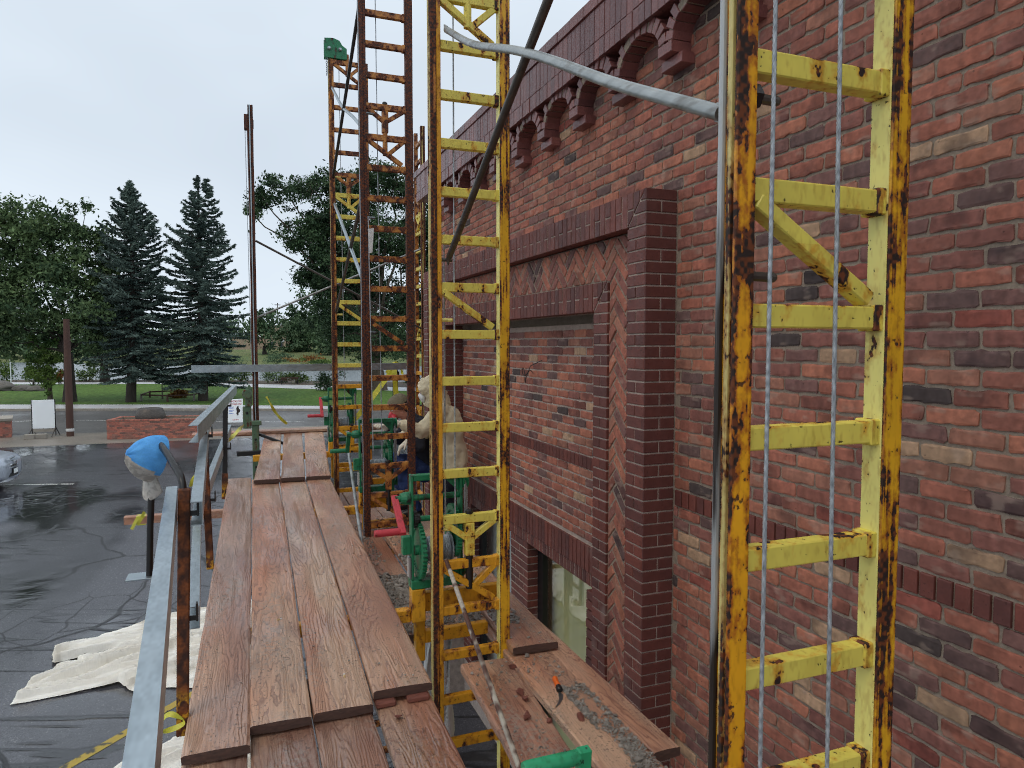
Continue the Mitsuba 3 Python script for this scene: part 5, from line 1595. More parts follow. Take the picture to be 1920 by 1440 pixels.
# ---- park furniture and things on the street
bn = thing('park_bench', 'dark park bench on the shore facing the lake', 'bench')
for s in (-0.75, 0.75):
    obj('leg', box(4.6 + s - 0.04, 4.6 + s + 0.04, 74.1, 74.5, GZ, GZ + 0.75, 0.01), 'm_black_plastic', bn)
for k in range(3):
    obj('seat_slat', box(3.75, 5.45, 74.12 + 0.14 * k, 74.23 + 0.14 * k, GZ + 0.44, GZ + 0.48, 0.006), 'm_brown_wood', bn)
for k in range(2):
    obj('back_slat', box(3.75, 5.45, 74.06, 74.09, GZ + 0.56 + 0.13 * k, GZ + 0.66 + 0.13 * k, 0.006), 'm_brown_wood', bn)
rf = thing('ring_fence', 'low weathered wooden fence round a bed on the lawn below the spruces', 'fence')
ringp = [(-6.5, 55.6), (-4.7, 53.9), (-3.05, 54.3), (-2.7, 57.5), (-4.2, 59.5), (-6.3, 58.8)]
for i, (x, y) in enumerate(ringp):
    obj('post', box(x - 0.06, x + 0.06, y - 0.06, y + 0.06, GZ, GZ + 0.62, 0.01), 'm_brown_wood' if i % 2 else 'm_dry_concrete', rf)
    x2, y2 = ringp[(i + 1) % 6]
    obj('rail', bar((x, y, GZ + 0.55), (x2, y2, GZ + 0.55), 0.05, 0.10, 0.01), 'm_brown_wood', rf)
for (x, y, zt, r, lab) in ((-20.2, 76, -0.3, 0.05, 'left of two thin pale posts at the left edge'), (-19.6, 77, -0.8, 0.05, 'right of two thin pale posts at the left edge'), (-5.3, 57, 0.2, 0.04, 'thin dark pole on the lawn between the spruces')):
    single('thin_post', lathe([(0, 0), (0, r * 1.4), (0.3, r * 1.4), (0.32, r), (zt - GZ, r * 0.8), (zt - GZ, 0)], (x, y, GZ), (0, 0, 1), 10), 'm_dark_pipe' if 'dark' in lab else 'm_board', lab, 'post', 'thin posts in the park')
bp = thing('wooden_pole', 'thick dark brown wooden pole right of the white board', 'pole')
obj('shaft', lathe([(0, 0), (0, 0.15), (2.5, 0.145), (5.2, 0.125), (5.2, 0)], (-7.12, 36.4, GZ), (0, 0, 1), 14), 'm_brown_wood', bp, smooth=40)
obj('wrap', lathe([(0, 0.155), (0.03, 0.165), (0.10, 0.165), (0.13, 0.155)], (-7.12, 36.4, GZ + 0.22), (0, 0, 1), 14), 'm_white_plastic', bp)
# white board on A-legs with concrete blocks
wbd = thing('sign_board', 'blank white board standing on black A-legs by the pavement', 'sign board')
bx0, bx1, by_, bz0, bz1 = -8.56, -7.71, 36.5, -3.72, -2.46
obj('panel', box(bx0, bx1, by_, by_ + 0.03, bz0, bz1, 0.004), 'm_board', wbd)
for x in (bx0 - 0.018, bx1 + 0.018):
    obj('side_rail', box(x - 0.015, x + 0.015, by_ - 0.005, by_ + 0.04, GZ + 0.05, bz1 + 0.02, 0.003), 'm_black_steel', wbd)
    for dy in (-0.28, 0.30):
        obj('leg', bar((x, by_ + 0.02, bz0 + 0.05), (x + 0.10 * np.sign(dy), by_ + dy, GZ + 0.02), 0.03, 0.03, 0.003), 'm_black_steel', wbd)
obj('lower_panel', box(bx0, bx1, by_ + 0.004, by_ + 0.024, bz0 - 0.16, bz0 - 0.012, 0.003), 'm_dry_concrete', wbd)
for k in range(2):
    single('concrete_block', box(-8.75 + 0.43 * k, -8.34 + 0.43 * k, 35.82, 36.10, GZ + 0.004, GZ + 0.20, 0.012), 'm_dry_concrete', ['left', 'right'][k] + ' concrete block in front of the white board', 'concrete block', 'concrete blocks before the white board')


def brick_planter(label, corners, h, cap_m, pot=False):
    """A low brick box: walls of little bricks, a rowlock rim or a slab."""
    t = thing('brick_planter', label, 'planter', 'brick planters by the pavement')
    rng = np.random.default_rng(int(abs(corners[0][0]) * 100))
    q = np.array(corners, float)
    m = MB()
    for i in range(4):
        a, b = q[i], q[(i + 1) % 4]
        d = b - a; L = np.linalg.norm(d); d /= L; nn = np.array([d[1], -d[0]])
        for c in range(int(h / 0.075)):
            u = -0.10 * (c % 2)
            while u < L:
                u0, u1 = max(u, 0) + 0.004, min(u + 0.205, L) - 0.004
                if u1 - u0 > 0.03:
                    v, f = prism([(u0, c * 0.075 + 0.004), (u1, c * 0.075 + 0.004), (u1, c * 0.075 + 0.071), (u0, c * 0.075 + 0.071)], -0.09, rng.normal(0, 0.002), [a[0], a[1], GZ + 0.005], [d[0], d[1], 0], UZ, [nn[0], nn[1], 0], 0.004)
                    m.add(v, f, [rng.random(), 0])
                u += 0.205
    body = trimesh.creation.extrude_polygon(Polygon(q).buffer(-0.012).difference(Polygon(q).buffer(-0.20)) if pot else Polygon(q).buffer(-0.012), h - 0.01, engine='earcut')
    obj('wall', (np.array(body.vertices) + [0, 0, GZ + 0.004], np.array(body.faces)), 'm_mortar', t)
    obj('brick', m.mesh(), 'm_planter_brick', t, uv=m.uvs(), kind='stuff')
    if pot:
        rim = MB()
        for i in range(4):
            a, b = q[i], q[(i + 1) % 4]
            d = b - a; L = np.linalg.norm(d); d /= L; nn = np.array([-d[1], d[0]])
            u = 0.0
            while u < L - 0.03:
                v, f = prism([(u + 0.004, 0.0), (u + 0.068, 0.0), (u + 0.068, 0.2), (u + 0.004, 0.2)], -0.05, 0.02 + rng.normal(0, 0.002), [a[0] - d[0] * 0 - nn[0] * 0.012, a[1] - nn[1] * 0.012, GZ + h], [d[0], d[1], 0], [nn[0], nn[1], 0], UZ, 0.004)
                rim.add(v, f, [rng.random(), 0]); u += 0.072
        obj('rim', rim.mesh(), 'm_planter_brick', t, uv=rim.uvs(), kind='stuff')
        sl = trimesh.creation.extrude_polygon(Polygon(q).buffer(-0.2), h - 0.16, engine='earcut')
        obj('soil', (np.array(sl.vertices) + [0, 0, GZ], np.array(sl.faces)), 'm_soil', t)
    else:
        sl = trimesh.creation.extrude_polygon(Polygon(q).buffer(0.05, join_style=2), 0.09, engine='earcut')
        obj('slab', (np.array(sl.vertices) + [0, 0, GZ + h], np.array(sl.faces)), 'm_dry_concrete', t)
        for (s_, t_) in ((0.45, 0.3), (0.6, 0.35), (0.5, 0.6), (0.75, 0.65)):
            c = q[0] + (q[1] - q[0]) * s_ + (q[3] - q[0]) * t_
            obj('anchor_bolt', lathe([(0, 0), (0, 0.02), (0.14, 0.02), (0.14, 0)], (c[0], c[1], GZ + h + 0.09), (0, 0, 1), 8), 'm_dark_rust', t)
    return t


brick_planter('open brick planter with a dark pot in it, in the middle of the pavement', [(-5.40, 34.55), (-1.75, 33.75), (-1.45, 35.35), (-5.10, 36.15)], 0.82, None, pot=True)
single('planter_pot', lathe([(0, 0), (0, 0.58), (0.2, 0.62), (0.40, 0.56), (0.52, 0.50), (0.55, 0.44), (0.50, 0.38), (0.4, 0)], (-3.75, 35.05, GZ + 0.72), (0, 0, 1), 22), 'm_dark_pipe', 'dark grey pot sunk in the brick planter', 'pot', smooth=35)
brick_planter('brick base with a concrete slab and anchor bolts at the left edge', [(-11.6, 36.2), (-9.45, 36.9), (-9.85, 38.6), (-12.0, 37.9)], 0.74, None)
# A-frame sign
af = thing('folding_sign', 'white folding sign with red lettering and a bird picture beyond the guard rail', 'sign')
ax0, ax1, ay, az0, az1 = -0.62, 0.10, 37.4, -3.86, -2.72
tilt = lambda v: np.stack([v[:, 0], v[:, 1] + (v[:, 2] - az0) * 0.16, v[:, 2]], 1)
v, f = box(ax0, ax1, ay, ay + 0.02, az0, az1, 0.004); obj('front_panel', (tilt(v), f), 'm_board', af)
v, f = box(ax0, ax1, 0, 0.02, az0, az1, 0.004); v = np.stack([v[:, 0], ay + 0.42 - v[:, 1] - (v[:, 2] - az0) * 0.16, v[:, 2]], 1); obj('rear_panel', (v, f[:, ::-1]), 'm_board', af)
for x in (ax0, ax1):
    obj('leg', bar((x, ay, az0), (x, ay - 0.04, GZ + 0.0), 0.03, 0.03, 0.003), 'm_black_steel', af)
obj('foot_bar', box(ax0, ax1, ay - 0.03, ay + 0.0, GZ + 0.04, GZ + 0.07), 'm_black_steel', af)


def lettering(text, h, x, z, m, w=None, parent=None):
    tm = meshkit.text_mesh(text, h, 0.004, bold=True)
    v = np.array(tm.vertices)
    if w:
        v[:, 0] *= w / v[:, 0].max()
    v = np.stack([x + v[:, 0], ay - 0.001 - v[:, 2], z + v[:, 1]], 1)
    obj('lettering', (tilt(v), np.array(tm.faces)), m, parent)


lettering('PARKING FOR', 0.085, ax0 + 0.05, az1 - 0.15, 'm_sign_red', 0.60, af)
lettering('CUSTOMERS ONLY', 0.085, ax0 + 0.04, az1 - 0.29, 'm_sign_red', 0.64, af)
lines = MB()
for k in range(5):
    v, f = box(ax0 + 0.06, ax0 + 0.06 + (0.24, 0.20, 0.26, 0.18, 0.22)[k], ay - 0.004, ay - 0.0005, az1 - 0.40 - 0.075 * k, az1 - 0.375 - 0.075 * k); lines.add(tilt(v), f)
obj('small_print', lines.mesh(), 'm_sign_blue', af)
bird = [(0, 0), (0.03, 0.10), (0.0, 0.20), (0.02, 0.30), (0.07, 0.36), (0.13, 0.33), (0.12, 0.26), (0.19, 0.16), (0.17, 0.05), (0.10, 0.02), (0.11, -0.10), (0.06, -0.10)]
bm = trimesh.creation.extrude_polygon(Polygon(bird), 0.004, engine='earcut'); v = np.array(bm.vertices)
obj('bird_picture', (tilt(np.stack([ax0 + 0.40 + v[:, 0], ay - 0.0008 - v[:, 2], az1 - 0.70 + v[:, 1]], 1)), np.array(bm.faces)), 'm_dark_hair', af)
v, f = box(ax0 + 0.22, ax0 + 0.52, ay - 0.004, ay - 0.0005, az1 - 1.03, az1 - 1.0); obj('small_print', (tilt(v), f), 'm_sign_red', af)

# ---- tan building, poles, lamp and pickup across the lake
fb2 = thing('tan_building', 'tan building with narrow dark windows across the lake', 'building')
obj('wall', box(7.5, 21.0, 230, 250, -3.0, 5.3), 'm_far_wall', fb2)
obj('wing', box(-2.0, 7.49, 231, 246, -3.0, 2.2), 'm_far_wall', fb2)
obj('parapet', box(7.3, 21.2, 229.8, 250.2, 5.31, 5.7), 'm_dry_concrete', fb2)
for (x, z0, z1) in ((9.7, 2.6, 3.7), (10.9, 2.6, 3.7), (8.9, -1.2, 0.7), (11.6, -1.2, 1.6), (14.0, 2.6, 3.7), (16.2, 2.6, 3.7)):
    w = obj('window', box(x, x + 0.75, 229.93, 230.02, z0, z1), 'm_far_window', fb2)
    obj('sill', box(x - 0.1, x + 0.85, 229.85, 230.02, z0 - 0.14, z0 - 0.01), 'm_dry_concrete', w)
for (x, y, z0, z1, lab) in ((11.5, 238, -2.5, 13.0, 'tall thin mast rising behind the tan building'), (13.1, 222, -2.5, 8.0, 'utility pole with a crossarm in front of the tan building')):
    up = thing('utility_pole', lab, 'pole', 'poles across the lake')
    obj('shaft', tube([(x, y, z0), (x, y, z1)], [0.16, 0.12], 8), 'm_dark_bark', up)
    obj('crossarm', box(x - 0.9, x + 0.9, y - 0.08, y + 0.08, z1 - 0.7, z1 - 0.5), 'm_dark_bark', up)
lp = thing('street_lamp', 'small white-headed lamp post across the lake', 'lamp')
obj('shaft', tube([(10.9, 200, -2.6), (10.9, 200, 0.4)], 0.10, 8), 'm_black_plastic', lp)
obj('globe', trimesh.Trimesh(*(lambda m: (np.array(m.vertices) * 0.42 + [10.9, 200, 0.7], m.faces))(trimesh.creation.icosphere(2)), process=False), 'm_board', lp, smooth=True)


def loft(sections, closed=True):
    """Rings of points joined into a skin with end caps."""
    k = len(sections[0]); v = np.vstack(sections); f = []
    for i in range(len(sections) - 1):
        for j in range(k):
            jj = (j + 1) % k
            f += [[i * k + j, i * k + jj, (i + 1) * k + jj], [i * k + j, (i + 1) * k + jj, (i + 1) * k + j]]
    n = len(v); v = np.vstack([v, sections[0].mean(0), sections[-1].mean(0)])
    f += [[n, (j + 1) % k, j] for j in range(k)] + [[n + 1, (len(sections) - 1) * k + j, (len(sections) - 1) * k + (j + 1) % k] for j in range(k)]
    return v, np.array(f)


def ring_sec(s, hw, z0, z1, e=4.0, k=28):
    a = np.linspace(0, 2 * np.pi, k, endpoint=False)
    c, sn = np.cos(a), np.sin(a)
    return np.stack([np.full(k, s), hw * np.sign(c) * np.abs(c) ** (2 / e), (z0 + z1) / 2 + (z1 - z0) / 2 * np.sign(sn) * np.abs(sn) ** (2 / e)], 1)


def car(label, origin, heading, paint, pickup=False, front=True):
    """A car, its nose at the origin, pointing along heading (radians from +x); length runs backwards."""
    t = thing('parked_car' if not pickup else 'pickup_truck', label, 'car' if not pickup else 'pickup')
    ch, sh = math.cos(heading), math.sin(heading)
    W = lambda v: np.stack([origin[0] - v[:, 0] * ch - v[:, 1] * sh, origin[1] - v[:, 0] * sh + v[:, 1] * ch, origin[2] + v[:, 2]], 1)
    put = lambda nm, vf, m, parent=t, **k: obj(nm, (W(np.asarray(vf[0])), np.asarray(vf[1])[:, ::-1] if False else np.asarray(vf[1])), m, parent, **k)
    st = [(0.00, 0.55, 0.42, 0.72), (0.03, 0.70, 0.30, 0.82), (0.12, 0.82, 0.24, 0.90), (0.30, 0.88, 0.22, 0.96), (0.60, 0.905, 0.22, 1.01), (1.2, 0.915, 0.24, 1.07), (2.2, 0.92, 0.24, 1.05), (3.6, 0.915, 0.24, 1.05), (4.3, 0.88, 0.26, 1.02), (4.65, 0.80, 0.36, 0.95), (4.74, 0.62, 0.45, 0.85)]
    put('body', loft([ring_sec(*s, e=5.0) for s in st]), paint, smooth=40)
    cab = [(1.15, 0.70, 0.95, 1.06), (1.75, 0.72, 0.95, 1.40), (2.2, 0.70, 0.95, 1.52), (2.9, 0.68, 0.95, 1.53), (3.4 if pickup else 3.8, 0.66, 0.95, 1.44), (3.6 if pickup else 4.35, 0.62, 0.95, 1.06)]
    put('cabin_glass', loft([ring_sec(*s, e=4.5) for s in cab]), 'm_car_glass', smooth=40)
    put('roof', loft([ring_sec(*s, e=5) for s in ((1.95, 0.60, 1.455, 1.475), (2.2, 0.66, 1.49, 1.545), (2.9, 0.64, 1.50, 1.555), (3.3, 0.60, 1.45, 1.50))]), paint, smooth=40)
    for s in (0.85, 3.75):
        for y in (-0.80, 0.80):
            w = put('wheel', lathe([(0, 0.14), (0, 0.30), (0.03, 0.335), (0.19, 0.335), (0.22, 0.30), (0.22, 0.14)], (s, y - 0.11 + 0.06 * np.sign(y), 0.335), (0, 1, 0), 24), 'm_black_plastic', smooth=40)
            put('rim', lathe([(0, 0), (0.0, 0.19), (0.01, 0.21), (0.232, 0.21), (0.24, 0.19), (0.232, 0)], (s, y - 0.12 + 0.06 * np.sign(y), 0.335), (0, 1, 0), 18), 'm_chrome', w)
    if not front:
        return t
    # the nose: dark grille with chrome bars, oval badge, plate, bumper slot and lip, lamps
    bow = lambda y, z: 0.0 + 0.33 * (abs(y) / 0.80) ** 2.6 + 0.10 * max(0.0, z - 0.62) / 0.3
    def strip(nm, y0, y1, z0, z1, out, m, parent=t, zs=None, n=16):
        ys = np.linspace(y0, y1, n + 1); v = []
        for y in ys:
            for dx, z in ((-out, z0), (-out, z1), (0.05, z1), (0.05, z0)):
                v.append((bow(y, z) + dx - 0.012, y, z))
        f = []
        for i in range(n):
            for j in range(4):
                f.append([i * 4 + j, (i + 1) * 4 + j, (i + 1) * 4 + (j + 1) % 4, i * 4 + (j + 1) % 4])
        f += [[0, 1, 2, 3], [4 * n + 3, 4 * n + 2, 4 * n + 1, 4 * n]]
        return put(nm, (np.array(v), np.array(f)), m, parent)
    gr = strip('grille', -0.50, 0.50, 0.60, 0.84, 0.012, 'm_black_plastic')
    for z in (0.605, 0.685, 0.765, 0.835):
        strip('chrome_bar', -0.49 + (0.84 - z) * 0.2, 0.49 - (0.84 - z) * 0.2, z - 0.011, z + 0.011, 0.026, 'm_chrome', gr)
    bd = lathe([(0, 0), (0.0, 0.075), (0.012, 0.070), (0.012, 0)], (-0.045, 0.0, 0.0), (-1, 0, 0), 22); v = bd[0].copy(); v[:, 2] = v[:, 2] * 0.62 + 0.735
    b_ = put('badge', (v, bd[1]), 'm_chrome', gr)
    for (y, z, r) in ((0.02, 0.745, 0.016), (-0.015, 0.735, 0.010), (-0.03, 0.745, 0.010), (-0.01, 0.720, 0.010), (-0.035, 0.725, 0.010)):
        put('star', lathe([(0, 0), (0, r), (0.004, r * 0.5), (0.004, 0)], (-0.057, y, z), (-1, 0, 0), 6), 'm_car_glass', b_)
    strip('bumper_slot', -0.72, 0.72, 0.34, 0.44, 0.014, 'm_black_plastic')
    strip('bumper_lip', -0.74, 0.74, 0.24, 0.295, 0.030, 'm_chrome')
    pl = strip('number_plate', -0.16, 0.16, 0.40, 0.56, 0.034, 'm_black_plastic', n=4)
    strip('plate_face', -0.145, 0.145, 0.415, 0.545, 0.040, 'm_plate', pl, n=4)
    for y in (-0.68, 0.68):
        hv, hf = loft([ring_sec(s, w_, z0, z1, 3.0, 14) for s, w_, z0, z1 in ((0.0, 0.08, 0.74, 0.84), (0.10, 0.13, 0.70, 0.90), (0.28, 0.10, 0.74, 0.93))])
        hv = hv + [0.10, y, 0.0]
        put('headlight', (hv, hf), 'm_chrome', smooth=40)
    return t


car('silver car at the left edge with a chrome barred grille, nose towards the deck', (-6.12, 24.0, GZ), math.radians(-4), 'm_car_paint')
car('white pickup truck parked across the lake', (23.0, 219, -2.75), math.radians(184), 'm_board', pickup=True, front=False)
# ---------------------------------------------------------------- the two workers
def ball(p, r, seg=12):
    return m3.Manifold.sphere(r, seg).translate(list(map(float, p)))


def bone(a, ra, b, rb):
    return m3.Manifold.batch_hull([ball(a, ra), ball(b, rb)])


def blob(*balls):
    return m3.Manifold.batch_hull([ball(p, r) for p, r in balls])


def skin_of(parts, edge=0.02, it=8, wrinkle=0.0, seed=0, freq=14.0):
    s = m3.Manifold.batch_boolean(parts, m3.OpType.Add).refine_to_length(edge)
    m = s.to_mesh()
    t = trimesh.Trimesh(np.array(m.vert_properties[:, :3]), np.array(m.tri_verts), process=True)
    trimesh.smoothing.filter_taubin(t, 0.5, -0.51, iterations=it)
    v, f = np.array(t.vertices), np.array(t.faces)
    if wrinkle:
        q = v * freq
        d = (meshkit.fbm(q * [1.3, 1.3, 0.7], 3, seed) - 0.5) + 0.6 * (np.abs(meshkit.noise(q * [0.6, 0.6, 1.6], seed + 5) - 0.5) - 0.25)
        v = v + np.array(t.vertex_normals) * (wrinkle * d)[:, None]
    return v, f


def hand(wrist, d, palm_n, thumb_side, curl, r=0.0085, scale=1.0):
    """A gloved hand: palm and five bent fingers, from the wrist along d; palm_n points out of the palm."""
    d, pn = nrm(d), nrm(palm_n)
    pn = nrm(pn - d * np.dot(d, pn)); s = np.cross(d, pn) * thumb_side
    w = np.asarray(wrist, float)
    parts = [blob((w, 0.024 * scale), (w + d * 0.03 + s * 0.018, 0.019 * scale), (w + d * 0.085 * scale + s * 0.030, 0.016 * scale), (w + d * 0.085 * scale - s * 0.030, 0.015 * scale), (w + d * 0.03 - s * 0.02, 0.018 * scale))]
    for k, L in enumerate((0.070, 0.080, 0.074, 0.058)):
        b = w + d * 0.085 * scale + s * (0.031 - 0.0205 * k)
        a = b
        ang = 0.15 + 0.1 * k
        for j, q in enumerate((0.42, 0.33, 0.25)):
            ang += curl * (0.5 + 0.4 * j)
            n = a + (d * math.cos(ang) + pn * math.sin(ang)) * L * q * scale
            parts.append(bone(a, (r + 0.002 - 0.001 * j) * scale, n, (r + 0.001 - 0.001 * j) * scale)); a = n
    a = w + d * 0.025 + s * 0.026
    m_ = a + (d * 0.6 + s * 0.75 + pn * 0.35) * 0.038 * scale
    e = m_ + (d * 0.85 + s * 0.15 + pn * 0.5) * 0.034 * scale
    parts += [bone(a, 0.014 * scale, m_, 0.011 * scale), bone(m_, 0.011 * scale, e, 0.009 * scale)]
    return parts


def head_parts(c, f, up, r=0.098):
    """A head about c looking along f: skull, jaw, nose, brow, ears."""
    f, up = nrm(f), nrm(up); up = nrm(up - f * np.dot(f, up)); s = np.cross(f, up)
    c = np.asarray(c, float)
    P = [blob((c + up * 0.030 - f * 0.020, r * 0.90), (c + up * 0.030 + f * 0.022, r * 0.82)),
         blob((c + f * 0.030 + up * 0.01, 0.066), (c + f * 0.052 - up * 0.062, 0.040), (c - up * 0.05 + f * 0.01, 0.055)),
         blob((c + f * 0.086 + up * 0.020, 0.012), (c + f * 0.112 - up * 0.020, 0.015), (c + f * 0.088 - up * 0.026 + s * 0.012, 0.010), (c + f * 0.088 - up * 0.026 - s * 0.012, 0.010)),
         blob((c + f * 0.080 + up * 0.036 + s * 0.035, 0.014), (c + f * 0.080 + up * 0.036 - s * 0.035, 0.014)),
         blob((c + f * 0.092 - up * 0.052 + s * 0.016, 0.008), (c + f * 0.092 - up * 0.052 - s * 0.016, 0.008)),
         blob((c + f * 0.088 - up * 0.064 + s * 0.012, 0.009), (c + f * 0.088 - up * 0.064 - s * 0.012, 0.009))]
    for k in (-1, 1):
        P.append(blob((c + s * 0.088 * k - f * 0.012 + up * 0.018, 0.016), (c + s * 0.086 * k - f * 0.010 - up * 0.022, 0.012)))
    return P


def eyes(c, f, up, parent):
    f, up = nrm(f), nrm(up); up = nrm(up - f * np.dot(f, up)); s = np.cross(f, up)
    for k in (-1, 1):
        e = np.asarray(c) + f * 0.078 + up * 0.014 + s * 0.033 * k
        m = trimesh.creation.icosphere(2)
        obj('eye', (np.array(m.vertices) * 0.0125 + e, np.array(m.faces)), 'm_mask', parent, smooth=True)
        obj('iris', (np.array(m.vertices) * 0.006 + e + f * 0.008, np.array(m.faces)), 'm_dark_hair', parent, smooth=True)


# -- the standing one, stooping in a hooded tan rain jacket, reaching to the left
w1 = thing('person', 'person in a tan hooded rain jacket and white face mask stooping beside the wall', 'person')
hc, hf, hu = np.array([1.765, 6.90, -0.470]), nrm([-0.90, 0.30, -0.32]), nrm([-0.25, 0.0, 1.0])
neck, chest, waist, hip = np.array([1.86, 6.92, -0.60]), np.array([1.93, 6.94, -0.80]), np.array([1.985, 6.97, -1.02]), np.array([1.99, 6.97, -1.20])
shL, elL, wrL = np.array([1.855, 6.77, -0.665]), np.array([1.62, 6.70, -0.845]), np.array([1.430, 6.70, -0.765])
shR, elR, wrR = np.array([1.955, 7.12, -0.665]), np.array([1.78, 7.22, -0.92]), np.array([1.56, 7.20, -0.93])
kL, aL = np.array([1.90, 6.87, -1.52]), np.array([1.97, 6.86, -1.755])
kR, aR = np.array([1.92, 7.09, -1.52]), np.array([2.02, 7.10, -1.755])
hipL, hipR = hip + [0, -0.09, -0.04], hip + [0, 0.09, -0.04]
core = [bone(hc - hu * 0.06, 0.062, neck, 0.066), blob((chest + [0, -0.10, 0.03], 0.105), (chest + [0, 0.10, 0.03], 0.105), (waist, 0.120)), blob((waist, 0.12), (hip + [0, -0.07, 0], 0.11), (hip + [0, 0.07, 0], 0.11)), bone(neck, 0.066, chest, 0.10),
        bone(shL, 0.058, elL, 0.044), bone(elL, 0.044, wrL, 0.029), bone(shR, 0.058, elR, 0.044), bone(elR, 0.044, wrR, 0.029), blob((shL, 0.058), (shR, 0.058), (chest, 0.10)),
        bone(hipL, 0.088, kL, 0.058), bone(kL, 0.058, aL, 0.042), bone(hipR, 0.088, kR, 0.058), bone(kR, 0.058, aR, 0.042)]
obj('body', skin_of(core + head_parts(hc, hf, hu) + hand(wrL, wrL - elL, [0, 0.3, -1], 1, 0.35) + hand(wrR, wrR - elR, [0, 0, -1], -1, 0.35), 0.012, 6), 'm_skin', w1, smooth=True)
eyes(hc, hf, hu, w1)
jk = [blob((chest + [0.0, -0.12, 0.06], 0.135), (chest + [0.0, 0.12, 0.06], 0.135), (waist + [0, -0.06, 0], 0.155), (waist + [0, 0.06, 0], 0.155)), blob((waist + [0, -0.06, 0], 0.158), (waist + [0, 0.06, 0], 0.158), (hip + [0.01, -0.11, -0.02], 0.150), (hip + [0.01, 0.11, -0.02], 0.150)),
      bone(shL + [0, 0, 0.01], 0.090, elL, 0.080), bone(elL, 0.080, wrL + (elL - wrL) * 0.10, 0.056), bone(shR + [0, 0, 0.01], 0.090, elR, 0.078), bone(elR, 0.078, wrR + (elR - wrR) * 0.1, 0.056), blob((shL, 0.088), (shR, 0.088), (chest, 0.14), (neck + [0.02, 0, -0.02], 0.085))]
v, f = skin_of(jk, 0.013, 8, 0.048, 3, 9.0)
v[:, 2] = np.where(v[:, 2] < -1.245, -1.245 + (v[:, 2] + 1.245) * 0.15, v[:, 2])
obj('jacket', (v, f), 'm_jacket', w1, smooth=True)
hd = [blob((hc + hu * 0.042 - hf * 0.035, 0.118), (hc + hu * 0.044 + hf * 0.020, 0.108)), blob((hc - hf * 0.035 + hu * 0.02, 0.115), (neck + [0.03, 0, 0.02], 0.10), (hc - hu * 0.07 - hf * 0.02, 0.10)), blob((hc - hu * 0.085 + hf * 0.03, 0.072), (neck + hf * 0.02, 0.085))]
hood = m3.Manifold.batch_boolean(hd, m3.OpType.Add) - blob((hc + hf * 0.10 + hu * 0.02, 0.074), (hc + hf * 0.20 + hu * 0.02, 0.10), (hc + hf * 0.10 - hu * 0.045, 0.058), (hc + hf * 0.2 - hu * 0.06, 0.08))
obj('hood', skin_of([hood], 0.011, 5, 0.036, 8, 18.0), 'm_jacket', w1, smooth=True)
obj('face_mask', skin_of([blob((hc + hf * 0.098 - hu * 0.012, 0.030), (hc + hf * 0.082 - hu * 0.066, 0.030), (hc + hf * 0.075 - hu * 0.03 + np.cross(hf, hu) * 0.045, 0.024), (hc + hf * 0.075 - hu * 0.03 - np.cross(hf, hu) * 0.045, 0.024))], 0.01, 5, 0.004, 2, 40), 'm_mask', w1, smooth=True)
tr_ = [bone(hipL + [0, 0, 0.05], 0.125, kL, 0.085), bone(kL, 0.085, aL, 0.070), bone(hipR + [0, 0, 0.05], 0.125, kR, 0.085), bone(kR, 0.085, aR, 0.070), bone(hipL, 0.12, hipR, 0.12)]
obj('trousers', skin_of(tr_, 0.02, 6, 0.02, 4), 'm_navy', w1, smooth=True)
for a_ in (aL, aR):
    obj('boot', skin_of([blob((a_ + [0, 0, -0.005], 0.056), (a_ + [0.03, 0, -0.028], 0.045), (a_ + [-0.17, 0, -0.034], 0.036), (a_ + [-0.09, 0, -0.018], 0.047))], 0.02, 4), 'm_black_plastic', w1, smooth=True)
for (w_, e_, sd) in ((wrL, elL, 1), (wrR, elR, -1)):
    obj('glove', skin_of([bone(w_ - nrm(w_ - e_) * 0.03, 0.034, w_, 0.030)] + hand(w_, w_ - e_, [0, 0.3 * sd, -1], sd, 0.35, r=0.0105, scale=1.06), 0.008, 4), 'm_glove', w1, smooth=True)

# -- the crouching one in jeans
w2 = thing('person', 'person crouching in blue jeans with an olive cap and red respirator behind the winch', 'person')
hc, hf, hu = np.array([1.560, 7.38, -0.668]), nrm([-0.88, 0.10, -0.42]), nrm([-0.42, 0.0, 0.9])
neck, chest, waist, hip = np.array([1.655, 7.40, -0.78]), np.array([1.755, 7.42, -0.93]), np.array([1.81, 7.42, -1.14]), np.array([1.815, 7.42, -1.33])
shL, elL, wrL = np.array([1.70, 7.24, -0.84]), np.array([1.715, 7.14, -1.06]), np.array([1.590, 7.16, -1.000])
shR, elR, wrR = np.array([1.72, 7.60, -0.84]), np.array([1.60, 7.62, -1.04]), np.array([1.46, 7.55, -0.92])
hipL, hipR = hip + [0, -0.10, -0.02], hip + [0, 0.10, -0.02]
kL, aL = np.array([1.475, 7.22, -1.20]), np.array([1.70, 7.24, -1.735])
kR, aR = np.array([1.49, 7.58, -1.30]), np.array([1.74, 7.58, -1.735])
core = [bone(hc - hu * 0.06, 0.060, neck, 0.062), blob((chest + [0, -0.10, 0.03], 0.100), (chest + [0, 0.10, 0.03], 0.100), (waist, 0.115)), blob((waist, 0.115), (hip + [0, -0.07, 0], 0.11), (hip + [0, 0.07, 0], 0.11)), bone(neck, 0.062, chest, 0.10),
        bone(shL, 0.056, elL, 0.043), bone(elL, 0.043, wrL, 0.028), bone(shR, 0.056, elR, 0.043), bone(elR, 0.043, wrR, 0.028), blob((shL, 0.056), (shR, 0.056), (chest, 0.10)),
        bone(hipL, 0.088, kL, 0.058), bone(kL, 0.056, aL, 0.042), bone(hipR, 0.088, kR, 0.058), bone(kR, 0.056, aR, 0.042)]
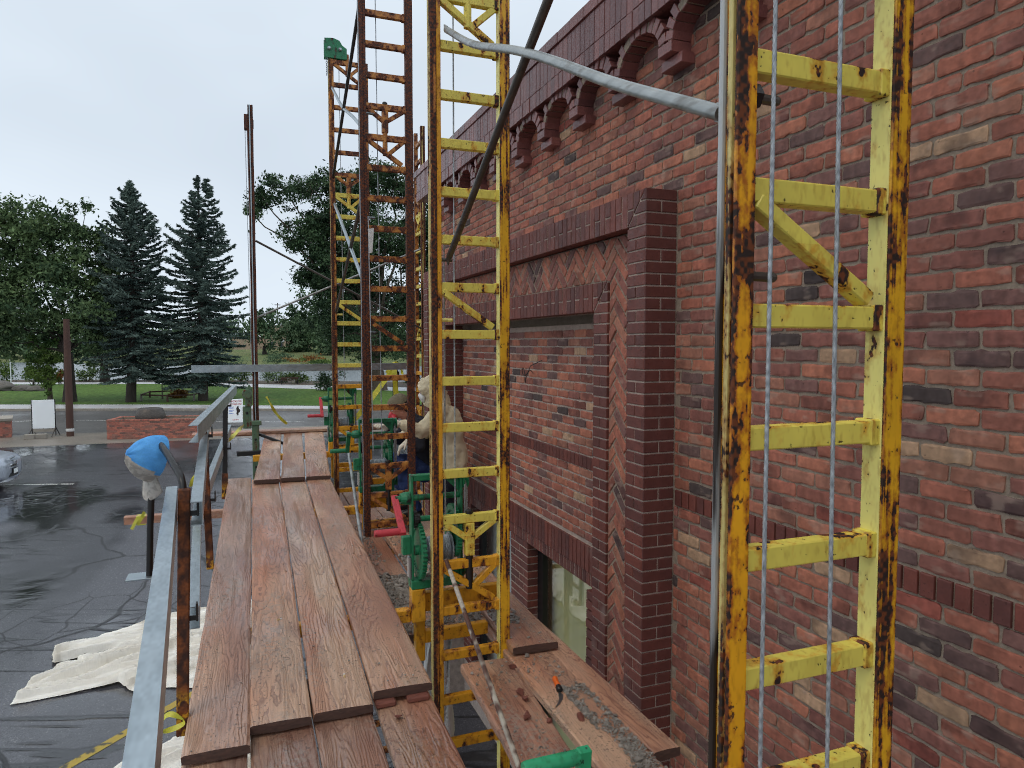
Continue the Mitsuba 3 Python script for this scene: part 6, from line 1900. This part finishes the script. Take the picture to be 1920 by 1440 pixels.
obj('body', skin_of(core + head_parts(hc, hf, hu) + hand(wrL, [-0.75, 0.05, -0.62], [0.4, 0.0, -1], 1, 0.25) + hand(wrR, wrR - elR, [0, 0, -1], -1, 0.4), 0.012, 6), 'm_skin', w2, smooth=True)
eyes(hc, hf, hu, w2)
sw = [blob((chest + [0, -0.12, 0.05], 0.122), (chest + [0, 0.12, 0.05], 0.122), (waist, 0.148)), blob((waist, 0.148), (hip + [0, -0.08, 0.06], 0.135), (hip + [0, 0.08, 0.06], 0.135)), bone(shL, 0.078, elL, 0.066), bone(elL, 0.066, wrL + (elL - wrL) * 0.25, 0.046), bone(shR, 0.078, elR, 0.066), bone(elR, 0.066, wrR, 0.046),
      blob((shL, 0.078), (shR, 0.078), (chest, 0.13), (neck + [0.03, 0, -0.01], 0.078))]
obj('sweatshirt', skin_of(sw, 0.018, 7, 0.024, 13), 'm_navy', w2, smooth=True)
jn = [bone(hipL + [0, 0, 0.02], 0.130, kL, 0.088), bone(kL, 0.088, aL, 0.066), bone(hipR + [0, 0, 0.02], 0.130, kR, 0.088), bone(kR, 0.088, aR, 0.066), bone(hipL, 0.125, hipR, 0.125)]
obj('jeans', skin_of(jn, 0.014, 6, 0.040, 14, 13.0), 'm_jeans', w2, smooth=True)
cap2 = m3.Manifold.batch_boolean([blob((hc + hu * 0.045 - hf * 0.026, 0.104), (hc + hu * 0.048 + hf * 0.022, 0.094))], m3.OpType.Add)
cut = frame_of(hu)
cap2 = cap2.trim_by_plane(list(map(float, hu)), float(np.dot(hc + hu * 0.040, hu)))
obj('cap', skin_of([cap2], 0.012, 3), 'm_cap_olive', w2, smooth=True)
obj('cap_band', skin_of([blob((hc + hu * 0.043 + hf * 0.06, 0.048), (hc + hu * 0.040 + hf * 0.085, 0.030)).trim_by_plane(list(map(float, hu)), float(np.dot(hc + hu * 0.034, hu)))], 0.012, 3), 'm_cap_olive', w2, smooth=True)
obj('hair', skin_of([blob((hc + hu * 0.020 - hf * 0.050, 0.080), (hc - hf * 0.055 - hu * 0.03, 0.062))], 0.012, 4, 0.01, 6, 40), 'm_dark_hair', w2, smooth=True)
sd = np.cross(hf, hu)
obj('respirator', skin_of([blob((hc + hf * 0.105 - hu * 0.020, 0.026), (hc + hf * 0.100 - hu * 0.070, 0.030), (hc + hf * 0.135 - hu * 0.050, 0.022)), bone(hc + hf * 0.09 - hu * 0.055 + sd * 0.03, 0.028, hc + hf * 0.10 - hu * 0.07 + sd * 0.075, 0.030), bone(hc + hf * 0.09 - hu * 0.055 - sd * 0.03, 0.028, hc + hf * 0.10 - hu * 0.07 - sd * 0.075, 0.030)], 0.012, 3), 'm_red', w2, smooth=True)
for a_ in (aL, aR):
    obj('boot', skin_of([blob((a_ + [0, 0, -0.005], 0.054), (a_ + [0.03, 0, -0.040], 0.043), (a_ + [-0.17, 0, -0.046], 0.035), (a_ + [-0.09, 0, -0.03], 0.046))], 0.02, 4), 'm_black_plastic', w2, smooth=True)
obj('glove', skin_of([bone(wrL + [0.03, 0, 0.02], 0.036, wrL, 0.030)] + hand(wrL, [-0.75, 0.05, -0.62], [0.4, 0.0, -1], 1, 0.25, r=0.0105, scale=1.06), 0.008, 4), 'm_glove', w2, smooth=True)
obj('glove', skin_of([bone(wrR - nrm(wrR - elR) * 0.03, 0.036, wrR, 0.030)] + hand(wrR, wrR - elR, [0, 0, -1], -1, 0.4, r=0.0105, scale=1.06), 0.008, 4), 'm_glove', w2, smooth=True)
# ---------------------------------------------------------------- small things
# a lump of mortar crumbs etc. lying on planks
def lump(rng, r):
    a = rng.normal(size=(7, 3)); a /= np.linalg.norm(a, axis=1, keepdims=True)
    h = m3.Manifold.hull_points(a * r * rng.uniform(0.6, 1.1, (7, 1)) * [1, 1, 0.7]).to_mesh()
    return np.array(h.vert_properties[:, :3], float), np.array(h.tri_verts)


def scatter(name, regions, label, cat, m, rng):
    """regions: (plank index, from, to along it, share of its half width: lo, hi, count, size)."""
    b = MB()
    proto = [lump(rng, 1.0) for _ in range(24)]
    for (k, s0, s1, e0, e1, cnt, size) in regions:
        pa, pb, hw, up = SURF[k]
        d = pb - pa; a = nrm(np.cross(d, up))
        done = 0
        for _ in range(cnt * 3):
            if done >= cnt:
                break
            s, e = rng.uniform(s0, s1), rng.uniform(e0, e1)
            if meshkit.noise(np.array([[s * 9 + k, e * 2.2, 0.5]]))[0] < rng.uniform(0.25, 0.75):
                continue
            done += 1
            r = size * rng.lognormal(-0.2, 0.5)
            v, f = proto[rng.integers(24)]
            th = rng.uniform(0, 6.28); c, sn = math.cos(th), math.sin(th)
            w = v * r; w = np.stack([w[:, 0] * c - w[:, 1] * sn, w[:, 0] * sn + w[:, 1] * c, w[:, 2]], 1)
            b.add(w + pa + d * s + a * e * hw + up * (r * 0.30 + 0.001), f, [rng.random(), 0])
    return single(name, b.mesh(), m, label, cat, kind='stuff', uv=b.uvs())


rs = np.random.default_rng(91)
IDX = {k: i for i, k in enumerate(PLANKS)}
lab_i = {labels[k]['label']: i for k, i in IDX.items()}
find = lambda s: next(i for l, i in lab_i.items() if s in l)
P_tool, P_chunk, P_mort, P_swirl, P_cut = find('orange-handled tool'), find('brick chunks under'), find('covered with mortar'), find('swirling grain'), find('its cut end')
P_r, P_3, P_2, P_1 = find('rightmost of the four'), find('third from the left of'), find('second from the left of'), find('leftmost of the four')
F_r = find('right plank of the far')
scatter('mortar_crumbs', [(P_tool, 0.28, 0.62, -0.1, 0.95, 3800, 0.0058), (P_tool, 0.0, 0.30, -0.9, 0.9, 260, 0.006), (P_tool, 0.62, 0.9, -0.8, 0.8, 160, 0.006), (P_chunk, 0.0, 1.0, -0.9, 0.9, 260, 0.0055), (P_chunk, 0.1, 0.45, -0.9, 0.9, 110, 0.009),
                        (P_cut, 0.0, 0.5, -0.9, 0.9, 240, 0.006), (P_cut, 0.1, 0.4, -1.0, 0.2, 800, 0.010)], 'grey mortar crumbs scattered on the inner planks near the wall', 'mortar crumbs', 'm_crumb', rs)
scatter('mortar_rubble', [(P_mort, 0.0, 0.55, -1.0, 1.0, 2600, 0.012), (P_mort, 0.5, 1.0, -0.9, 0.9, 350, 0.009), (P_swirl, 0.0, 0.38, -1.0, 1.0, 2600, 0.012), (P_swirl, 0.38, 1.0, -1.0, 0.2, 500, 0.008)], 'grey mortar rubble heaped on the inner planks between deck and mast', 'mortar rubble', 'm_crumb', rs)
scatter('grit', [(P_r, 0.0, 1.0, -0.9, 0.9, 420, 0.0032), (P_3, 0.0, 1.0, -0.9, 0.9, 240, 0.0028), (P_2, 0.0, 1.0, -0.9, 0.9, 260, 0.0028), (P_1, 0.0, 1.0, -0.9, 0.9, 200, 0.0028), (F_r, 0.0, 1.0, -0.9, 0.9, 260, 0.005)], 'fine grit strewn over the deck planks', 'grit', 'm_crumb', rs)


def chunk(p, size, label, seed, m='m_brick_bit', name='brick_chunk', cat='brick chunk', group='broken brick on the planks'):
    rng = np.random.default_rng(seed)
    b = m3.Manifold.hull_points((rng.uniform(-1, 1, (12, 3)) ** 1) * np.array(size)).refine_to_length(max(size) * 0.35).to_mesh()
    v, f = np.array(b.vert_properties[:, :3], float), np.array(b.tri_verts)
    v += (meshkit.fbm(v * 60 + seed, 2)[:, None] - 0.5) * 0.4 * min(size)
    th = rng.uniform(0, 6.28); c, s = math.cos(th), math.sin(th)
    v = np.stack([v[:, 0] * c - v[:, 1] * s, v[:, 0] * s + v[:, 1] * c, v[:, 2] - v[:, 2].min()], 1) + p
    single(name, (v, f), m, label, cat, group)


Zc = -1.681
for k, (x, y, z, sz, lab) in enumerate((
        (1.285, 3.36, Zc, (0.030, 0.020, 0.014), 'red brick chunk at the far end of the inner plank'), (1.095, 3.06, Zc, (0.045, 0.022, 0.016), 'flat red brick chunk left of the thin rusty pipe on the inner plank'),
        (1.225, 3.10, Zc, (0.036, 0.024, 0.016), 'red brick chunk right of the thin pipe, farther of two touching'), (1.225, 3.02, Zc, (0.030, 0.020, 0.014), 'red brick chunk right of the thin pipe, nearer of two touching'),
        (1.165, 2.86, Zc, (0.026, 0.020, 0.020), 'pointed red brick chunk in the middle of the inner plank'), (1.255, 2.80, Zc, (0.018, 0.014, 0.012), 'small red brick chunk in the middle of the inner plank'),
        (1.420, 2.82, -1.711, (0.026, 0.018, 0.016), 'small red brick chunk just below the orange-handled tool'), (1.155, 4.22, -1.650, (0.036, 0.028, 0.022), 'brown brick chunk among the rubble behind the yellow mast'))):
    chunk(np.array([x, y, z]), sz, lab, 200 + k)
chunk(np.array([1.52, 2.12, -1.711]), (0.035, 0.022, 0.016), 'grey mortar lump beside the green crank at the bottom edge', 230, 'm_crumb', 'mortar_lump', 'mortar lump', None)
# two pieces of brick that prop the right deck plank
for (x0, x1, lab) in ((0.505, 0.590, 'left brick piece propping the right deck plank'), (0.640, 0.735, 'right brick piece propping the right deck plank')):
    single('brick_piece', box(x0, x1, 2.905, 3.00, -1.5315, -1.5065, 0.006), 'm_brick_bit', lab, 'brick', 'brick pieces under the deck')
chunk(np.array([0.575, 2.80, -1.5315]), (0.022, 0.018, 0.012), 'brick crumb before the propped deck plank', 233)
# cigarette ends
for k, (x, y, z, lab) in enumerate(((0.155, 3.86, -1.451, 'cigarette end on the second deck plank'), (0.405, 3.13, -1.473, 'cigarette end near the cut end of the third deck plank'))):
    t = thing('cigarette_end', lab, 'cigarette end', 'cigarette ends on the deck')
    a_ = 0.5 + k
    d = np.array([math.cos(a_), math.sin(a_), 0.0])
    obj('filter', cyl(np.array([x, y, z]), np.array([x, y, z]) + d * 0.016, 0.0042, 10), 'm_paper', t)
    obj('stub', cyl(np.array([x, y, z]) + d * 0.0162, np.array([x, y, z]) + d * 0.028, 0.004, 10), 'm_white_plastic', t)
# hooked knife with an orange handle
kn = thing('hooked_knife', 'small hooked tool with an orange and black handle lying on the inner plank', 'tool')
k0, k1 = np.array([1.460, 3.205, -1.693]), np.array([1.432, 3.085, -1.693])
d = nrm(k1 - k0)
obj('handle', lathe([(0, 0), (0, 0.011), (0.01, 0.0145), (0.05, 0.012), (0.09, 0.0145), (0.095, 0.010), (0.095, 0)], k0, d, 12), 'm_orange_plastic', kn, smooth=40)
obj('ferrule', lathe([(0, 0), (0, 0.015), (0.03, 0.016), (0.036, 0.009), (0.036, 0)], k0 + d * 0.0955, d, 12), 'm_black_plastic', kn, smooth=40)
bl = [(0, 0.0), (0.03, 0.016), (0.07, 0.010), (0.12, -0.010), (0.145, -0.030), (0.10, -0.014), (0.06, -0.006), (0.02, -0.008)]
a_ = np.cross([0, 0, 1], d)
dd = nrm(np.array([-0.35, -0.93, 0])); aa = np.cross([0, 0, 1.0], dd)
bm = trimesh.creation.extrude_polygon(Polygon(bl), 0.003, engine='earcut'); v = np.array(bm.vertices)
obj('blade', (k0 + d * 0.125 + v[:, :1] * dd + v[:, 1:2] * aa + (v[:, 2:] - 0.013) * np.array([0, 0, 1.0]), np.array(bm.faces)), 'm_steel', kn)
# a loop of wire sticking out of the panel
lw = np.linspace(0, 1, 50)
wp = np.stack([2.375 - 0.10 * np.sin(lw * 3.0) - 0.02, 5.62 + 0.035 * np.cos(lw * 15) * (1 - lw * 0.3), -0.20 - 0.10 * lw + 0.05 * np.sin(lw * 15) * (0.4 + lw)], 1)
wp[:6] = np.linspace([2.385, 5.50, -0.135], wp[6], 7)[:6]
single('wire_loop', tube(wp, 0.0035, 6), 'm_black_steel', 'small loop of dark wire sticking out of the recessed brick panel', 'wire')


# ---- drop cloths on the ground
def cloth(label, outline, seed, h=0.10, freq=3.4, direction=(1.0, 0.22), thick=0.008, name='drop_cloth', step=0.035, hem=None):
    rng = np.random.default_rng(seed)
    poly = Polygon(outline).buffer(0)
    ts = np.arange(0, poly.exterior.length, 0.05)
    pp = np.array([poly.exterior.interpolate(t).coords[0] for t in ts])
    pp = pp + 0.16 * (np.stack([meshkit.fbm(np.c_[pp * 3.5, np.full(len(pp), seed + k_)], 3) for k_ in (0.2, 9.7)], 1) - 0.5)
    poly = Polygon(pp).buffer(0)
    if poly.geom_type != 'Polygon':
        poly = max(poly.geoms, key=lambda g_: g_.area)
    x0, y0, x1, y1 = poly.bounds
    gx, gy = np.meshgrid(np.arange(x0, x1, step), np.arange(y0, y1, step), indexing='ij')
    pts = np.stack([gx.ravel(), gy.ravel()], 1) + rng.normal(0, step * 0.12, (gx.size, 2))
    import shapely
    inside = shapely.contains_xy(poly.buffer(-step * 0.4), pts[:, 0], pts[:, 1])
    pts = pts[inside]
    rim = np.array([poly.exterior.interpolate(t).coords[0] for t in np.arange(0, poly.exterior.length, step * 0.8)])
    allp = np.vstack([pts, rim])
    from scipy.spatial import Delaunay
    tri = Delaunay(allp).simplices
    cen = allp[tri].mean(1)
    tri = tri[shapely.contains_xy(poly, cen[:, 0], cen[:, 1])]
    dist = shapely.distance(poly.exterior, shapely.points(allp))
    d = nrm(np.array([direction[0], direction[1]]))
    along_, acr = allp @ d, allp @ np.array([-d[1], d[0]])
    z = 0.012 + 0.03 * meshkit.fbm(np.c_[allp * 4, np.full(len(allp), seed)], 3, seed)
    lo_, hi_ = acr.min(), acr.max()
    for k_ in range(int((hi_ - lo_) / 0.11)):
        off = lo_ + (hi_ - lo_) * rng.random()
        wob = off + rng.uniform(-0.15, 0.15) * (along_ - along_.mean()) + 0.30 * (meshkit.fbm(np.stack([along_ * 1.1, np.full(len(along_), k_ * 3.1), np.full(len(along_), seed * 1.0)], 1), 3) - 0.5)
        wd = rng.uniform(0.028, 0.070)
        hh = h * rng.uniform(0.35, 1.0) * np.clip(1.6 * meshkit.fbm(np.stack([along_ * 1.5, np.full(len(along_), k_ * 7.7), np.full(len(along_), seed * 2.0)], 1), 2) - 0.25, 0, 1)
        z = np.maximum(z, 0.010 + hh * np.exp(-np.abs((acr - wob) / wd) ** 2.4))
    z = z * np.clip(dist / 0.035, 0.25, 1)
    z += 0.014 * np.abs(meshkit.fbm(np.c_[allp * 11, np.zeros(len(allp))], 3, seed) - 0.5)
    v = np.c_[allp, GZ + 0.006 + z]
    nrmz = np.cross(v[tri[:, 1]] - v[tri[:, 0]], v[tri[:, 2]] - v[tri[:, 0]])[:, 2]
    tri = np.where((nrmz > 0)[:, None], tri, tri[:, ::-1])
    return single(name, (v, tri), 'm_tarp', label, 'drop cloth', 'drop cloths on the asphalt', smooth=True)


cloth('pale crumpled drop cloth on the wet asphalt, far lobe left of the rail', [(-2.42, 10.62), (-2.11, 10.92), (-1.60, 11.42), (-0.97, 11.62), (-0.3, 11.75), (0.35, 11.6), (0.35, 10.7), (-0.50, 10.58), (-1.43, 10.66), (-1.9, 10.48), (-2.3, 10.36)], 3, 0.20, direction=(1.0, 0.42), step=0.020)
cloth('pale crumpled drop cloth with a white hem on the wet asphalt, near lobe', [(-2.50, 9.38), (-2.42, 9.76), (-2.2, 10.0), (-1.80, 10.16), (-1.40, 10.44), (-0.85, 10.62), (-0.3, 10.66), (0.35, 10.68), (0.35, 9.0), (-0.42, 8.98), (-0.9, 9.16), (-1.22, 9.2), (-1.42, 9.50), (-1.70, 9.44), (-1.95, 9.42), (-2.2, 9.40)], 5, 0.20, direction=(1.0, 0.35), step=0.020)
cloth('pale drop cloth under the near planks at the bottom left', [(-1.40, 7.35), (-1.05, 7.75), (-0.6, 8.0), (0.3, 8.1), (0.3, 6.4), (-1.0, 6.3)], 8, 0.14, direction=(1.0, 0.5), step=0.024)
# white plastic sheet hanging under the yellow mast
t_ = np.linspace(0, 1, 26); s_ = np.linspace(0, 1, 12)
TT, SS = np.meshgrid(t_, s_, indexing='ij')
v = np.stack([1.02 + 0.20 * SS + 0.03 * np.sin(TT * 5 + SS * 9), 4.25 + 0.05 * np.sin(SS * 16 + TT * 4), -1.78 - 0.75 * TT + 0.06 * np.sin(SS * 7)], -1).reshape(-1, 3)
fq = grid(25, 11)
single('plastic_sheet', (np.vstack([v, v + [0, 0.003, 0]]), np.vstack([fq, fq[:, ::-1] + len(v)])), 'm_white_plastic', 'crumpled white plastic sheet hanging below the yellow mast', 'plastic sheet', smooth=True)


# ---- yellow caution tape
def tape(label, pts, w=0.055, twist=0.6, seed=0):
    rng = np.random.default_rng(seed)
    p = np.asarray(pts, float)
    from scipy.interpolate import CubicSpline
    t = np.linspace(0, 1, len(p)); tt_ = np.linspace(0, 1, 8 * len(p))
    c = CubicSpline(t, p)(tt_)
    d = np.gradient(c, axis=0); d /= np.linalg.norm(d, axis=1, keepdims=True)
    a0 = np.cross(d, [0.2, 1.0, 0.1]); a0 /= np.linalg.norm(a0, axis=1, keepdims=True)
    b0 = np.cross(d, a0)
    an = twist * np.sin(tt_ * 6 + seed)
    s = a0 * np.cos(an)[:, None] + b0 * np.sin(an)[:, None]
    n = len(c)
    v = np.vstack([c - s * w / 2, c + s * w / 2, c - s * w / 2 + b0 * 0.002, c + s * w / 2 + b0 * 0.002])
    f = [[i, i + 1, n + i + 1, n + i] for i in range(n - 1)] + [[2 * n + i, 3 * n + i, 3 * n + i + 1, 2 * n + i + 1] for i in range(n - 1)]
    return single('caution_tape', (v, np.array(f)), 'm_tape', label, 'caution tape', 'yellow caution tape', smooth=True)


bk = thing('rail_end_post', 'black post carrying the far rail, tied with yellow tape', 'post')
obj('tube', box(2.085, 2.155, 10.28, 10.35, -1.15, -0.36, 0.004), 'm_black_steel', bk)
obj('bracket', box(2.07, 2.17, 10.26, 10.279, -0.50, -0.40, 0.003), 'm_black_steel', bk)
tape('yellow tape stretched from the black post down to the left behind the brown mast', [(2.08, 10.24, -0.36), (1.85, 10.1, -0.62), (1.62, 9.9, -0.86), (1.40, 9.7, -1.06), (1.28, 9.6, -1.14)], 0.07, 0.3)
tape('yellow tape hanging straight down from the black post', [(2.09, 10.22, -0.33), (2.09, 10.2, -0.50), (2.105, 10.2, -0.70), (2.12, 10.2, -0.92)], 0.075, 0.5, 2)
tape('bow of yellow tape knotted on top of the black post', [(1.98, 10.24, -0.42), (2.06, 10.22, -0.30), (2.12, 10.22, -0.28), (2.19, 10.24, -0.36), (2.20, 10.24, -0.44)], 0.05, 0.9, 3)
tape('yellow tape end tied at the foot of the nearest rail post', [(-0.315, 3.02, -1.475), (-0.285, 3.0, -1.445), (-0.255, 2.99, -1.455), (-0.232, 2.985, -1.48), (-0.27, 2.99, -1.50), (-0.318, 3.02, -1.525)], 0.02, 1.0, 4)
tape('yellow tape scrap on the second rail post beside the top rail', [(-0.22, 4.98, -0.80), (-0.27, 4.97, -0.85), (-0.30, 4.99, -0.92)], 0.05, 0.6, 5)
tw = MB()
for k in range(3):
    tw.add(*box(-1.01 + 0.026 * k, -0.975 + 0.026 * k, 7.966, 8.064, -1.831, -1.738, 0.002))
tw.add(*bar((-1.0, 7.965, -1.76), (-1.05, 7.94, -1.86), 0.03, 0.003, 0, up=(0, 1, 0))); tw.add(*bar((-0.96, 7.965, -1.75), (-0.93, 7.93, -1.69), 0.028, 0.003, 0, up=(0, 1, 0)))
single('caution_tape', tw.mesh(), 'm_tape', 'yellow tape wound round the short board low at the left', 'caution tape', 'yellow caution tape')
tape('yellow tape fluttering past the foot of the lone mast', [(0.33, 10.3, -0.72), (0.40, 10.3, -0.86), (0.47, 10.35, -0.98), (0.60, 10.4, -1.12)], 0.04, 0.9, 7)
tape('yellow tape trailing below the middle rail at the third post', [(-0.12, 7.5, -0.95), (-0.05, 7.7, -0.90), (0.02, 7.95, -0.86)], 0.04, 0.9, 8)

# ---- green carriage of the lone mast
gc = thing('old_carriage', 'old pale green carriage of the lone mast with chipped paint', 'carriage')
obj('upright', box(0.125, 0.205, 9.44, 9.50, -1.80, -1.02, 0.006), 'm_old_green', gc)
obj('side_plate', box(0.02, 0.12, 9.45, 9.49, -1.06, -0.78, 0.008), 'm_old_green', gc)
obj('side_plate', prism([(0.05, -0.78), (0.13, -0.78), (0.135, -0.55), (0.10, -0.50), (0.055, -0.58)], 0, 0.04, [0, 9.47, 0], [1, 0, 0], UZ, [0, -1, 0], 0.004), 'm_old_green', gc)
obj('wheel', lathe([(0, 0), (0, 0.055), (0.012, 0.06), (0.03, 0.045), (0.048, 0.06), (0.06, 0.055), (0.06, 0)], (0.075, 9.40, -0.62), (0, 1, 0), 18), 'm_old_green', gc)
obj('clamp', box(0.10, 0.24, 9.42, 9.52, -1.02, -0.965, 0.006), 'm_old_green', gc)
obj('foot_bracket', box(-0.06, 0.27, 9.42, 9.50, -1.40, -1.34, 0.006), 'm_black_steel', gc)
obj('arm', bar((0.20, 9.5, -1.14), (0.56, 9.35, -1.28), 0.03, 0.035, 0.003), 'm_black_steel', gc)
for z in (-0.86, -1.20, -1.55):
    obj('bolt', lathe([(0, 0), (0, 0.018), (0.016, 0.014), (0.016, 0)], (0.165 if z < -1.1 else 0.07, 9.445, z), (0, -1, 0), 6), 'm_black_steel', gc)
